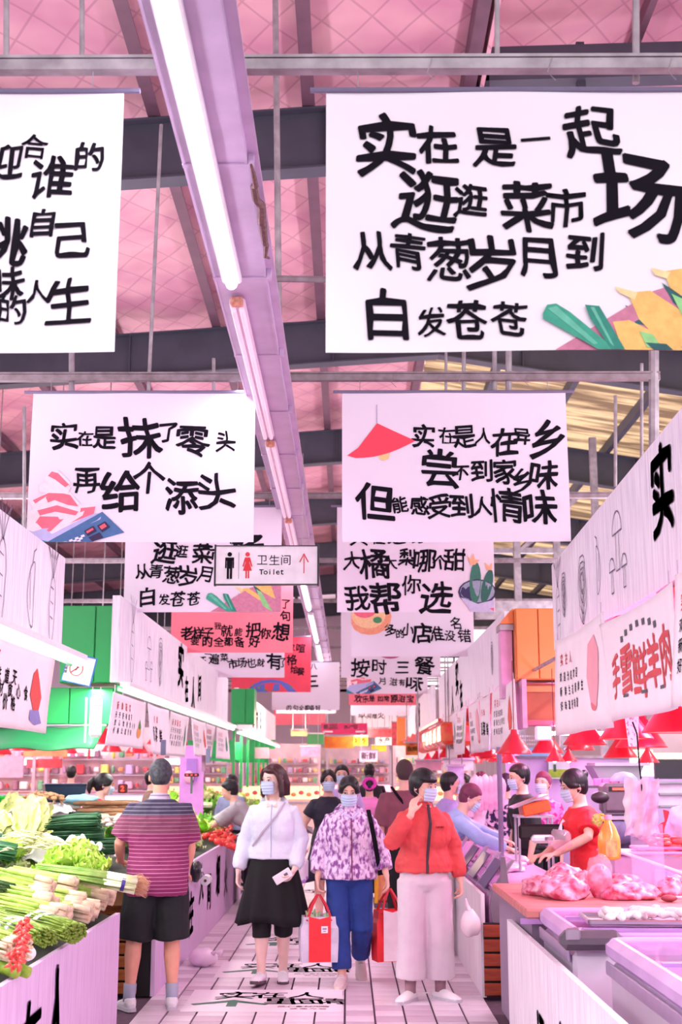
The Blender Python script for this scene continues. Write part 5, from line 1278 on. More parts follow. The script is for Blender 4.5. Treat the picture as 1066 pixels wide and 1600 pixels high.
def shopping_bag(loc, rz, w, h, d, mfront, mside, label, straplen=.16, mark=True, greens=True, name='shopping_bag'):
    t = empty(name, loc, rz, label=label, cat='bag')     # origin at the grip
    mb = MB()
    def P(u, v):
        z = -straplen - h * (1 - v); k = 1 + .06 * math.sin(PI * v) + (-.10 if v > .8 else 0)
        a = 2 * PI * u; c, s_ = math.cos(a), math.sin(a)
        x = w / 2 * k * max(-1, min(1, 1.25 * math.copysign(abs(c) ** .5, c))); y = d / 2 * k * max(-1, min(1, 1.25 * math.copysign(abs(s_) ** .5, s_))) + .006 * math.sin(v * 9 + u * 20)
        return (x, y, z)
    mb.grid(P, 32, 12); mb.add([P(i / 32, 0) for i in range(32)], [tuple(range(32))]); b = mb.build('bag_body', mside, t, smooth=False); solid(b, .003)
    mb = MB(); mb.grid(lambda u, v: (w * .62 * (u - .5), -d / 2 * 1.07 - .005, -straplen - h * (1 - v) + .004 - (.02 * (1 - abs(u - .5) * 2) if v > .9 else 0)), 10, 8); solid(mb.build('front_panel', mfront, t), .004)
    for sy in (-1, 1):
        mb = MB(); mb.tube([(-w * .36, sy * d / 2.1, -straplen - .03), (-w * .2, sy * d * .3, -straplen * .5), (-.008, sy * .01, -.004), (.008, sy * .01, -.004), (w * .2, sy * d * .3, -straplen * .5), (w * .36, sy * d / 2.1, -straplen - .03)], [(.010, .003)] * 6, 6, up=(1, 0, 0)); mb.build('handle', mat('red_webbing', 'cc2436'), t)
    if mark: 
        q = MB().box((w * .13, -d / 2 * 1.07 - .010, -straplen - h * .28), (.05, .002, .05)).build('white_patch', M_WHITEP, t)
        MB().box((w * .13, -d / 2 * 1.07 - .012, -straplen - h * .28 + .006), (.03, .002, .012)).box((w * .13, -d / 2 * 1.07 - .012, -straplen - h * .28 - .012), (.02, .002, .006)).build('patch_print', mat('patch_grey', '9a8fa8'), q)
    if greens:
        mg = MB(); rr = random.Random(4)
        for i in range(16): x = rr.uniform(-.3, .3) * w; y = rr.uniform(-.3, .3) * d; mg.tube([(x, y, -straplen - .12), (x * 1.1, y, -straplen + .0), (x * 1.2 + rr.uniform(-.02, .02), y, -straplen + rr.uniform(.01, .06))], [.012, .012, .006], 6)
        tag(mg.build('greens_inside', mat('pale_green_stems', 'a9c79a', vary=.4, scale=20), t), kind='stuff')
    return t
M_BAGR = mat('bag_red', 'ee2c34', rough=.5); M_BAGS = mat('bag_silver', 'd8cfe2', rough=.5)
g = Wf @ (K['A'][-1][1] + vz(.008, -.02, -.105)); shopping_bag(g, .15, .27, .33, .15, M_BAGR, M_BAGS, 'red shopping bag with silver sides carried by the woman in the patterned jacket')
g = Wf @ (K['A'][1][1] + vz(.02, -.06, -.10)); shopping_bag((g.x, g.y + .25, g.z), .3, .24, .38, .14, mat('bag_white', 'f2dfe8'), M_BAGR, 'orange-red and white shopping bag hanging between the two women on the right', mark=False, greens=False)

# --- woman in the red jacket
hdz = 1.62
r, K = person('woman in a coral red zip jacket and cream wide trousers touching her ear', (.555, 9.62, 0), .12, H=1.62, fem=True, lean=-.02, head=(.75, .16, .03), hair='bowl', wide=1.08,
    arms={-1: (vz(-.255, -.14, 1.10), vz(-.115, -.155, 1.30), vz(.22, .25, .95), vz(.6, .5, 0), .35), 1: (vz(.225, .03, 1.05), vz(.265, -.02, .81), vz(.02, -.15, -1), vz(-1, 0, 0), .8)},
    legs={-1: ((-.10, -.01, .42), (-.11, .0, .085), (-.75, -1, 0), 0), 1: ((.11, .0, .42), (.115, .04, .085), (.7, -1, 0), 0)},
    top=dict(m=M_REDJ, z0=.545, sleeve=1, r=.071, inf=.034, collar=True, cuff=.035, cr=.62, name='jacket', fold=.03, flare=.006), bottom=dict(kind='trousers', m=M_CREAM, end=.90, ra=.115, rk=.102, re=.108, fold=.012), shoes=dict(m=mat('white_loafer', 'f2ecf0', rough=.4), sole=M_SOLE, high=0), socks=mat('nude_sock', 'a07884'), vox=.008)
H = 1.62; mb = MB(); mb.tube([front(K, .02, .84 * H, .095), front(K, .02, .81 * H, .125), front(K, .02, .76 * H, .178), front(K, .01, .7 * H, .172), front(K, -.0, .62 * H, .150), front(K, -.005, .545 * H, .165)], [(.011, .004)] * 6, 6, up=(1, 0, 0)); mb.build('zip', mat('dark_zip', '3a2430'), r)
make_glyphs('Sunday', .02)
mb = MB(); rm = Rx(0)
brush(mb, lambda u, v: tuple(front(K, .06 + u, .742 * H + v, .186 - u * .35)), [(c, i * .0115, 0, .013) for i, c in enumerate('Sunday')], bold=.02, wob=0)
mb.build('chest_lettering', M_INK, r)
Wr = Matrix.Translation(r.location) @ Matrix.Rotation(r.rotation_euler.z, 4, 'Z')
g = Wr @ (K['A'][1][1] + vz(.03, -.02, -.11))
t = empty('plastic_bag', g, label='small white plastic bag with food hanging from the red jacket woman\'s hand', cat='bag')
mb = MB(); mb.ball((.03, 0, -.17), (.075, .06, .085), 14, 10, f=lambda q: Vector((q.x * (1 - q.z * 2.6), q.y * (1 - q.z * 2.6), q.z * 1.15 + .006 * math.sin(q.x * 90)))); mb.build('bag_body', mat('milky_plastic', 'f6e2ea', rough=.25), t, smooth=True)
MB().tube([(0, 0, 0), (.01, 0, -.05), (.03, 0, -.10)], [.006, .012, .022], 8).build('twisted_handles', mat('milky_plastic', 'f6e2ea'), t)

# --- people behind --------------------------------------------------------
def simple(label, px, Y, heading, topm, H=1.62, fem=True, botm=None, vox=.011, z=0, **kw):
    X = (px - 543) / (F / (Y * math.cos(PITCH)))
    tp = dict(m=topm, z0=kw.pop('z0', .52), sleeve=kw.pop('sleeve', .45), r=kw.pop('r', .072), inf=.022, collar=kw.pop('collar', False), name=kw.pop('tname', 'shirt'))
    bt = kw.pop('bt', None) or dict(kind='trousers', m=botm or M_SHORTS, end=.95)
    return person(label, (X, Y, z), heading, H=H, fem=fem, top=tp, bottom=bt, shoes=dict(m=M_SHOE), vox=vox, **kw)
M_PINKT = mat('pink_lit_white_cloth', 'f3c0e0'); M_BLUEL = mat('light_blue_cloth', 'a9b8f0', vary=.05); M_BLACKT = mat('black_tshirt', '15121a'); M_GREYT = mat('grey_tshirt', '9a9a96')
M_REDT = mat('red_tshirt', 'e01c2c', vary=.06); M_PATT = mat('navy_white_pattern', '2a1c50', color2='e8c4e8', scale=18, thr=(.48, .52)); M_PATP = mat('magenta_pattern', 'd0309a', color2='f6a0dc', scale=22, thr=(.45, .55))
r, K = simple('bald-cropped man in a dusty maroon T-shirt walking away with a black strap', 632, 12.6, PI + .05, M_MAROON, H=1.72, fem=False, hair='crop', hairm=mat('shaved_hair', '4a3438', rough=.7), mask=False, face=False, wide=1.1, r=.085, head=(.0, .1, 0))
Hm = 1.72; mb = MB(); mb.tube([K['bend']((.13, .02, .845 * Hm)), K['bend']((.07, .135, .79 * Hm)), K['bend']((-.06, .15, .70 * Hm)), K['bend']((-.15, .10, .62 * Hm))], [(.016, .004)] * 4, 6); mb.build('shoulder_strap', M_INK, r)
r, K = simple('masked woman in a dark dress carrying white bags behind the patterned jacket', 513, 13.8, .1, mat('navy_dress', '1c1830'), H=1.62, hair='ponytail', bt=dict(kind='skirt', m=mat('navy_dress', '1c1830'), zb=.30, w=.24), sleeve=.3,
              arms={-1: (vz(-.25, .03, 1.06), vz(-.28, -.10, .88), vz(0, -.3, -1), vz(1, 0, 0), .9)})
Wd = Matrix.Translation(r.location) @ Matrix.Rotation(.1, 4, 'Z')
for k, (dz, lab) in enumerate(((0.10, 'upper white carrier bag in the hand of the woman in the dark dress'), (-.0, 'lilac tinted carrier bag hanging lower beside the woman in the dark dress'))):
    t = empty('plastic_bag', Wd @ (K['A'][-1][1] + vz(-.03 - .02 * k, -.08, -.10 + dz * .0)), label=lab, cat='bag')
    o = MB().box((-.02, -k * .12, -.16 - .02 * k), (.22, .08, .22), bev=.03, taper=.5).build('bag_body', mat('white_carrier', 'f4e6fa'), t); MB().box((-.02, -k * .12, -.25 - .02 * k), (.224, .084, .05), bev=.02).build('lilac_base', mat('lilac_carrier', 'b98ae0'), o)
simple('masked person with short black hair far behind the woman in the dark dress', 534, 15.8, 0, mat('lavender_cloth', 'c0a8e0'), H=1.68, fem=False, hair='short')
r, K = simple('woman in a pink top with a magenta hair bow seen from behind', 577, 16.5, PI, mat('bright_pink_cloth', 'ff9ad8'), H=1.55, hair='lowbun', hairm=M_HAIR, mask=False, face=False, sleeve=.6)
mb = MB(); 
for i in range(12): a = 2 * PI * i / 12; mb.ball(K['Hh']((.075 * math.cos(a), .10, .02 + .062 * math.sin(a))), (.026, .022, .026), 8, 6)
fuse(mb.build('magenta_hair_scrunchie', mat('magenta_satin', 'f040c0', rough=.3), r), .01)
t = empty('shoulder_bag', (r.location.x + .22, r.location.y - .1, .95), label='purple shoulder bag on the woman in pink', cat='bag'); MB().box((0, 0, .12), (.16, .12, .34), bev=.04).build('bag_body', mat('purple_bag', '6a4aa0', vary=.3, scale=20), t); MB().tube([(0, 0, .28), (-.05, .02, .42)], .012, 6).build('handle', M_INK, t)
simple('man in a black T-shirt walking away in the far middle of the aisle', 577, 19.5, PI, M_BLACKT, H=1.72, fem=False, hair='crop', mask=False, face=False, wide=1.1)
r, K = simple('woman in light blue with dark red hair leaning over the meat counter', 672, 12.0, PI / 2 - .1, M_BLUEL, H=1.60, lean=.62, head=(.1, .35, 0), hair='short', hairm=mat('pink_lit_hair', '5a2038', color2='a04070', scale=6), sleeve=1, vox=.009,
       arms={1: (vz(.22, -.44, 1.06), vz(.10, -.66, .98), vz(-.1, -.9, -.2), vz(0, 0, -1), .4), -1: (vz(-.22, -.44, 1.02), vz(-.16, -.68, .93), vz(.1, -.9, -.2), vz(0, 0, -1), .4)})
simple('dark-haired shopper standing behind the woman in light blue', 690, 13.6, PI / 2 + .2, mat('lilac_blouse', 'b8a0e8'), H=1.60, lean=.15, hair='short', sleeve=1)
# vendors on the right
r, K = simple('vendor woman in a red T-shirt with a gold sleeve emblem and hair bun', 918, 9.95, -PI / 2 + .25, M_REDT, H=1.63, lean=.16, head=(-.1, .25, 0), hair='bun', vox=.008, sleeve=.36, r=.075, wide=1.05, botm=M_SHORTS,
       arms={1: (vz(.23, -.12, 1.13), vz(.12, -.34, 1.0), vz(-.2, -.9, -.1), vz(0, 0, -1), .5), -1: (vz(-.23, -.10, 1.10), vz(-.14, -.32, .98), vz(.2, -.9, -.1), vz(0, 0, -1), .5)})
e = K['bend']((.245, .01, .735 * 1.63)); q = MB().ball((e.x + .014, e.y - .01, e.z + .05), (.010, .045, .05), 14, 10).build('gold_emblem', mat('gold_embroidery', '8a7a2a', color2='d8c870', scale=60), r, smooth=True)
simple('masked vendor man in black behind the tilted scale trolley', 822, 12.6, -PI / 2 + .3, M_BLACKT, H=1.68, fem=False, hair='short', head=(0, .15, 0), lean=.1)
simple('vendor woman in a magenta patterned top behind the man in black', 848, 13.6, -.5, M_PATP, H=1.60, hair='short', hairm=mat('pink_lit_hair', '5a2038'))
simple('shopper in a navy and white patterned blouse by the steel post', 790, 14.6, PI - .3, M_PATT, H=1.58, hair='short', mask=False, face=False, hairm=mat('purple_lit_hair', '4a1848'))
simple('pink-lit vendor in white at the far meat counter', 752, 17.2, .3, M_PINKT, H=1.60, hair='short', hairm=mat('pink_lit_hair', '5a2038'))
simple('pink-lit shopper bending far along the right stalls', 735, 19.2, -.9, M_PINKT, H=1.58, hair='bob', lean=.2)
r, K = simple('person in a lilac white coat cut by the right edge of the picture', 1088, 9.7, -PI / 2 + .9, mat('lilac_coat', 'e6c8f4'), H=1.66, hair='short', sleeve=.42, lean=.06, z=0, r=.085, wide=1.15)
# vendors and shoppers on the left
r, K = simple('vendor woman in a red shirt with a black ponytail behind the vegetables', 140, 14.0, PI / 2 + .25, M_REDT, H=1.60, lean=.25, head=(0, .1, 0), hair='ponytail', skin=M_SKINP,
       arms={1: (vz(.22, -.22, 1.06), vz(.10, -.42, .98), vz(-.2, -.9, -.1), vz(0, 0, -1), .4), -1: (vz(-.22, -.2, 1.05), vz(-.10, -.42, .97), vz(.2, -.9, -.1), vz(0, 0, -1), .4)})
simple('man in grey seen from behind beyond the red-shirted vendor', 111, 20.8, PI, M_GREYT, H=1.70, fem=False, hair='crop', hairm=M_HAIR, mask=False, face=False)
simple('dark-haired person half hidden behind the striped man\'s head', 238, 17.9, PI / 2, mat('brown_cloth', '8a6a5a'), H=1.62, hair='short')
simple('person in a grey-blue blouse with long dark hair seen from behind', 362, 18.2, PI - .3, mat('grey_blue_blouse', '94a4c4', vary=.1), H=1.56, hair='bun', mask=False, face=False, sleeve=.6)
r, K = simple('vendor in a grey shirt bending over the far greens', 403, 15.4, -PI / 2 - .1, mat('stone_grey_cloth', 'a8a2a8'), H=1.60, lean=.6, head=(0, .1, 0), hair='short', sleeve=.4, mask=False,
       arms={1: (vz(.2, -.5, .98), vz(.12, -.72, .95), vz(-.1, -.9, -.1), vz(0, 0, -1), .4), -1: (vz(-.2, -.5, .96), vz(-.12, -.72, .93), vz(.1, -.9, -.1), vz(0, 0, -1), .4)})
# ================================================================== vegetables
def G_(name, c, c2=None, **k): return mat(name, c, color2=c2, **k)
M_LET = G_('lettuce_leaf', '8ad02c', 'd0f46a', scale=9, rough=.5, bump=.3); M_LETP = G_('pale_leaf', 'c9de7a', 'f0f4c0', scale=7, rough=.5, bump=.2)
M_CAB = G_('napa_leaf', 'cfe07a', 'f6f4b8', scale=6, rough=.5, bump=.3); M_GRN = G_('green_leaf', '3f8a2c', '7cc046', scale=8, rough=.5, bump=.3); M_CHIVE = G_('dark_green_stalk', '1d4a30', '3f8550', scale=12, stretch=(1, 1, 1), rough=.45)
M_STALK = G_('light_green_stalk', '7fa82c', 'bcd460', scale=18, rough=.5); M_ROOT = G_('pinkish_white_root', 'dcb898', 'f0dcc0', scale=20, rough=.6); M_SCAL = G_('scallion_white', 'd4e0a0', 'f2f4dc', scale=14, rough=.45)
M_BEAN = G_('pale_bean', 'c9cf8a', 'ecebc0', scale=18); M_TOM = G_('tomato_skin', 'e02a2c', 'f04a3a', scale=4, rough=.2); M_GTOM = G_('tomato_stem', '4a7a2a'); M_PEP = G_('red_chili', 'd02430', 'e85a50', scale=14, rough=.3)
M_GOURD = G_('bitter_gourd', '7d9a2e', 'c8d068', scale=30, rough=.5, bump=.8); M_BROWN = G_('dried_brown', '7a5238', 'a9805c', scale=10, rough=.8); M_MUSH = G_('grey_mushroom', 'b0a098', 'e0d4c8', scale=14); M_BAGW = G_('crumpled_white_plastic', 'dcdce4', 'f6f6fa', scale=9, rough=.35, bump=.6)
M_CARD = G_('cardboard', 'a9744c', 'bb8a60', scale=5, rough=.85); M_TUB = G_('bright_green_plastic', '18c83c', '30e058', scale=3, rough=.3); M_POT = G_('potato_skin', 'b08a5a', 'd0ae80', scale=14); M_TAPE = mat('white_tie_tape', 'f4f0f4'); M_PTAPE = mat('purple_tie', '3a2a80')
def frill_leaf(name, m, L=.16, W=.10, fr=.02, curl=.6, rib=None, seed=1, nu=16, nv=6):
    rnd = random.Random(seed); ph = rnd.uniform(0, 6); mb = MB()
    def P(u, v):
        t = u; w = W * (math.sin(PI * min(1, (.10 + .9 * t)) ** .8) ** .7 + .12); x = (v - .5) * w; e = abs(v - .5) * 2
        y = L * t; z = curl * L * t * t * .6 + fr * e * e * math.sin(t * 26 + ph + v * 3) + .35 * x * x / W
        return (x + fr * .4 * e * math.cos(t * 31 + ph), y * (1 - .25 * curl * t) + (.35 * fr * e * math.sin(t * 19)), z)
    mb.grid(P, nu, nv); return mb.mesh(name, m, True)
LEAFL = [frill_leaf('leaf', M_LET, .17, .13, .020, .7, seed=i) for i in range(4)]
LEAFP = [frill_leaf('leaf', M_LETP, .16, .12, .018, .5, seed=i) for i in range(3)]
LEAFC = [frill_leaf('leaf', M_CAB, .24, .12, .008, .35, seed=i + 5) for i in range(3)]
LEAFG = [frill_leaf('leaf', M_GRN, .22, .09, .008, .3, seed=i + 9) for i in range(4)]
LEAFB = [frill_leaf('leaf', G_('bright_leaf', '6fb81c', 'a8e040', scale=6), .26, .12, .01, .25, seed=i + 13) for i in range(3)]
def leafy(name, label, loc, rot, meshes, n, spread=1.0, core=M_SCAL, sc=1.0, group=None, cat='vegetable', upright=.5):
    t = empty(name, loc, 0, label=label, cat=cat, group=group); t.rotation_euler = rot; t.scale = (sc, sc, sc)
    rnd = random.Random(sum(map(ord, label)) % 999 + n + int(abs(loc[1]) * 100))
    MB().tube([(0, 0, 0), (0, 0, .03), (0, 0, .06)], [.012, .028, .02], 8).build('core', core, t)
    for i in range(n):
        a = i * 2.4; k = i / n
        link('leaf', meshes[i % len(meshes)], t, (0, 0, .02), (upright + .9 * (1 - k) * -.0 + .9 * k, 0, a), sc=(spread * rnd.uniform(.8, 1.1), rnd.uniform(.8, 1.05), 1))
    return t
def head_cabbage(label, loc, rot, sc=1.0, group=None, m=None, leaves=None):
    """napa cabbage: tight oval head with wrapped leaves"""
    t = empty('napa_cabbage', loc, label=label, cat='vegetable', group=group); t.rotation_euler = rot; t.scale = (sc, sc, sc)
    MB().ball((0, .14, .06), (.065, .15, .065), 14, 10, f=lambda p: p * (1 + .04 * math.sin(p.y * 60 + p.x * 40))).build('head', m or M_CAB, t, smooth=True)
    for i in range(7):
        a = i * 2 * PI / 7
        l = link('leaf', (leaves or LEAFC)[i % 3], t); l.matrix_local = Matrix.Translation((0, .0, .06)) @ Matrix.Rotation(a, 4, 'Y') @ Matrix.Translation((0, 0, .058)) @ Matrix.Scale(1.15, 4)
    return t
def bunch(name, label, loc, rot, L, R, n, mstalk, mend=None, tipm=None, r=.005, endlen=.12, ties=(), tiem=M_TAPE, splay=.25, cat='vegetable', group=None, flat=.6, seed=0, cut=None, droop=.06):
    """stalks along local +y from the origin; ends (roots or cut) at y=0, tips at L"""
    t = empty(name, loc, label=label, cat=cat, group=group); t.rotation_euler = rot
    rnd = random.Random(seed + n); ms = MB(); me = MB(); mt = MB()
    for i in range(n):
        a = rnd.uniform(0, 2 * PI); q = math.sqrt(rnd.random()); x = R * q * math.cos(a); z = R * flat * q * math.sin(a) + R * flat
        dx = splay * x + rnd.uniform(-.01, .01); l = L * rnd.uniform(.88, 1.05); st = rnd.uniform(-.012, .012)
        pts = []; 
        for k in (0, .3, .6, 1): pts.append((x * (1 + .2 * abs(k - .2)) + dx * k * 1.5, st + l * k, max(.003, z + rnd.uniform(-.004, .004) - droop * k * k * L)))
        e = endlen / l; p0 = Vector(pts[0]); p1 = Vector(pts[1]); pe = p0.lerp(p1, min(1, e / .3))
        if mend: me.tube([p0, pe], [r * 1.5, r * 1.15], 5)
        ms.tube([pe] + [p for k, p in zip((0, .3, .6, 1), pts) if k > e + .02], [r * 1.1] + [r * q_ for k, q_ in zip((0, .3, .6, 1), (1.1, 1, .9, .45)) if k > e + .02], 5)
        if tipm: mt.tube([pts[2], pts[3]], [r * 1.6, r * .6], 5)
    tag(ms.build('stalks', mstalk, t, smooth=True), kind='stuff')
    if mend: tag(me.build('white_ends', mend, t, smooth=True), kind='stuff')
    if tipm: tag(mt.build('tips', tipm, t), kind='stuff')
    for y in ties:
        k = y / L; mb = MB(); zt = R * flat - droop * k * k * L; mb.tube([(0, y - .011, zt), (0, y + .011, zt)], [(R * (1.06 + splay * .55), R * flat * 1.06)] * 2, 16, up=(1, 0, 0)); mb.build('tie', tiem, t)
    return t
def zl(x, y):      # height of the sloping counter tops on the left
    if y < 9.0: return ZF + (ZBK - ZF) * (XF - x) / (XF - XB) + .014
    return .78 + .32 * (-1.44 - x) / 1.86 + .014
def hit(px, py, lift=0.0):
    """photo pixel -> point on the left counter tops"""
    d = ray(px, py)
    for (a, zf, b, zb, ya, yb) in ((XF, ZF, XB, ZBK, 4.6, 8.5), (-1.44, .78, -3.3, 1.10, 9.78, 17.3), (-1.44, .78, -3.2, 1.10, 19, 28)):
        k = (zb - zf) / (a - b)          # z = zf + k (a - x) + lift
        t = (zf + k * a + lift + .014 - CAM_H) / (d.z + k * d.x)
        p = Vector((d.x * t, d.y * t, CAM_H + d.z * t))
        if ya - .3 <= p.y <= yb + .6 and t > 0: return p
    return p
TILT = math.atan((ZBK - ZF) / 2.0)
def lay(px, py, lift, heading):
    """placement: (loc, rot) lying on the slope; heading: direction of local +y in the horizontal plane, 0 = away, +90 = to the left"""
    p = hit(px, py, lift)
    return p, (Matrix.Rotation(TILT, 3, 'Y') @ Rz(heading)).to_euler()
# -- nearest counter, front edge: bundles with pale ends towards the aisle
specs = [(28, 1490, .05, 'celtuce'), ]
def put_bunch(name, label, px, py, lift, head_deg, **kw):
    p, r = lay(px, py, lift, math.radians(head_deg)); return bunch(name, label, p, r, **kw)
put_bunch('garlic_shoot_bunch', 'dark green shoot bundle with a double wire tie, cut ends over the counter edge', 113, 1474, .07, 58, L=.46, R=.085, n=150, mstalk=G_('shoot_stalk', '5f7d1c', '93ad3a', scale=22), mend=G_('cut_end', '7d9630'), r=.0048, endlen=.03, ties=(.20, .26), tiem=mat('silver_wire', 'c8c4cc', metal=.6, rough=.3), splay=.5, seed=1)
put_bunch('garlic_shoot_bunch', 'green shoot bundle with white tape beside the red chili strand', 68, 1480, .08, 50, L=.50, R=.075, n=110, mstalk=G_('shoot_stalk2', '6f9430', 'b0c860', scale=22), mend=G_('cut_end', '7d9630'), r=.0045, endlen=.03, ties=(.19, .25), splay=.6, seed=2)
put_bunch('garlic_shoot_bunch', 'yellow-green stalk bundle at the left edge with a purple tie', 24, 1505, .09, 60, L=.45, R=.09, n=120, mstalk=G_('shoot_stalk3', '7fa030', 'c8d870', scale=22), mend=M_ROOT, r=.005, endlen=.05, ties=(.22,), tiem=M_PTAPE, splay=.6, seed=3)
for i, (px, py, lf, hd, n, lab) in enumerate([(78, 1428, .12, 80, 20, 'pale celery bundle lying above the shoot bundles, cut bases to the aisle'), (76, 1405, .17, 85, 18, 'pale celery bundle on top of the stack behind the shoots'), (82, 1452, .07, 78, 20, 'pale celery bundle lowest of the stack at the counter edge'),
                                              (115, 1400, .13, 95, 18, 'lettuce stem bundle with pinkish white bases, beneath the frilly lettuce'), (125, 1425, .09, 95, 18, 'lettuce stem bundle with pinkish white bases, middle of the row'), (138, 1440, .05, 95, 18, 'lettuce stem bundle with pinkish white bases, lowest by the counter edge'),
                                              (150, 1405, .09, 98, 16, 'lettuce stem bundle with cut bases next to the spring onions'), (163, 1420, .05, 98, 16, 'short lettuce stem bundle at the counter edge next to the spring onions'), (153, 1385, .12, 98, 16, 'upper lettuce stem bundle next to the spring onions'), (176, 1412, .04, 98, 14, 'low lettuce stem bundle at the counter corner beneath the spring onions'), (100, 1447, .09, 82, 20, 'lettuce stem bundle wedged just right of the silver-tied shoots'), (148, 1437, .035, 95, 16, 'small lettuce stem bundle along the board edge in the middle')]):
    put_bunch('celery_bunch', lab, px, py, lf, hd, L=.40, R=.085, n=n + 6, mstalk=M_STALK if i < 3 else G_('lettuce_stem', '9cc048', 'cfe080', scale=16), mend=M_ROOT, r=.0135, endlen=.10, splay=.4, seed=i + 7, tipm=None, droop=.02)
put_bunch('spring_onion_bunch', 'spring onion bundle with white stems, purple tie and tangled roots at the counter corner', 207, 1395, .09, 100, L=.60, R=.075, n=46, mstalk=G_('onion_green', '5f9a30', 'b8d878', scale=8), mend=M_SCAL, r=.0085, endlen=.26, ties=(.07,), tiem=M_PTAPE, splay=.3, seed=20)
p, r = lay(207, 1392, .09, math.radians(100)); t = empty('root_tuft', p, label='brown root tuft at the end of the spring onion bundle', cat='roots'); t.rotation_euler = r
mb = MB(); rr = random.Random(5)
for i in range(120):
    x = rr.uniform(-.07, .07); z = rr.uniform(.0, .09); mb.tube([(x, .01, z), (x + rr.uniform(-.02, .02), -.035, z + rr.uniform(-.02, .02)), (x + rr.uniform(-.03, .03), rr.uniform(-.10, -.06), z + rr.uniform(-.03, .02))], [.0025, .002, .001], 4)
tag(mb.build('roots', G_('root_hair', 'c08a68', 'e0b090', scale=30), t), kind='stuff')
# frilly lettuces
lets = [(118, 1350, .20, 'frilly light green lettuce at the crest of the near pile'), (98, 1362, .18, 'frilly lettuce left of the crest, half shaded'), (140, 1358, .17, 'frilly lettuce right of the crest beside the cardboard box'), (80, 1372, .15, 'pale frilly lettuce above the celery bases'), (105, 1375, .17, 'frilly lettuce in front of the crest'),
        (128, 1372, .16, 'frilly lettuce in front right of the crest'), (150, 1372, .12, 'frilly lettuce hanging over the spring onions'), (45, 1365, .14, 'yellow-green lettuce at the left of the near pile'), (60, 1350, .15, 'lettuce behind the left end of the near pile'), (30, 1378, .13, 'lettuce head near the left edge above the herb bundle'), (95, 1385, .14, 'lettuce with a curled rim over the lettuce stems'), (70, 1388, .17, 'bright frilly lettuce above the upper celery bundle'), (128, 1388, .13, 'small frilly lettuce tucked above the lettuce stems'), (20, 1352, .15, 'leafy lettuce at the left edge before the chives'), (115, 1362, .19, 'full frilly lettuce in the middle of the crest')]
for i, (px, py, lf, lab) in enumerate(lets):
    p = hit(px, py, lf - .06); leafy('lettuce', lab, p, (random.uniform(-.3, .3), random.uniform(-.3, .3), random.uniform(0, 6)), LEAFL if i not in (3, 7, 9) else LEAFP, 16, sc=1.0, upright=.15)
# dark herb bundle, garlic, chili strand, cucumbers at the left edge
put_bunch('herb_bunch', 'dark fennel-like herb bundle at the left edge', 40, 1420, .12, 75, L=.40, R=.09, n=150, mstalk=G_('dark_herb', '22401c', '44682c', scale=16), r=.0045, splay=.7, seed=31)
t = empty('chili_strand', hit(30, 1500, .06), label='strand of small red chilies hanging down beside the garlic', cat='vegetable')
rr = random.Random(8)
che = MB().tube([(0, 0, 0), (.004, 0, -.012), (.002, .003, -.03)], [.008, .0085, .003], 6).mesh('chili', M_PEP, True)
pa = hit(38, 1448, .21); pb = hit(24, 1515, .13)
for i in range(130):
    k = i / 130; q = pa.lerp(pb, k) - t.location + Vector((rr.uniform(-.022, .022), rr.uniform(-.022, .022), rr.uniform(.0, .05))); link('chili', che, t, q, (rr.uniform(-1.5, 1.5), rr.uniform(-1.5, 1.5), rr.uniform(0, 6)))
t = empty('garlic_bulb', hit(40, 1500, .06), label='white garlic bulb at the counter edge beside the chili strand', cat='vegetable')
MB().ball((0, 0, .03), (.045, .045, .036), 18, 10, f=lambda p: Vector((p.x * (1 + .06 * math.cos(6 * math.atan2(p.y, p.x))), p.y * (1 + .06 * math.cos(6 * math.atan2(p.y, p.x))), p.z))).build('bulb', G_('garlic_skin', 'efe4ee', 'fcf6fb'), t, smooth=True); MB().tube([(0, 0, .06), (.01, 0, .10)], [.01, .005], 6).build('neck', M_ROOT, t)
for i, (px, py) in enumerate([(8, 1505), (-4, 1520), (10, 1520)]):
    p, r = lay(px, py, .03, .9 + .15 * i); t = empty('cucumber', p, label=('green cucumber at the lower left edge', 'yellowish cucumber at the very corner of the picture', 'cucumber below the stalk bundle with the purple tie')[i], cat='vegetable'); t.rotation_euler = r
    MB().tube([(0, -.12, .03), (0, -.11, .03), (0, 0, .032), (.01, .10, .03), (.012, .12, .03)], [.008, .026, .03, .026, .008], 12).build('fruit', G_('cucumber_skin', '6a8a20', 'a9c040', scale=20), t, smooth=True)
# row of dark chives behind
put_bunch('chive_bunch', 'long dark green chives lying behind the lettuces on the left', 96, 1348, .10, 105, L=1.0, R=.10, n=130, mstalk=M_CHIVE, r=.006, splay=.2, seed=41)
put_bunch('chive_bunch', 'dark chive bundle at the left edge behind the lettuces', 50, 1352, .12, 100, L=.8, R=.09, n=100, mstalk=M_CHIVE, r=.006, splay=.3, seed=42)
# crumpled plastic sheets
def crumple(label, p, sx, sy, h=.06, m=M_BAGW, name='plastic_sheet', rz=0):
    t = empty(name, p, rz, label=label, cat='plastic bag'); rr = random.Random(int(abs(p[0]) * 1000)); ph = [rr.uniform(0, 6) for _ in range(6)]
    def P(u, v):
        x = (u - .5) * sx; y = (v - .5) * sy; z = h * (.5 + .25 * math.sin(x * 31 + ph[0] + 2 * math.sin(y * 17)) + .2 * math.sin(y * 41 + ph[1] + 3 * math.sin(x * 13)) + .15 * math.sin((x + y) * 67 + ph[2]))
        return (x + .01 * math.sin(y * 40), y, z * (1 - (abs(u - .5) * 2) ** 4 * .6) * (1 - (abs(v - .5) * 2) ** 4 * .6))
    mb = MB(); mb.grid(P, 40, 30); solid(mb.build('film', m, t, smooth=True), .0015); return t
crumple('crumpled white plastic sheet under the pale beans', hit(30, 1345, .10), .55, .4, .10, rz=.2)
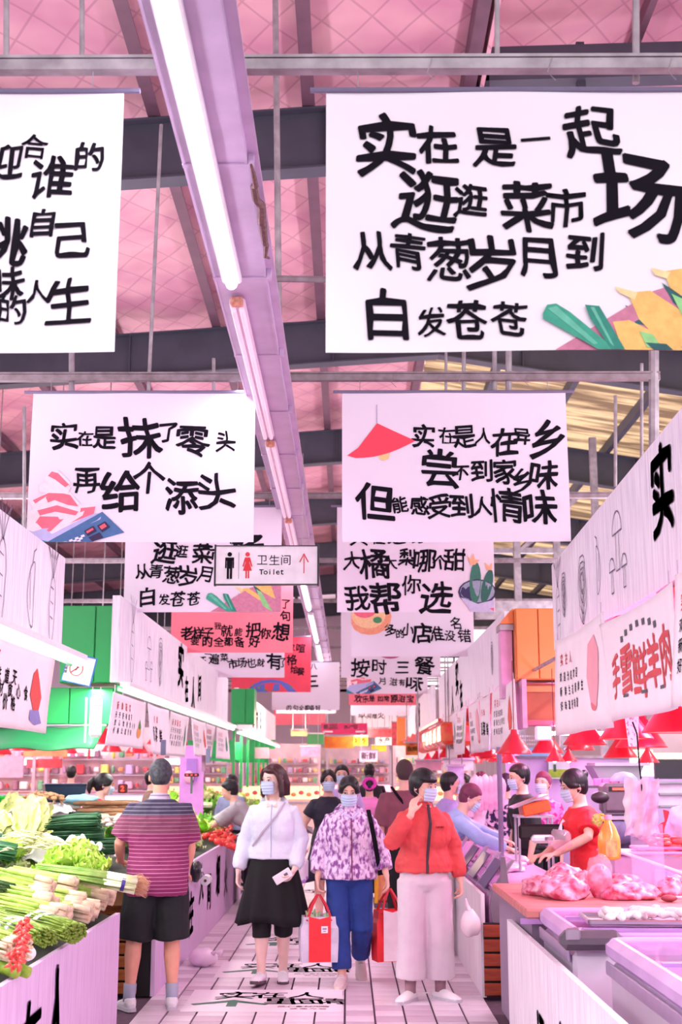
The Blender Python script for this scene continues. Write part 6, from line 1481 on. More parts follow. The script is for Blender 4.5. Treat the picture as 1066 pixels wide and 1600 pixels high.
crumple('crumpled white plastic bag in front of the chives', hit(88, 1330, .16), .6, .35, .12)
crumple('white plastic bag above the second chive bundle', hit(135, 1300, .06), .45, .35, .10)
crumple('grey plastic bag between cabbage and counter end', hit(150, 1338, .06), .35, .3, .08)
# pale bean pods heap
t = empty('bean_heap', hit(35, 1325, .20), label='heap of pale curled bean pods in a white plastic sheet', cat='vegetable'); mb = MB(); rr = random.Random(2)
for i in range(240):
    x = rr.gauss(0, .14); y = rr.gauss(0, .09); z = .09 * math.exp(-(x * x / .03 + y * y / .015)) + rr.uniform(-.03, .02); a = rr.uniform(-.8, .8); l = rr.uniform(.035, .06)
    mb.tube([(x - l * math.cos(a), y - l * math.sin(a), z), (x, y, z + .010), (x + l * math.cos(a), y + l * math.sin(a), z)], [.003, .006, .003], 5)
tag(mb.build('pods', M_BEAN, t, smooth=True), kind='stuff')
# napa cabbages, gourds etc. rear of the near counter and second counter
def head(px, py, lf, lab, sc=1.0, rot=None, m=None, leaves=None, group=None):
    p = hit(px, py, lf); rr = random.Random(px * 7 + py); rot = rot or (rr.uniform(.1, .9), rr.uniform(-.5, .5), rr.uniform(-1.2, 1.2)); return head_cabbage(lab, p, rot, sc, m=m, leaves=leaves, group=group)
head(40, 1310, .20, 'large pale napa cabbage standing up at the left', 1.0, (1.1, .1, .3)); head(60, 1305, .20, 'yellowish napa cabbage standing beside the large pale one', .95, (1.2, -.1, -.4))
head(14, 1312, .16, 'napa cabbage lying at the left edge', .9); head(75, 1318, .12, 'small yellow-green cabbage right of the standing pair', .75); head(95, 1310, .08, 'loose green cabbage beside the gourds', .7)
head(4, 1285, .12, 'round green cabbage cut by the left edge', .9, m=M_LETP); head(20, 1335, .16, 'pale cabbage in front of the bean heap', .6)
for i, (px, py, lab) in enumerate([(105, 1281, 'pale bitter gourd on top of the pile'), (108, 1287, 'knobbly bitter gourd under the pale one'), (100, 1290, 'bitter gourd at the left of the pile'), (128, 1282, 'bitter gourd at the right end of the pile')]):
    p = hit(px, py, .10 + .03 * (i == 0)); t = empty('bitter_gourd', p, (0.1 * i), label=lab, cat='vegetable'); L = .16
    MB().tube([(-L, 0, .03), (-L * .9, 0, .03), (-L * .3, .005, .035), (L * .4, .005, .035), (L * .9, 0, .03), (L * 1.05, 0, .028)], [.008, .028, .036, .036, .024, .006], 14).build('fruit', M_GOURD, t, smooth=True)
for i, (px, py, L, lab, hd) in enumerate([(185, 1312, .9, 'dark green spring greens lying towards the striped man', 95), (205, 1330, .85, 'second dark green leek bundle by the striped man', 100), (195, 1365, .95, 'long dark chives lying across the counter end near the man\'s hand', 100), (180, 1292, .5, 'dark leafy bundle behind the white plastic bag', 90)]):
    p = at(px, py, 9.75 if i > 1 else 10.2); put = bunch('leek_bunch', lab, (p.x, p.y, p.z - .02), (0, TILT * .6, math.radians(hd)), L=L, R=.10, n=90, mstalk=M_CHIVE, r=.0075, splay=.25, seed=50 + i)
# cardboard box at the end of the second counter
p = at(180, 1368, 9.62); t = empty('cardboard_box', (-1.92, 9.66, .67), 0, label='open cardboard box at the counter end holding the long chives', cat='box')
MB().box((0, -.05, .06), (.90, .02, .16)).build('side_wall', M_CARD, t); MB().box((-.44, .02, .06), (.02, .14, .16)).build('side_wall', M_CARD, t); MB().box((.44, .02, .06), (.02, .14, .16)).build('side_wall', M_CARD, t); MB().box((0, .02, -.005), (.88, .14, .02)).build('bottom', M_CARD, t)
MB().grid(lambda u, v: (-.45 + .9 * u, -.07 - .06 * v, .14 - .03 * v), 4, 2).build('flap', M_CARD, t)
# green plastic tub, woven bag, blue basin
t = empty('plastic_tub', at(18, 1258, 11.6), label='bright green plastic tub at the left edge', cat='tub')
mb = MB(); mb.lathe([(.20, -.10), (.235, .0), (.26, .06), (.275, .065), (.27, .075), (.25, .07), (.225, .0), (.19, -.09), (0, -.09)], n=28); mb.build('tub', M_TUB, t, smooth=True); MB().tube([(.268 * math.cos(a), .268 * math.sin(a), .07) for a in [2 * PI * i / 24 for i in range(25)]], .009, 6).build('rim', M_TUB, t)
t = empty('crate', at(100, 1240, 12.6), .3, label='dark blue plastic basin beside the vendor in red', cat='basin'); MB().box((0, 0, 0), (.34, .3, .16), taper=1.15, bev=.0).build('basin', mat('dark_blue_plastic', '23304e', rough=.4), t); MB().box((0, 0, .085), (.40, .36, .02), bev=.008).build('rim', mat('dark_blue_plastic', '23304e'), t)
t = empty('blue_cushion', at(126, 1250, 12.2), label='light blue plastic bag in front of the vendor in red', cat='plastic bag'); MB().ball((0, 0, 0), (.17, .12, .05), 16, 8, f=lambda p: p + Vector((0, 0, .012 * math.sin(p.x * 50)))).build('bag_body', mat('light_blue_plastic', 'a6dcf4', rough=.3), t, smooth=True)
def pile(name, label, group, me, c, spread, n, top, r, mats=None, seed=0, part='fruit', rots=True, cat='vegetable', sc=(.85, 1.1)):
    rr = random.Random(seed); pts = []
    for i in range(n):
        for _ in range(30):
            x = rr.uniform(-1, 1); y = rr.uniform(-1, 1)
            if x * x + y * y < 1 and all(((x - a) * spread[0]) ** 2 + ((y - b) * spread[1]) ** 2 > (r * 1.35) ** 2 for a, b in pts[-40:]): break
        pts.append((x, y)); z = top * (1 - x * x - y * y) + r * .4 * (i % 2)
        t = empty(name, (c[0] + x * spread[0], c[1] + y * spread[1], c[2] + z), rr.uniform(0, 6), label=label, cat=cat, group=group)
        k = rr.uniform(*sc); link(part, me, t, (0, 0, 0), (rr.uniform(-.5, .5), rr.uniform(-.5, .5), 0) if rots else (0, 0, 0), sc=k)
        if part == 'tomato_skin_body': pass
mush = MB().ball((0, 0, .012), (.03, .03, .016), 10, 6).tube([(0, 0, 0), (.004, 0, -.03)], [.009, .007], 6).mesh('cap', G_('brown_mushroom', '8a6242', 'c09468', scale=10), True)
p = at(66, 1252, 10.8); crumple('grey translucent bag under the brown mushrooms', (p.x, p.y, p.z - .10), .5, .4, .10, m=G_('greyish_plastic', 'b4aeb4', 'e0dce0', scale=9, rough=.35, bump=.6), rz=.1)
t = empty('mushroom_basket', (p.x, p.y, p.z - .16), label='clear bag bulging under the mushroom heap', cat='plastic bag'); mb = MB(); mb.ball((0, 0, .05), (.22, .18, .10), 18, 10, f=lambda q: q * (1 + .05 * math.sin(q.x * 60 + q.y * 47))); mb.build('bag_body', G_('greyish_plastic', 'b4aeb4'), t, smooth=True)
pile('mushroom', 'brown button mushroom in the heap behind the napa cabbages', 'brown mushrooms in the heap', mush, (p.x, p.y, p.z), (.18, .14), 34, .05, .025, seed=3)
# browns and wrapped things in the middle distance
pot = MB().ball((0, 0, 0), (.05, .038, .034), 10, 8, f=lambda p: p * (1 + .07 * math.sin(p.x * 80 + 1))).mesh('tuber', M_POT, True)
root_me = MB().tube([(-.14, 0, .02), (-.1, .01, .02), (.0, .0, .022), (.1, .012, .02), (.16, .0, .018)], [.006, .018, .02, .017, .004], 8).mesh('root', M_BROWN, True)
pr = at(178, 1264, 11.2)
rr = random.Random(6)
for i in range(26):
    t = empty('yam_root', (pr.x + rr.uniform(-.25, .2), pr.y + rr.uniform(-.2, .3), pr.z - .06 + .03 * (i % 4)), rr.uniform(-.3, .3), label='brown yam root in the heap right of the red-shirted vendor', cat='vegetable', group='brown roots beside the red-shirted vendor'); link('root', root_me, t)
pm = at(192, 1280, 10.6); pile('mushroom', 'grey oyster mushroom on the pile beside the striped man', 'grey mushrooms beside the striped man', MB().ball((0, 0, .012), (.04, .03, .012), 10, 6).mesh('cap', M_MUSH, True), (pm.x, pm.y, pm.z - .05), (.16, .16), 34, .05, .03, seed=4)
pk = at(150, 1275, 10.9)
for i in range(9):
    t = empty('winter_melon', (pk.x - .25 + .06 * i + random.uniform(-.03, .03), pk.y + random.uniform(-.15, .15), pk.z - .05 + .02 * (i % 3)), random.uniform(-.6, .6), label='pale beige gourd piece in the row behind the white plastic bag', cat='vegetable', group='pale gourd pieces'); MB().tube([(-.10, 0, 0), (-.08, 0, 0), (0, .01, 0), (.08, 0, 0), (.10, 0, 0)], [.01, .03, .034, .03, .01], 10).build('piece', G_('pale_gourd', 'c9b090', 'ecdcc4', scale=8), t, smooth=True)
for i in range(5):
    p = at(100 + 13 * i, 1268 + 3 * (i % 2), 11); t = empty('aubergine', (p.x, p.y, p.z - .04), .3 * i, label='dark green squash between gourds and the blue bag', cat='vegetable', group='dark squashes behind the gourds'); MB().ball((0, 0, 0), (.11, .05, .045), 12, 8).build('fruit', G_('dark_squash', '22382c', '3a5440', scale=9), t, smooth=True)
# second counter: tomatoes and greens around the striped man
tomb = MB(); tomb.ball((0, 0, 0), (.032, .032, .027), 12, 8); tom_me = tomb.mesh('fruit', M_TOM, True)
stem_me = MB().tube([(0, 0, .024), (.002, 0, .034)], .003, 5).mesh('stem', M_GTOM)
rr = random.Random(12)
for i in range(150):
    v = rr.random(); u = rr.random(); px = lerp(306, 366, u); py = lerp(1282, 1316, v) + (u - .5) * 18
    p = hit(px, py, .04 + .05 * rr.random()); t = empty('tomato', p, label='red tomato in the pile at the corner by the striped man', cat='tomato', group='tomatoes piled by the striped man'); t.rotation_euler = (rr.uniform(-.8, .8), rr.uniform(-.8, .8), rr.uniform(0, 6)); link('fruit', tom_me, t, sc=rr.uniform(.8, 1.15)); link('stem', stem_me, t)
pa = on_x(313, 1300, -1.37)
t = empty('tomato_bag', (-1.36, 10.9, .70), label='red net of small tomatoes hanging at the panel top beside the man', cat='vegetable')
for i in range(24): link('fruit', tom_me, t, (rr.uniform(-.03, .03), rr.uniform(-.12, .12), rr.uniform(-.02, .16)), sc=.7)
# generic produce over the rest of the second and third counters
rr = random.Random(21)
kinds = [('leaf_cabbage', LEAFP, 'pale green leaf cabbage'), ('green_lettuce', LEAFL, 'frilly green lettuce'), ('bok_choy', LEAFB, 'bright green bok choy'), ('dark_greens', LEAFG, 'dark leafy green')]
def scatter(x0, x1, y0, y1, n, where, sc=.9):
    for i in range(n):
        x = rr.uniform(x0, x1); y = rr.uniform(y0, y1); z = zl(x, y) + rr.uniform(.0, .10); k = (i * 7 + int(y * 2)) % 4
        if i % 5 == 4: head_cabbage('yellow-green napa cabbage in the long display ' + where, (x, y, z), (rr.uniform(.0, .9), rr.uniform(-.5, .5), rr.uniform(0, 6)), sc * .85, group='napa cabbages ' + where)
        else: leafy(kinds[k][0], kinds[k][2] + ' in the long display ' + where, (x, y, z - .03), (rr.uniform(-.6, .6), rr.uniform(-.6, .6), rr.uniform(0, 6)), kinds[k][1], 7, sc=sc * 1.05, group=kinds[k][0].replace('_', ' ') + ' ' + where, upright=.2)
scatter(-2.45, -1.60, 11.8, 17.0, 105, 'between the striped man and the white-jacketed woman')
scatter(-3.1, -1.55, 19.2, 27.5, 40, 'farther down the left side', 1.1)
scatter(-3.2, -2.3, 10.2, 11.8, 12, 'behind the striped man')
scatter(-3.4, -2.7, 6.6, 8.4, 8, 'at the back of the nearest counter')
for i, (px, py, L) in enumerate([(340, 1245, .5), (366, 1262, .5), (330, 1262, .5), (375, 1275, .4)]):
    p = hit(px, py, .12); bunch('leek_bunch', ('white-stemmed leek bundle crossing the greens', 'second leek bundle crossing the greens nearer the white jacket', 'leek bundle just right of the striped man', 'short leek bundle beside the white-jacketed woman')[i], p, (0, .1, 1.3 + .3 * i), L=L, R=.06, n=26, mstalk=M_CHIVE, mend=M_SCAL, r=.009, endlen=.2, seed=70 + i)
crumple('white plastic bag on the greens beside the tomatoes', hit(352, 1285, .08), .22, .18, .08)
t = empty('wicker_tray', hit(370, 1312, .02), label='grey round tray rim at the corner of the tomato pile', cat='tray'); MB().tube([(.26 * math.cos(a), .30 * math.sin(a), .03) for a in [2 * PI * i / 24 for i in range(25)]], .012, 6).build('rim', mat('grey_tray', '8a8088'), t)
# paper roll hanging on the panel, black bag, small things on the floor
t = empty('bag_roll', (-1.30, 12.2, .62), label='roll of plastic bags hanging on the lilac panel', cat='roll'); MB().tube([(0, -.09, 0), (0, .09, 0)], .045, 16).build('roll', M_BAGW, t); MB().tube([(0, -.093, 0), (0, .093, 0)], .014, 8).build('core_hole', mat('cardboard_core', '6a3a2a'), t); MB().tube([(-.02, 0, .04), (-.08, 0, .16)], .003, 5).build('wire_hook', M_INK, t)
t = empty('black_bag', (-1.36, 11.9, .70), label='black plastic bag hanging over the panel top above the bag roll', cat='plastic bag'); MB().ball((0, 0, .02), (.05, .16, .09), 12, 8, f=lambda p: p * (1 + .12 * math.sin(p.y * 50 + p.z * 31))).build('bag_body', mat('black_plastic', '141018', rough=.25), t, smooth=True); MB().box((.05, 0, .03), (.01, .05, .03)).build('price_tag', M_WHITEP, t)
t = empty('white_carrier_bag', (-1.21, 11.25, .0), .4, label='white knotted plastic bag lying on the floor against the lilac panel', cat='plastic bag'); MB().ball((0, 0, .07), (.12, .15, .075), 14, 10, f=lambda p: p * (1 + .22 * noise.noise(p * 22))).tube([(.03, -.1, .09), (.06, -.15, .13), (.10, -.19, .12)], [.03, .012, .03], 8).build('bag_body', mat('pinkish_carrier', 'f4d8ee', rough=.35), t, smooth=True)
t = empty('paper_scrap', (.55, 9.9, .006), .4, label='small white paper scrap on the tiles by the right panel', cat='litter'); MB().box((0, 0, 0), (.10, .03, .003)).build('paper', M_WHITEP, t)
# scales with red digits on a stalk
def scale_display(p, label, w=.12, h=.03, post=.16):
    t = empty('scale_display', p, label=label, cat='scale'); MB().box((0, 0, post), (w, .03, h), bev=.006).build('display', mat('dark_red_display', '5a1a24', rough=.3), t); MB().tube([(0, 0, 0), (0, 0, post)], .010, 8).build('post', mat('grey_green_post', '6f8a80'), t)
    md = MB()
    for q in (-.3, 0, .3): md.box((q * w, -.018, post), (.016, .002, .010))
    md.build('red_digits', mat('red_led', 'ff5040', emit='ff4030', estr=3), t)
q = at(299, 1240, 12.2); scale_display(q, 'scale readout on a stalk right of the striped man\'s head', w=.135, post=.17)
q = at(192, 1232, 12.6); t = empty('scale_display', q, label='square scale display glowing red left of the striped man', cat='scale'); MB().box((0, 0, 0), (.09, .05, .085), bev=.01).build('display', mat('dark_red_display', '5a1a24'), t); make_glyphs('23', .03); mb = MB(); brush(mb, lambda u, v: (u, -.028, v), [('2', 0, 0, .05, 0)], bold=.03, wob=0); mb.build('red_digits', MATS['red_led'], t)
# ================================================================== right side: freezers, cutting table, meat
M_FRZ = mat('white_freezer_enamel', 'dcd0e0', rough=.3, vary=.04, scale=3); M_FRZL = mat('lilac_freezer_band', 'b48ac8', rough=.35, vary=.12, scale=3); M_FRZG = mat('grey_plastic_rim', '5c5460', rough=.4); M_STAIN = mat('stainless_steel', 'b0a6b4', rough=.28, metal=.75, vary=.15, scale=4)
M_PLANKB = mat('worn_cutting_board', 'b8606a', rough=.6, color2='d08880', scale=6, stretch=(.5, 3, 1)); M_MEAT = mat('raw_meat', 'cf3f6c', rough=.3, color2='f2b4d0', scale=17, thr=(.40, .66), bump=.3, coat=.3); M_FAT = mat('meat_fat', 'f2b6d4', rough=.3, color2='e07a9c', scale=22, coat=.3); M_OFFAL = mat('red_offal', 'c82c3c', color2='ea7a80', scale=16, rough=.25, bump=.4)
def freezer(x0, x1, y0, y1, z, label, glass=True):
    t = empty('chest_freezer', ((x0 + x1) / 2, (y0 + y1) / 2, 0), label=label, cat='freezer'); W = x1 - x0; L = y1 - y0
    MB().box((0, 0, z / 2 - .05), (W - .04, L - .04, z - .12), bev=.02).build('cabinet', M_FRZ, t)
    MB().box((0, 0, .16), (W - .036, L - .036, .3), bev=.02).build('lower_band', M_FRZL, t)
    mb = MB(); o = .0
    for (cx, cy, sx, sy) in ((-W / 2 + .04, 0, .08, L), (W / 2 - .04, 0, .08, L), (0, -L / 2 + .04, W, .08), (0, L / 2 - .04, W, .08)): mb.box((cx, cy, z - .05), (sx, sy, .10), bev=.03)
    mb.build('rim', mat('lilac_rim', 'cda6dc', rough=.3, vary=.1, scale=5), t)
    MB().box((-W / 2 + .003, 0, z - .13), (.012, L - .06, .06), bev=.004).build('grip_rail', mat('silver_rail', 'b8a4c4', metal=.5, rough=.3), t)
    MB().box((0, 0, z - .16), (W - .16, L - .16, .02)).build('inner_floor', mat('frosted_inner', 'f4e0fb', rough=.3), t)
    for q in (-.24, .26): 
        g = MB().box((0, q * L, z - .015), (W - .15, L * .47, .006)).build('glass_lid', M_GLASS, t); MB().box((0, q * L - L * .235, z - .008), (W - .14, .03, .016)).build('lid_edge', M_FRZL, g)
    for k, q in enumerate((-.36, .36)):
        if k == 0: MB().box((-W / 2 + .016, q * L, .30), (.004, .22, .34)).build('poster_sticker', mat('yellow_purple_print', 'f0b040', color2='6a50c0', scale=9, thr=(.48, .52)), t)
    return t
freezer(1.17, 2.35, 4.4, 6.12, .86, 'white chest freezer with lilac rim in the lower right corner')
freezer(1.06, 2.3, 6.42, 7.42, .86, 'chest freezer with a dark handle corner beside the lower right one')
t = empty('freezer_handle', (1.04, 6.40, .84), label='dark grey corner guard with chrome latch on the second freezer', cat='handle'); MB().box((.12, 0.0, -.03), (.30, .10, .09), bev=.03).build('corner_guard', M_FRZG, t); MB().box((.03, -.045, -.0), (.07, .02, .06), bev=.008).build('chrome_latch', M_STAIN, t)
t = empty('power_cord', (1.33, 6.36, .70), label='thin black cord hanging down between the two freezers', cat='cord'); MB().tube([(0, 0, .08), (-.03, 0, .02), (-.035, 0, -.06), (-.01, 0, -.10), (.05, 0, -.11)], .0035, 6).build('cord', M_INK, t)
# tray with bones on the second freezer
t = empty('metal_tray', (1.62, 6.62, .865), -.05, label='shallow metal tray of white bones on the second freezer', cat='tray')
MB().box((0, 0, .006), (.86, .34, .010)).build('base', M_STAIN, t)
for (c, d) in (((0, -.17, .018), (.9, .02, .026)), ((0, .17, .018), (.9, .02, .026)), ((-.44, 0, .018), (.02, .36, .026)), ((.44, 0, .018), (.02, .36, .026))): MB().box(c, d, bev=.006).build('edge', M_STAIN, t)
rr = random.Random(4)
for i in range(26):
    b = empty('bone_piece', (1.62 + rr.uniform(-.36, .36), 6.62 + rr.uniform(-.11, .11), .885 + rr.uniform(0, .03)), rr.uniform(0, 6), label='white meaty bone in the metal tray on the second freezer', cat='meat', group='bones in the metal tray')
    l = rr.uniform(.04, .09); MB().tube([(-l, 0, .01), (-l * .7, 0, .012), (0, .01, .02), (l * .7, 0, .012), (l, 0, .01)], [.012, .02, .013, .022, .012], 8).build('bone', mat('bone_white', 'fdeef2', color2='eaa0ac', scale=14, thr=(.5, .7), rough=.35), b, smooth=True)
t = empty('purple_tray', (2.05, 6.30, .865), 0, label='shallow lilac plastic tray at the right edge in front of the bones', cat='tray'); MB().box((0, 0, .03), (.52, .10, .055), bev=.012).build('tray', mat('lilac_plastic', 'cf9aea', rough=.3), t)
# cutting table
t = empty('cutting_table', (1.02, 7.50, 0), label='meat cutting table with a worn wooden board top', cat='table')
MB().box((1.15, .85, .40), (2.26, 1.60, .76)).build('table_body', mat('greyish_mauve_panel', '8a7690', rough=.5), t); MB().box((1.15, .84, .815), (2.34, 1.72, .05), bev=.008).build('board_top', M_PLANKB, t)
MB().box((1.1, .0, .775), (2.3, .02, .03)).build('front_lip', M_FRZL, t)
# side plate of the display case
t = empty('display_case', (1.04, 9.85, 0), label='long meat display case with sloping glass beyond the cutting table', cat='display case')
MB().box((.31, 3.2, .36), (.60, 6.3, .72)).build('case_body', mat('pale_pink_case', 'd9a8d4', rough=.4), t)
MB().box((.35, 3.2, .745), (.64, 6.3, .03)).build('counter_top', mat('pink_lit_top', 'eab0e0', rough=.3), t)
mb = MB(); mb.prism([(0, 0, .72), (.02, 0, .72), (.20, 0, .95), (.18, 0, .95)], (0, 6.3, 0)); mb.build('sloping_glass', M_GLASS, t)
for q in range(8): MB().prism([(-.005, 0, .70), (.03, 0, .70), (.21, 0, .955), (.175, 0, .955)], (0, .03, 0)).build('glass_frame', M_ALU, t).location = (0, q * .9, 0)
for q in range(3): MB().prism([(-.012, 0, .74), (.0, 0, .74), (.14, 0, .93), (.13, 0, .93)], (0, .5, 0)).build('dark_screen', mat('dark_plum_screen', '5a4060', rough=.3), t).location = (0, .15 + q * .9, 0)
mb = MB(); pts = [(.0, .62), (.02, .50), (.10, .44), (.42, .44), (.42, .72), (.20, .72), (.14, .80), (.12, .98), (.09, .98), (.08, .80), (.02, .74)]
mb.prism([(x, 0, z) for x, z in pts], (0, .03, 0)); e = mb.build('side_plate', mat('mauve_grey_plastic', '7f7080', rough=.5), t); e.location = (0, -.10, 0); MB().tube([(.16, -.012, .64), (.16, .0, .64)], .014, 12).build('screw_cap', mat('dark_screw', '3a3040'), e)
# steel post
t = empty('steel_post', (1.28, 11.0, 0), label='slender grey steel post rising from the meat counter', cat='post'); MB().tube([(0, 0, .77), (0, 0, 1.80)], .022, 10).build('pole', mat('grey_violet_post', '7a6488', rough=.4), t); MB().box((0, 0, .78), (.1, .1, .02)).build('foot_plate', M_STEEL, t)
# meat pieces
def meat(label, p, d, rz=0, m=M_MEAT, seed=0, group=None, name='meat_piece', fat=True):
    d = tuple(q * .86 for q in d); t = empty(name, p, rz, label=label, cat='meat', group=group); rr = random.Random(seed); o = [rr.uniform(0, 6) for _ in range(4)]
    def f(q):
        nq = Vector((q.x / d[0], q.y / d[1], q.z / d[2])); k = 1 + .30 * noise.noise(nq * 1.7 + Vector((o[0], o[1], 0))) + .12 * noise.noise(nq * 4.5 + Vector((0, o[2], 1))) + .05 * math.sin(q.x / d[0] * 3 + o[0]) + .10 * math.sin(q.y / d[1] * 4 + o[1]) + .05 * math.sin(q.x / d[0] * 9 + q.z / d[2] * 5 + o[2]); return Vector((q.x * k, q.y * k, max(q.z * k, -d[2] * .55)))
    MB().ball((0, 0, d[2] * .55), d, 44, 28, f=f).build('flesh', m, t, smooth=True)
    if fat: MB().ball((d[0] * .15, -d[1] * .2, d[2] * .85), (d[0] * .7, d[1] * .6, d[2] * .5), 20, 12, f=f).build('fat_cap', M_FAT, t, smooth=True)
    return t
zt_ = .842
def onz(px, py): return on_z(px, py, zt_)
meat('dark-edged raw meat joint at the left end of the cutting board', onz(845, 1398), (.12, .16, .085), .3, seed=1)
meat('large pink meat joint second from the left on the cutting board', onz(882, 1404), (.17, .15, .10), -.2, seed=2)
meat('meat joint behind the large pink one', onz(880, 1386), (.15, .15, .11), .5, seed=3)
meat('small meat piece behind the plastic-wrapped cut', onz(915, 1390), (.10, .10, .08), .9, seed=4)
meat('flat meat slab with a fatty top right of the wrapped cut', onz(985, 1404), (.19, .14, .075), .1, seed=5)
meat('second flat slab behind the fatty one', onz(975, 1390), (.14, .12, .08), .6, seed=6)
for i, (px, py) in enumerate([(1040, 1385), (1060, 1395), (1075, 1388), (1050, 1400)]): meat(('red and white meat heap piece against the right edge, leftmost', 'meat heap piece at the right edge, front', 'meat heap piece cut by the right edge', 'low meat heap piece near the ladle')[i], onz(px, py), (.11, .11, .08), i, seed=10 + i)
p = onz(938, 1402); t = empty('wrapped_meat', p, label='upright meat cut in clear plastic on the cutting board', cat='meat')
MB().ball((0, 0, .10), (.075, .06, .11), 16, 12, f=lambda q: q * (1 + .08 * math.sin(q.z * 40))).build('flesh', M_MEAT, t, smooth=True); MB().ball((0, 0, .125), (.085, .07, .13), 20, 14, f=lambda q: q * (1 + .10 * math.sin(q.z * 50 + q.x * 60) * .8)).build('plastic_wrap', M_PLASTIC, t, smooth=True)
p = onz(1046, 1409); t = empty('ladle', p, .0, label='ladle with a wooden bowl lying in front of the meat heap', cat='utensil'); MB().ball((0, 0, .02), (.05, .04, .02), 14, 8).build('bowl', mat('red_brown_wood', '8a3a44'), t, smooth=True); MB().tube([(.04, 0, .025), (.3, -.04, .03)], .009, 8).build('handle', mat('pale_handle', 'e8c8e0'), t)
# blue glass barrier rods, box container behind with sausages and oil bottle
t = empty('plastic_container', (1.95, 8.95, .842), label='grey lilac plastic box behind the meat on the cutting table', cat='box'); MB().box((.22, 0, .11), (.86, .34, .22), bev=.03).build('box_body', mat('grey_lilac_plastic', 'a88ab0', rough=.35), t); MB().box((.22, 0, .225), (.90, .38, .02), bev=.008).build('lid', mat('lilac_lid', 'd09ae0', rough=.3), t)
t = empty('sausage_tray', (2.08, 8.9, 1.085), label='pink tray holding red sausages on the plastic box', cat='tray'); MB().box((.15, 0, .012), (.62, .26, .02), bev=.008).build('tray', mat('pink_tray', 'e87ab0', rough=.3), t)
rr = random.Random(9)
sa = MB().tube([(-.05, 0, .016), (-.035, 0, .017), (0, .006, .018), (.035, 0, .017), (.05, 0, .016)], [.006, .015, .017, .015, .006], 8).mesh('sausage', mat('red_sausage', 'd8343c', color2='f07078', scale=20, rough=.3), True)
for i in range(22):
    x = rr.uniform(0, 1); s_ = empty('sausage', (2.02 + .44 * x, 8.88 + rr.uniform(-.08, .06), 1.108 + rr.uniform(0, .05) * (1 - abs(x - .35))), rr.uniform(-.9, .9), label='red sausage on the pink tray beside the oil bottle', cat='sausage', group='sausages on the pink tray'); link('link_body', sa, s_)
p = at(953, 1343, 8.35); t = empty('oil_bottle', (p.x, p.y, p.z), label='big plastic bottle of orange-yellow cooking oil with a handle', cat='bottle')
M_OIL = mat('orange_oil', 'f28a3c', color2='f8c04a', scale=7, rough=.15, coat=.5); k = 2000 / 8.25
mb = MB(); mb.lathe([(0, 0), (.055, 0), (.070, .01), (.072, .10), (.068, .14), (.045, .20), (.022, .235), (.02, .25), (0, .25)], n=24); mb.build('bottle_body', M_OIL, t, smooth=True)
MB().tube([(0, 0, .245), (0, 0, .275)], .024, 14).build('cap', mat('pink_cap', 'f6a0b8'), t); MB().tube([(-.02, -.0, .235), (-.05, -.005, .255), (-.055, -.005, .28), (-.03, 0, .275), (-.015, 0, .25)], .007, 8).build('handle', mat('yellow_handle', 'f0b840'), t)
MB().box((-.0, -.066, .07), (.07, .012, .10)).build('label_sheet', mat('oil_label', 'e85a50', color2='f6c070', scale=20), t)
# hanging plastic bags on a hook
t = empty('hanging_bag_bundle', at(1002, 1217, 6.5), label='bundle of clear pink-lit plastic bags hanging from a wire hook', cat='plastic bag'); k = 2000 / 6.4
def PB(u, v):
    x = (u - .5) * 52 / k; z = -v * 84 / k; y = .018 * math.sin(u * 17 + v * 5) + .012 * math.sin(v * 21 + u * 9) - .02 * (1 - (2 * u - 1) ** 2)
    z += .008 * math.sin(u * 9) * v + (.012 * math.sin(u * 13) * (1 - v)); return (x * (1 - .08 * v), y, z)
for q in range(3): 
    mb = MB(); mb.grid(PB, 30, 30); o = mb.build('bag_sheet', mat('pinkish_film%d' % q, 'f6b8d8', color2='fff0fa', scale=7, rough=.2, bump=.6, alpha=.62) , t, smooth=True); o.location = (.006 * q, .03 * q, -.01 * q); o.rotation_euler = (0, .05 * q, .1 * q)
MB().tube([(0, -.01, -.06), (.0, -.005, -.02), (-.005, 0, .06), (-.01, 0, .22), (-.03, 0, .28)], .004, 6).build('wire_hook', M_INK, t)
MB().box((.02, .02, -84 / k - .10), (.16, .01, .30)).build('clear_long_bag', mat('lilac_film', 'e8b8e4', rough=.2, alpha=.28), t)
t = empty('tag_strip_bundle', at(988, 1112, 6.6), label='bundle of pale printed paper strips hanging below the big cloth banner', cat='paper'); mb = MB()
for q in range(6): o = MB().box(((q - 2.5) * .011, .004 * q, -.085), (.012, .002, .18), rot=Ry(.03 * (q - 3))).build('strip', mat('strip_paper', 'f6e8ee', color2='b88a98', scale=60, thr=(.55, .62)), t)
# counter things further back: scale trolley, black screen, cash scale, bags
t = empty('tilted_bin', at(835, 1262, 11.3), label='tilted orange box with a clear lid on a metal stand before the masked man', cat='box'); rot = Ry(math.radians(-12))
MB().box((0, 0, 0), (.24, .30, .10), rot=rot, bev=.01).build('orange_box', mat('orange_plastic', 'f2602c', rough=.35), t); MB().box((-.05, 0, .055), (.32, .32, .012), rot=Ry(math.radians(-20))).build('lid', M_STAIN, t)
for sx in (-.15, .13):
    for sy in (-.12, .12): MB().tube([(sx, sy, -.06), (sx, sy, -.52)], .011, 6).build('leg', M_ALU, t)
MB().box((-.01, 0, -.07), (.32, .28, .02)).build('shelf', M_ALU, t)
t = empty('black_screen', at(849, 1300, 9.95), label='black rounded screen back standing on the meat counter', cat='screen'); MB().box((0, 0, 0), (.37, .04, .115), bev=.03).build('casing', mat('glossy_black', '0c0a10', rough=.25), t); MB().box((0, .0, -.075), (.06, .05, .05)).build('foot', M_FRZG, t)
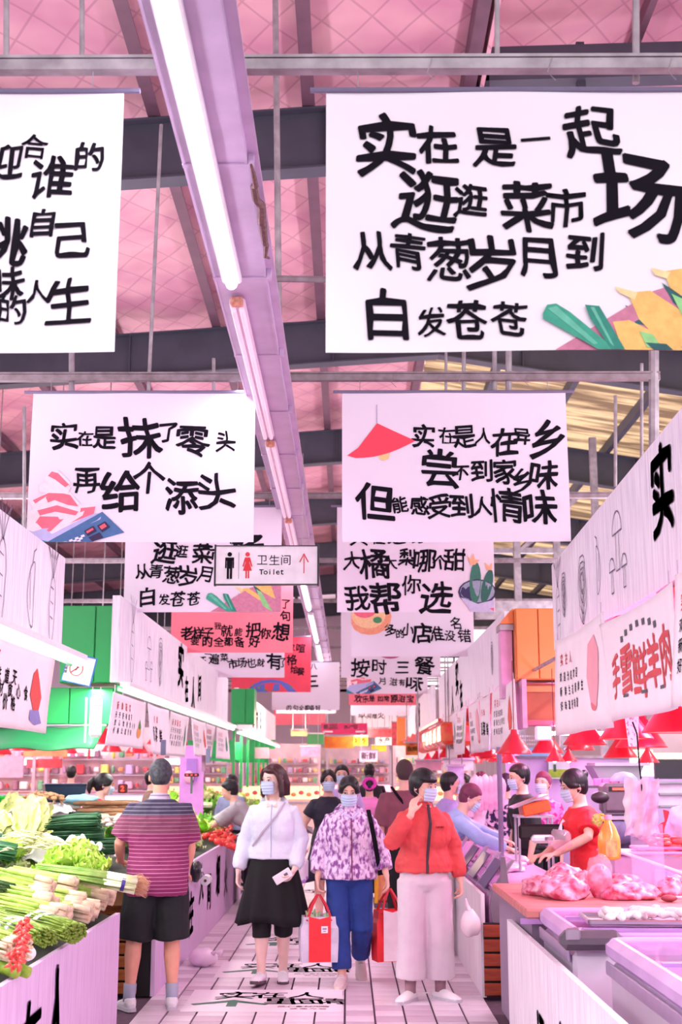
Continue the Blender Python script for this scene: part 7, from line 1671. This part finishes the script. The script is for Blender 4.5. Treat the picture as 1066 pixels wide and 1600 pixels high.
t = empty('counter_scale', at(848, 1311, 9.9), label='white counter scale lying before the black screen', cat='scale'); MB().box((0, 0, 0), (.17, .10, .06), bev=.02).build('scale_body', M_WHITEP, t); MB().box((.04, -.052, .005), (.06, .004, .025)).build('display', mat('grey_display', '7a6a80'), t)
t = empty('plastic_bag', at(876, 1312, 9.7), label='knotted clear plastic bag beside the counter scale', cat='plastic bag'); MB().ball((0, 0, 0), (.09, .08, .08), 16, 12, f=lambda q: q * (1 + .12 * math.sin(q.x * 50 + q.z * 60))).build('bag_body', M_PLASTIC, t, smooth=True); MB().tube([(0, 0, .07), (.01, 0, .12), (.03, 0, .14)], [.014, .007, .012], 8).build('knot', mat('pinkish_carrier', 'f4d8ee'), t)
for i, (px, py, Y, w) in enumerate([(775, 1285, 12.5, .2), (800, 1292, 12.2, .16), (745, 1300, 12.0, .2), (790, 1305, 11.4, .2)]):
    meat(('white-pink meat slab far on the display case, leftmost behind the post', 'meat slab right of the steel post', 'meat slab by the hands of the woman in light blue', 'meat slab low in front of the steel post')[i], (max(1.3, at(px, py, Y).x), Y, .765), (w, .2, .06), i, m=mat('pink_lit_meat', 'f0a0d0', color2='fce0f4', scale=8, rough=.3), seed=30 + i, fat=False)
# hanging pork pieces at the far stall
for i in range(6):
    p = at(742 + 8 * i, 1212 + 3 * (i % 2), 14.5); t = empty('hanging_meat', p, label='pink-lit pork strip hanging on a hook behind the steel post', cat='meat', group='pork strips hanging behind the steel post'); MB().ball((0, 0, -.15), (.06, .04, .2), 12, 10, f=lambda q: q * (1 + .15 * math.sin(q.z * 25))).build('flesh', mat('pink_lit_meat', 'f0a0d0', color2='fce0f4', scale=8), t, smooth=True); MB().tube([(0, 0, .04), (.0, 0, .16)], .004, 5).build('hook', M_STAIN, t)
# back of the right stalls
def wallpiece(name, label, x0, x1, y, z0, z1, m, cat='panel', d=.08):
    t = empty(name, ((x0 + x1) / 2, y, z0), label=label, cat=cat); MB().box((0, 0, (z1 - z0) / 2), (x1 - x0, d, z1 - z0)).build('panel', m, t); return t
def pxx(px, Y): return (px - 543) / (F / (Y * math.cos(PITCH)))
YB = 15.0
t = wallpiece('steel_back_wall', 'stainless steel splash wall behind the red-shirted vendor', pxx(790, YB), 7.0, YB, 0, 1.75, mat('lilac_steel', 'c9a8da', rough=.35, metal=.4, vary=.15, scale=2), 'wall panel')
MB().box((0, -.06, 1.76), (7.0 - pxx(790, YB), .10, .03)).build('ledge', M_STEEL, t)
t = wallpiece('blue_notice_board', 'light blue notice board with rows of faint print behind the masked man', pxx(812, 14.8), pxx(858, 14.8), 14.8, 1.77, at(0, 1168, 14.8).z, mat('notice_blue', '8ab8ea'), 'notice board', .03)
mb = MB()
for i in range(3):
    for j in range(12): mb.box((-.15 + j * .026, -.018, .13 + i * .045), (.014, .002, .018))
tag(mb.build('print_rows', mat('notice_print', 'e8e0fa'), t), kind='stuff')
t = wallpiece('landscape_poster', 'small poster with green fields under a blue sky', pxx(857, 14.75), pxx(890, 14.75), 14.75, at(0, 1217, 14.75).z, at(0, 1180, 14.75).z, mat('poster_sky', 'cfe4f0'), 'poster', .02); MB().box((0, -.012, .06), (.24, .004, .09)).build('green_field', mat('poster_green', '7ab02c', color2='b0d040', scale=12), t); MB().box((-.05, -.014, .12), (.03, .004, .08)).build('dark_tree', mat('poster_tree', '3a6a4a'), t)
YM = 13.5
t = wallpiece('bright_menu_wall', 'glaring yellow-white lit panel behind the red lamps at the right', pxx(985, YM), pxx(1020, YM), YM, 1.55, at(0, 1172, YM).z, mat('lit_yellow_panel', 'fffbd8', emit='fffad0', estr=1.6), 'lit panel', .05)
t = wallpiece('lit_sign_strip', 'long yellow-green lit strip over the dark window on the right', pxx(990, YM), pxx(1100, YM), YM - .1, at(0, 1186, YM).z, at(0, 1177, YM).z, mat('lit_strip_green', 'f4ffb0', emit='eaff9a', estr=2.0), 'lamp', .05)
t = wallpiece('dark_window', 'dark serving window with glass shelf at the right', pxx(1022, YM), pxx(1100, YM), YM, at(0, 1217, YM).z, at(0, 1187, YM).z, mat('dark_window_glass', '2a2030', rough=.15), 'window', .05)
t = wallpiece('shelf_unit', 'pale shelf unit with white lit trays below the dark window', pxx(1020, 13.2), pxx(1100, 13.2), 13.2, at(0, 1262, 13.2).z, at(0, 1222, 13.2).z, mat('shelf_white', 'e8d4ee'), 'shelf', .3)
for z in (.02, .14, .25): MB().box((0, -.17, z), (.5, .04, .02)).build('shelf_board', M_STAIN, t)
t = empty('exhaust_hood', at(966, 1196, 13.0), label='grey pyramid-shaped extractor hood behind the pendant lamps', cat='hood'); MB().prism([(-.26, 0, .0), (.26, 0, 0), (.12, 0, -.30), (-.10, 0, -.30)], (0, .4, 0)).build('hood_body', M_STAIN, t); MB().box((0, 0, .01), (.54, .44, .03)).build('rim', M_ALU, t)
t = empty('grey_dome', at(975, 1216, 12.4), label='grey blue dome lid on the shelf left of the hanging bags', cat='lid'); MB().lathe([(.13, -.03), (.125, .0), (.08, .045), (.02, .06), (0, .062)], n=20).build('dome', mat('grey_blue_dome', 'a0a4c8', rough=.4), t, smooth=True)
t = empty('pink_counter_boxes', at(953, 1217, 12.6), label='row of small pink boxes on the back shelf', cat='boxes')
for q in range(4): MB().box((-.12 + .08 * q, 0, -.03), (.07, .06, .07), bev=.005).build('box', mat('pink_box', 'f08ac8'), t)
MB().box((0, 0, -.075), (.5, .2, .02)).build('shelf_board', M_FRZG, t)
t = empty('cash_register', at(962, 1247, 11.6), label='dark mauve machine with a red digital readout behind the hanging bags', cat='register'); MB().box((0, 0, 0), (.26, .24, .26), bev=.03).build('casing', mat('mauve_grey_machine', '7a6474', rough=.4), t); MB().box((0, -.125, .08), (.16, .01, .04)).build('readout', mat('black_readout', '201014'), t)
MB().box((-.0, -.132, .08), (.10, .004, .02)).build('red_digits', MATS['red_led'], t)
t = empty('fan_head', at(938, 1246, 11.2), label='dark round desk fan head beside the vendor\'s bun', cat='fan'); MB().ball((0, 0, 0), (.08, .06, .05), 14, 10).build('fan_body', mat('dark_plum', '3a2634', rough=.4), t, smooth=True); MB().tube([(.02, 0, -.04), (.03, 0, -.16)], .014, 8).build('stand', M_FRZG, t)
t = empty('dark_cabinet', at(972, 1300, 11.0), label='dark blue-purple cabinet behind the red-shirted vendor', cat='cabinet'); MB().box((0, 0, -.3), (.5, .3, .9)).build('cabinet_body', mat('dark_purple_cabinet', '2e2440', vary=.4, scale=4), t); MB().box((0, -.16, .12), (.5, .02, .03)).build('top_edge', M_ALU, t); MB().ball((-.05, -.14, .0), (.16, .06, .10), 12, 8).build('draped_bag', mat('grey_violet_bag', '7a7098', vary=.3, scale=10), t, smooth=True)
t = empty('red_fist_sign', at(1046, 1287, 10.6), label='red cut-out hand-shaped sign standing near the right edge', cat='sign'); mb = MB()
mb.prism([(-.07, 0, -.08), (.0, 0, -.11), (.06, 0, -.06), (.08, 0, .0), (.10, 0, .10), (.06, 0, .11), (.03, 0, .03), (.0, 0, .10), (-.04, 0, .11), (-.03, 0, .02), (-.09, 0, -.01)], (0, .02, 0)); mb.build('cut_out', mat('sign_bright_red', 'e8283a'), t)
t = empty('meat_mound_case', at(1045, 1335, 8.9), label='glass case with shredded red meat near the right edge', cat='display case'); MB().box((0, 0, -.14), (.30, .3, .30), bev=.02).build('case', M_GLASS, t); MB().ball((0, 0, .02), (.16, .12, .07), 20, 14, f=lambda q: q * (1 + .15 * math.sin(q.x * 90) * math.sin(q.z * 70 + q.y * 50))).build('meat_shreds', M_OFFAL, t, smooth=True); MB().box((0, .0, -.18), (.28, .26, .2), bev=.02).build('blue_white_base', mat('blue_white_tray', '8a90e0', color2='f0e8ff', scale=6), t)
t = empty('clear_guard', (2.02, 8.05, .842), label='clear plastic guard strips standing on the cutting table', cat='guard'); MB().tube([(.25, 0, 0), (.42, .3, .26), (.42, .3, .6)], .010, 8).build('clear_rod', mat('pink_clear_rod', 'f8c8f4', rough=.1), t); MB().tube([(-.3, .25, .26), (.1, .1, .12)], .012, 8).build('white_rod', mat('pink_clear_rod', 'f8c8f4'), t)
# ================================================================== far stalls (everything beyond about 17 m)
rr = random.Random(33)
M_GLOW = mat('lit_warm_case', 'ffd8b0', emit='ffb488', estr=1.5, rough=.4); M_GLOWP = mat('lit_pink_case', 'ffc0d8', emit='ffb0c8', estr=1.4)  # stall light is put into the case colours as glow
M_GOODS = [mat('goods_red', 'e8606a', vary=.3, scale=9), mat('goods_orange', 'f6a070', vary=.2, scale=9), mat('goods_white', 'fbf0f6'), mat('goods_pink', 'f8b8d0', vary=.1), mat('goods_green', '7ab890', vary=.2, scale=9), mat('goods_dark', '9a7088', vary=.3), mat('goods_lilac', 'c8b4e0', vary=.2), mat('goods_yellow', 'f8e078')]
def glass_stall(x, y, w, label, warm=True, rz=0, group=None, back=True):
    t = empty('glass_counter_stall', (x, y, 0), rz, label=label, cat='stall', group=group)
    MB().box((0, 0, .40), (w, .6, .80)).build('base', M_GOODS[3] if not warm else mat('pale_base', 'e8c8c4'), t)
    MB().box((0, -.31, .72), (w, .02, .05)).build('trim', M_ALU, t)
    g = MB().box((0, .05, 1.0), (w - .04, .45, .36)).build('lit_display', M_GLOW if warm else M_GLOWP, t)
    q = MB(); n = int(w / .22)
    for i in range(n):
        MB().ball((-w / 2 + .14 + i * .22, -.20, .95 + .05 * (i % 2)), (.08, .05, .06), 8, 6).build('food_item', M_GOODS[(i * 3 + int(y)) % 2 if warm else (i % 3)], g, smooth=True)
    MB().box((0, .05, 1.20), (w + .04, .55, .03)).build('top_glass', M_ALU, t)
    for sx in (-1, 1): MB().box((sx * w / 2, -.05, 1.3), (.05, .05, 1.9)).build('post', mat('pale_post', 'd8c0d0'), t)
    if back:
        for r in range(3):
            s_ = MB().box((0, .95, 1.25 + r * .28), (w, .2, .02)).build('shelf', M_ALU, t)
            for i in range(int(w / .15)): MB().box((-w / 2 + .1 + i * .15, .92, 1.25 + r * .28 + .10), (.05 + .045 * ((i * 7 + r * 3) % 3), .12, .08 + .05 * ((i * 5 + r) % 3)), bev=.02).build('package', M_GOODS[(i * 5 + r * 3 + int(x * 3)) % 8], s_)
        MB().box((0, 1.1, 1.2), (w, .04, 2.4)).build('back_board', mat('stall_back', 'f0ccd4', vary=.15, scale=3), t)
    return t
# meat and deli stalls beyond the vegetable stalls on the left
lab = ['first', 'second', 'third', 'fourth', 'fifth', 'sixth']
for i, (x, y, w) in enumerate([(-9.6, 22, 2.6), (-6.7, 22.5, 2.6), (-4.35, 23, 1.9), (-9.0, 29, 3), (-5.6, 29, 3)]):
    glass_stall(x, y, w, 'lit deli stall beyond the vegetables, %s from the left edge' % lab[i], warm=i != 2)
for i, (x, y, w) in enumerate([(-1.9, 37.5, 2.2), (.35, 41, 2.0), (2.4, 36, 2.2), (-4.6, 37, 2.4), (-1.7, 44, 2.4)]):
    glass_stall(x, y, w, ('warm-lit stall at the far end left of the aisle', 'pale lit stall closing the aisle at the far end', 'far lit stall right of the aisle', 'far stall behind the last vegetable counter', 'farthest stall left of the aisle')[i], warm=i != 1)
# white bright tubes and signs over those stalls
for i, (px, py, w, Y) in enumerate([(122, 1176, 66, 24), (205, 1178, 30, 26), (30, 1190, 60, 23), (262, 1190, 40, 27)]):
    p = at(px, py, Y); ww = w / 2000 * Y; t = empty('far_lamp_box', p, label=('glaring white lamp box over the far left stall', 'white lamp box right of the glaring one', 'pink-lit lamp box at the left edge', 'white lamp box above the striped man\'s head')[i], cat='lamp'); MB().box((0, 0, 0), (ww, .1, .10), bev=.02).build('housing', M_ALU, t); MB().box((0, -.06, 0), (ww * .95, .03, .12)).build('diffuser', mat('white_diffuser', 'ffffff', emit='fff6ff', estr=2.2), t)
# coloured boards of the left far stalls
for i, (px0, px1, py0, py1, Y, m, lb) in enumerate([(38, 105, 1168, 1182, 22.0, M_GOODS[1], 'brownish orange board over the left far stall'), (0, 36, 1182, 1215, 21.5, M_GOODS[3], 'pink board at the left edge'), (42, 96, 1186, 1200, 22.6, M_GOODS[0], 'red strip board with hanging goods at the left'), (330, 420, 1168, 1185, 30, mat('pale_pink_board', 'f4c8d4'), 'pale pink board behind the vendors in the left distance'), (385, 430, 1156, 1170, 34, M_GREENL if 'M_GREENL' in globals() else M_GREEN, 'green cabinet row in the far left')]):
    a = at(px0, py0, Y); b = at(px1, py1, Y); t = empty('shop_board', ((a.x + b.x) / 2, Y, b.z), label=lb, cat='sign board'); MB().box((0, 0, (a.z - b.z) / 2), (b.x - a.x, .06, a.z - b.z)).build('board', m, t)
# row of green lit structure under the third fascia
t = empty('green_shelf_row', (-2.6, 24, 0), label='green framed stall structure lit by the far left tube lamps', cat='stall frame')
for q in range(7):
    MB().box((.5, q * 1.7, 1.82), (.05, .05, 1.1)).build('post', M_GREEN, t); MB().box((.0, q * 1.7 + .8, 2.0), (.9, .04, .35)).build('cross_board', M_GREEN, t); MB().box((.45, q * 1.7 + .6, 1.66), (.06, .12, .22)).build('hanging_goods', M_GOODS[(q * 3) % 8], t)
# magenta direction sign
make_glyphs('蔬菜区人工出入口水产←→', .02)
p = at(489, 1138, 34); x0, x1 = at(502, 1130, 34), at(574, 1147, 34); t = empty('direction_sign', ((x0.x + x1.x) / 2, 34, x1.z), label='magenta direction sign with white characters and two arrows over the far aisle', cat='sign'); W = x1.x - x0.x; Hs = x0.z - x1.z
MB().box((0, 0, Hs / 2), (W, .05, Hs)).build('panel', mat('magenta_sign', 'd8286a'), t); mb = MB()
brush(mb, lambda u, v: (u, -.03, v), [(c, (-.40 + .11 * i) * W, .68 * Hs, .10 * W, 0) for i, c in enumerate('蔬菜区 水产区')], bold=.02, wob=0); mb.build('lettering', M_WHITEP, t)
for s_ in (-1, 1):
    mb = MB(); mb.box((s_ * .34 * W, -.03, .22 * Hs), (.18 * W, .004, .03 * W)); mb.poly([(s_ * .47 * W, -.032, .22 * Hs), (s_ * .41 * W, -.032, .36 * Hs), (s_ * .41 * W, -.032, .08 * Hs)]); mb.build('arrow', M_WHITEP, t)
for sx in (-.4, .4): MB().tube([(sx * W, 0, Hs), (sx * W, 0, Hs + 1.4)], .012, 5).build('hanging_wire', M_STEEL, t)
# other far signs
def farsign(px0, px1, py0, py1, Y, m, lb, tx=None, tm=None):
    a = at(px0, py0, Y); b = at(px1, py1, Y); t = empty('shop_sign', ((a.x + b.x) / 2, Y, b.z), label=lb, cat='sign'); W = b.x - a.x; H_ = a.z - b.z
    MB().box((0, 0, H_ / 2), (W, .06, H_)).build('board', m, t); MB().box((0, -.02, H_), (W + .04, .08, .03)).build('rim', M_ALU, t)
    for sx in (-.4, .4): MB().tube([(sx * W, 0, H_), (sx * W, 0, 4.2 - b.z)], .008, 4).build('hanging_wire', M_STEEL, t)
    if tx: make_glyphs(tx, .02); mb = MB(); n = len(tx); brush(mb, lambda u, v: (u, -.035, v), [(c, (-.42 + .84 * (i + .5) / n) * W, .5 * H_, min(.7 * H_, .8 * W / n), 0) for i, c in enumerate(tx)], bold=.02, wob=0); mb.build('lettering', tm or M_WHITEP, t)
    return t
farsign(507, 553, 1150, 1169, 36, mat('fruit_print_board', 'e0562c', color2='f4b43c', scale=3), 'board printed with orange fruit below the magenta sign')
farsign(552, 575, 1150, 1165, 37, mat('yellow_board', 'f6e83c'), 'yellow sign right of the fruit print board', '好吃', M_GOODS[0]); farsign(580, 604, 1164, 1174, 38, mat('yellow_board', 'f6e83c'), 'small yellow sign near the far end')
farsign(575, 612, 1138, 1152, 36, M_GOODS[0], 'red striped sign right of the magenta one'); farsign(588, 612, 1150, 1164, 37, M_GOODS[2], 'white notice below the red striped sign', '水产', M_INK)
farsign(562, 590, 1172, 1190, 36, mat('pale_lit_screen', 'f0d8f4', emit='f0d0f8', estr=.5), 'pale framed notice screen above the far shoppers', '新鲜', M_GOODS[0])
farsign(480, 506, 1146, 1163, 34, M_GREEN, 'green board left of the fruit print board'); farsign(455, 480, 1140, 1150, 30, M_GOODS[1], 'orange awning sign in the far left row'); farsign(470, 500, 1166, 1182, 32, M_GOODS[6], 'mauve board with small pictures at the far stall')
farsign(634, 654, 1160, 1180, 24, mat('red_gold_sign', 'c82828', color2='e8b040', scale=7), 'red and gold sign at the far right stall', '鱼肉', M_GOODS[7]); farsign(650, 690, 1188, 1204, 20, M_GOODS[3], 'pink lit board low at the far right stall'); farsign(620, 634, 1120, 1165, 33, M_ORANGE, 'orange column in the far right distance'); farsign(612, 622, 1128, 1165, 34, M_GOODS[0], 'red column in the far right distance')
farsign(693, 740, 1186, 1204, 18, M_GOODS[2], 'white lit panel behind the shoppers at the right'); farsign(700, 725, 1196, 1225, 17.5, M_GOODS[6], 'lilac panel behind the dark-haired shopper')
# pink panel with hanging goods between the man and the scale readout
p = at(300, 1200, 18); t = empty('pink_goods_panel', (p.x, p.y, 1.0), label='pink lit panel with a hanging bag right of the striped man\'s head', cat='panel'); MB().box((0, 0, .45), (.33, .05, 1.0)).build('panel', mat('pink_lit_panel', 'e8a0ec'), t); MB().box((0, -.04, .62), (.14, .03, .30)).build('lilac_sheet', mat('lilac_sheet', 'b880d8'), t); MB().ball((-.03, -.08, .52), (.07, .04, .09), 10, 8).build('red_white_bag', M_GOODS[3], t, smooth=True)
for i, (px, py0, py1, Y) in enumerate([(255, 1156, 1180, 12.5), (325, 1170, 1192, 15.5), (318, 1180, 1205, 16.0)]):
    a = at(px, py0, Y); b = at(px, py1, Y); t = empty('hanging_phone_sign', b, label=('grey blue strip hanging below the second cloth banner', 'second grey blue strip hanging farther along', 'brown and red bottle-shaped strip next to the second strip')[i], cat='strip'); MB().box((0, 0, (a.z - b.z) / 2), (.05, .02, a.z - b.z), bev=.004).build('strip', (mat('grey_blue_strip', '8a90b0') if i < 2 else M_GOODS[5]), t)
# stacked black bags and crates behind the white-jacketed woman
t = empty('covered_crates', (-.95, 16.6, 0), .1, label='grey tarpaulin-covered crates in the aisle behind the white-jacketed woman', cat='crates')
MB().box((0, 0, .5), (.7, .7, 1.0), bev=.03).build('crate_stack', mat('black_crate', '241c26'), t); mb = MB(); mb.grid(lambda u, v: (-.45 + .95 * u, -.4 + .85 * v, 1.12 - .25 * u + .04 * math.sin(u * 17 + v * 9)), 14, 12); solid(mb.build('tarpaulin', mat('grey_tarp', '9a8894', vary=.3, scale=6), t, smooth=True), .01)
t = empty('trolley', (.52, 14.8, 0), 0, label='yellow handled trolley behind the floral-jacketed woman', cat='trolley'); M_YT = mat('yellow_tube', 'f0b030', rough=.35)
MB().tube([(-.2, 0, .1), (-.2, 0, .9), (-.12, 0, .98), (.12, 0, .98), (.2, 0, .9), (.2, 0, .1)], .022, 8).build('handle', M_YT, t); MB().box((0, .3, .14), (.45, .7, .05)).build('platform', M_FRZG, t)
for sx in (-1, 1): MB().tube([(sx * .2 - .02, .1, .06), (sx * .2 + .02, .1, .06)], .06, 14).build('wheel', M_INK, t)
MB().box((0, .3, .35), (.36, .5, .36), bev=.03).build('load_box', M_GOODS[1], t)

for yy in (33.0, 34.0, 36.0, 37.0, 38.0, 40.0):
    tag(MB().box((-.6, yy, 4.205), (8, .05, .042)).build('rail', M_RUST), kind='structure')
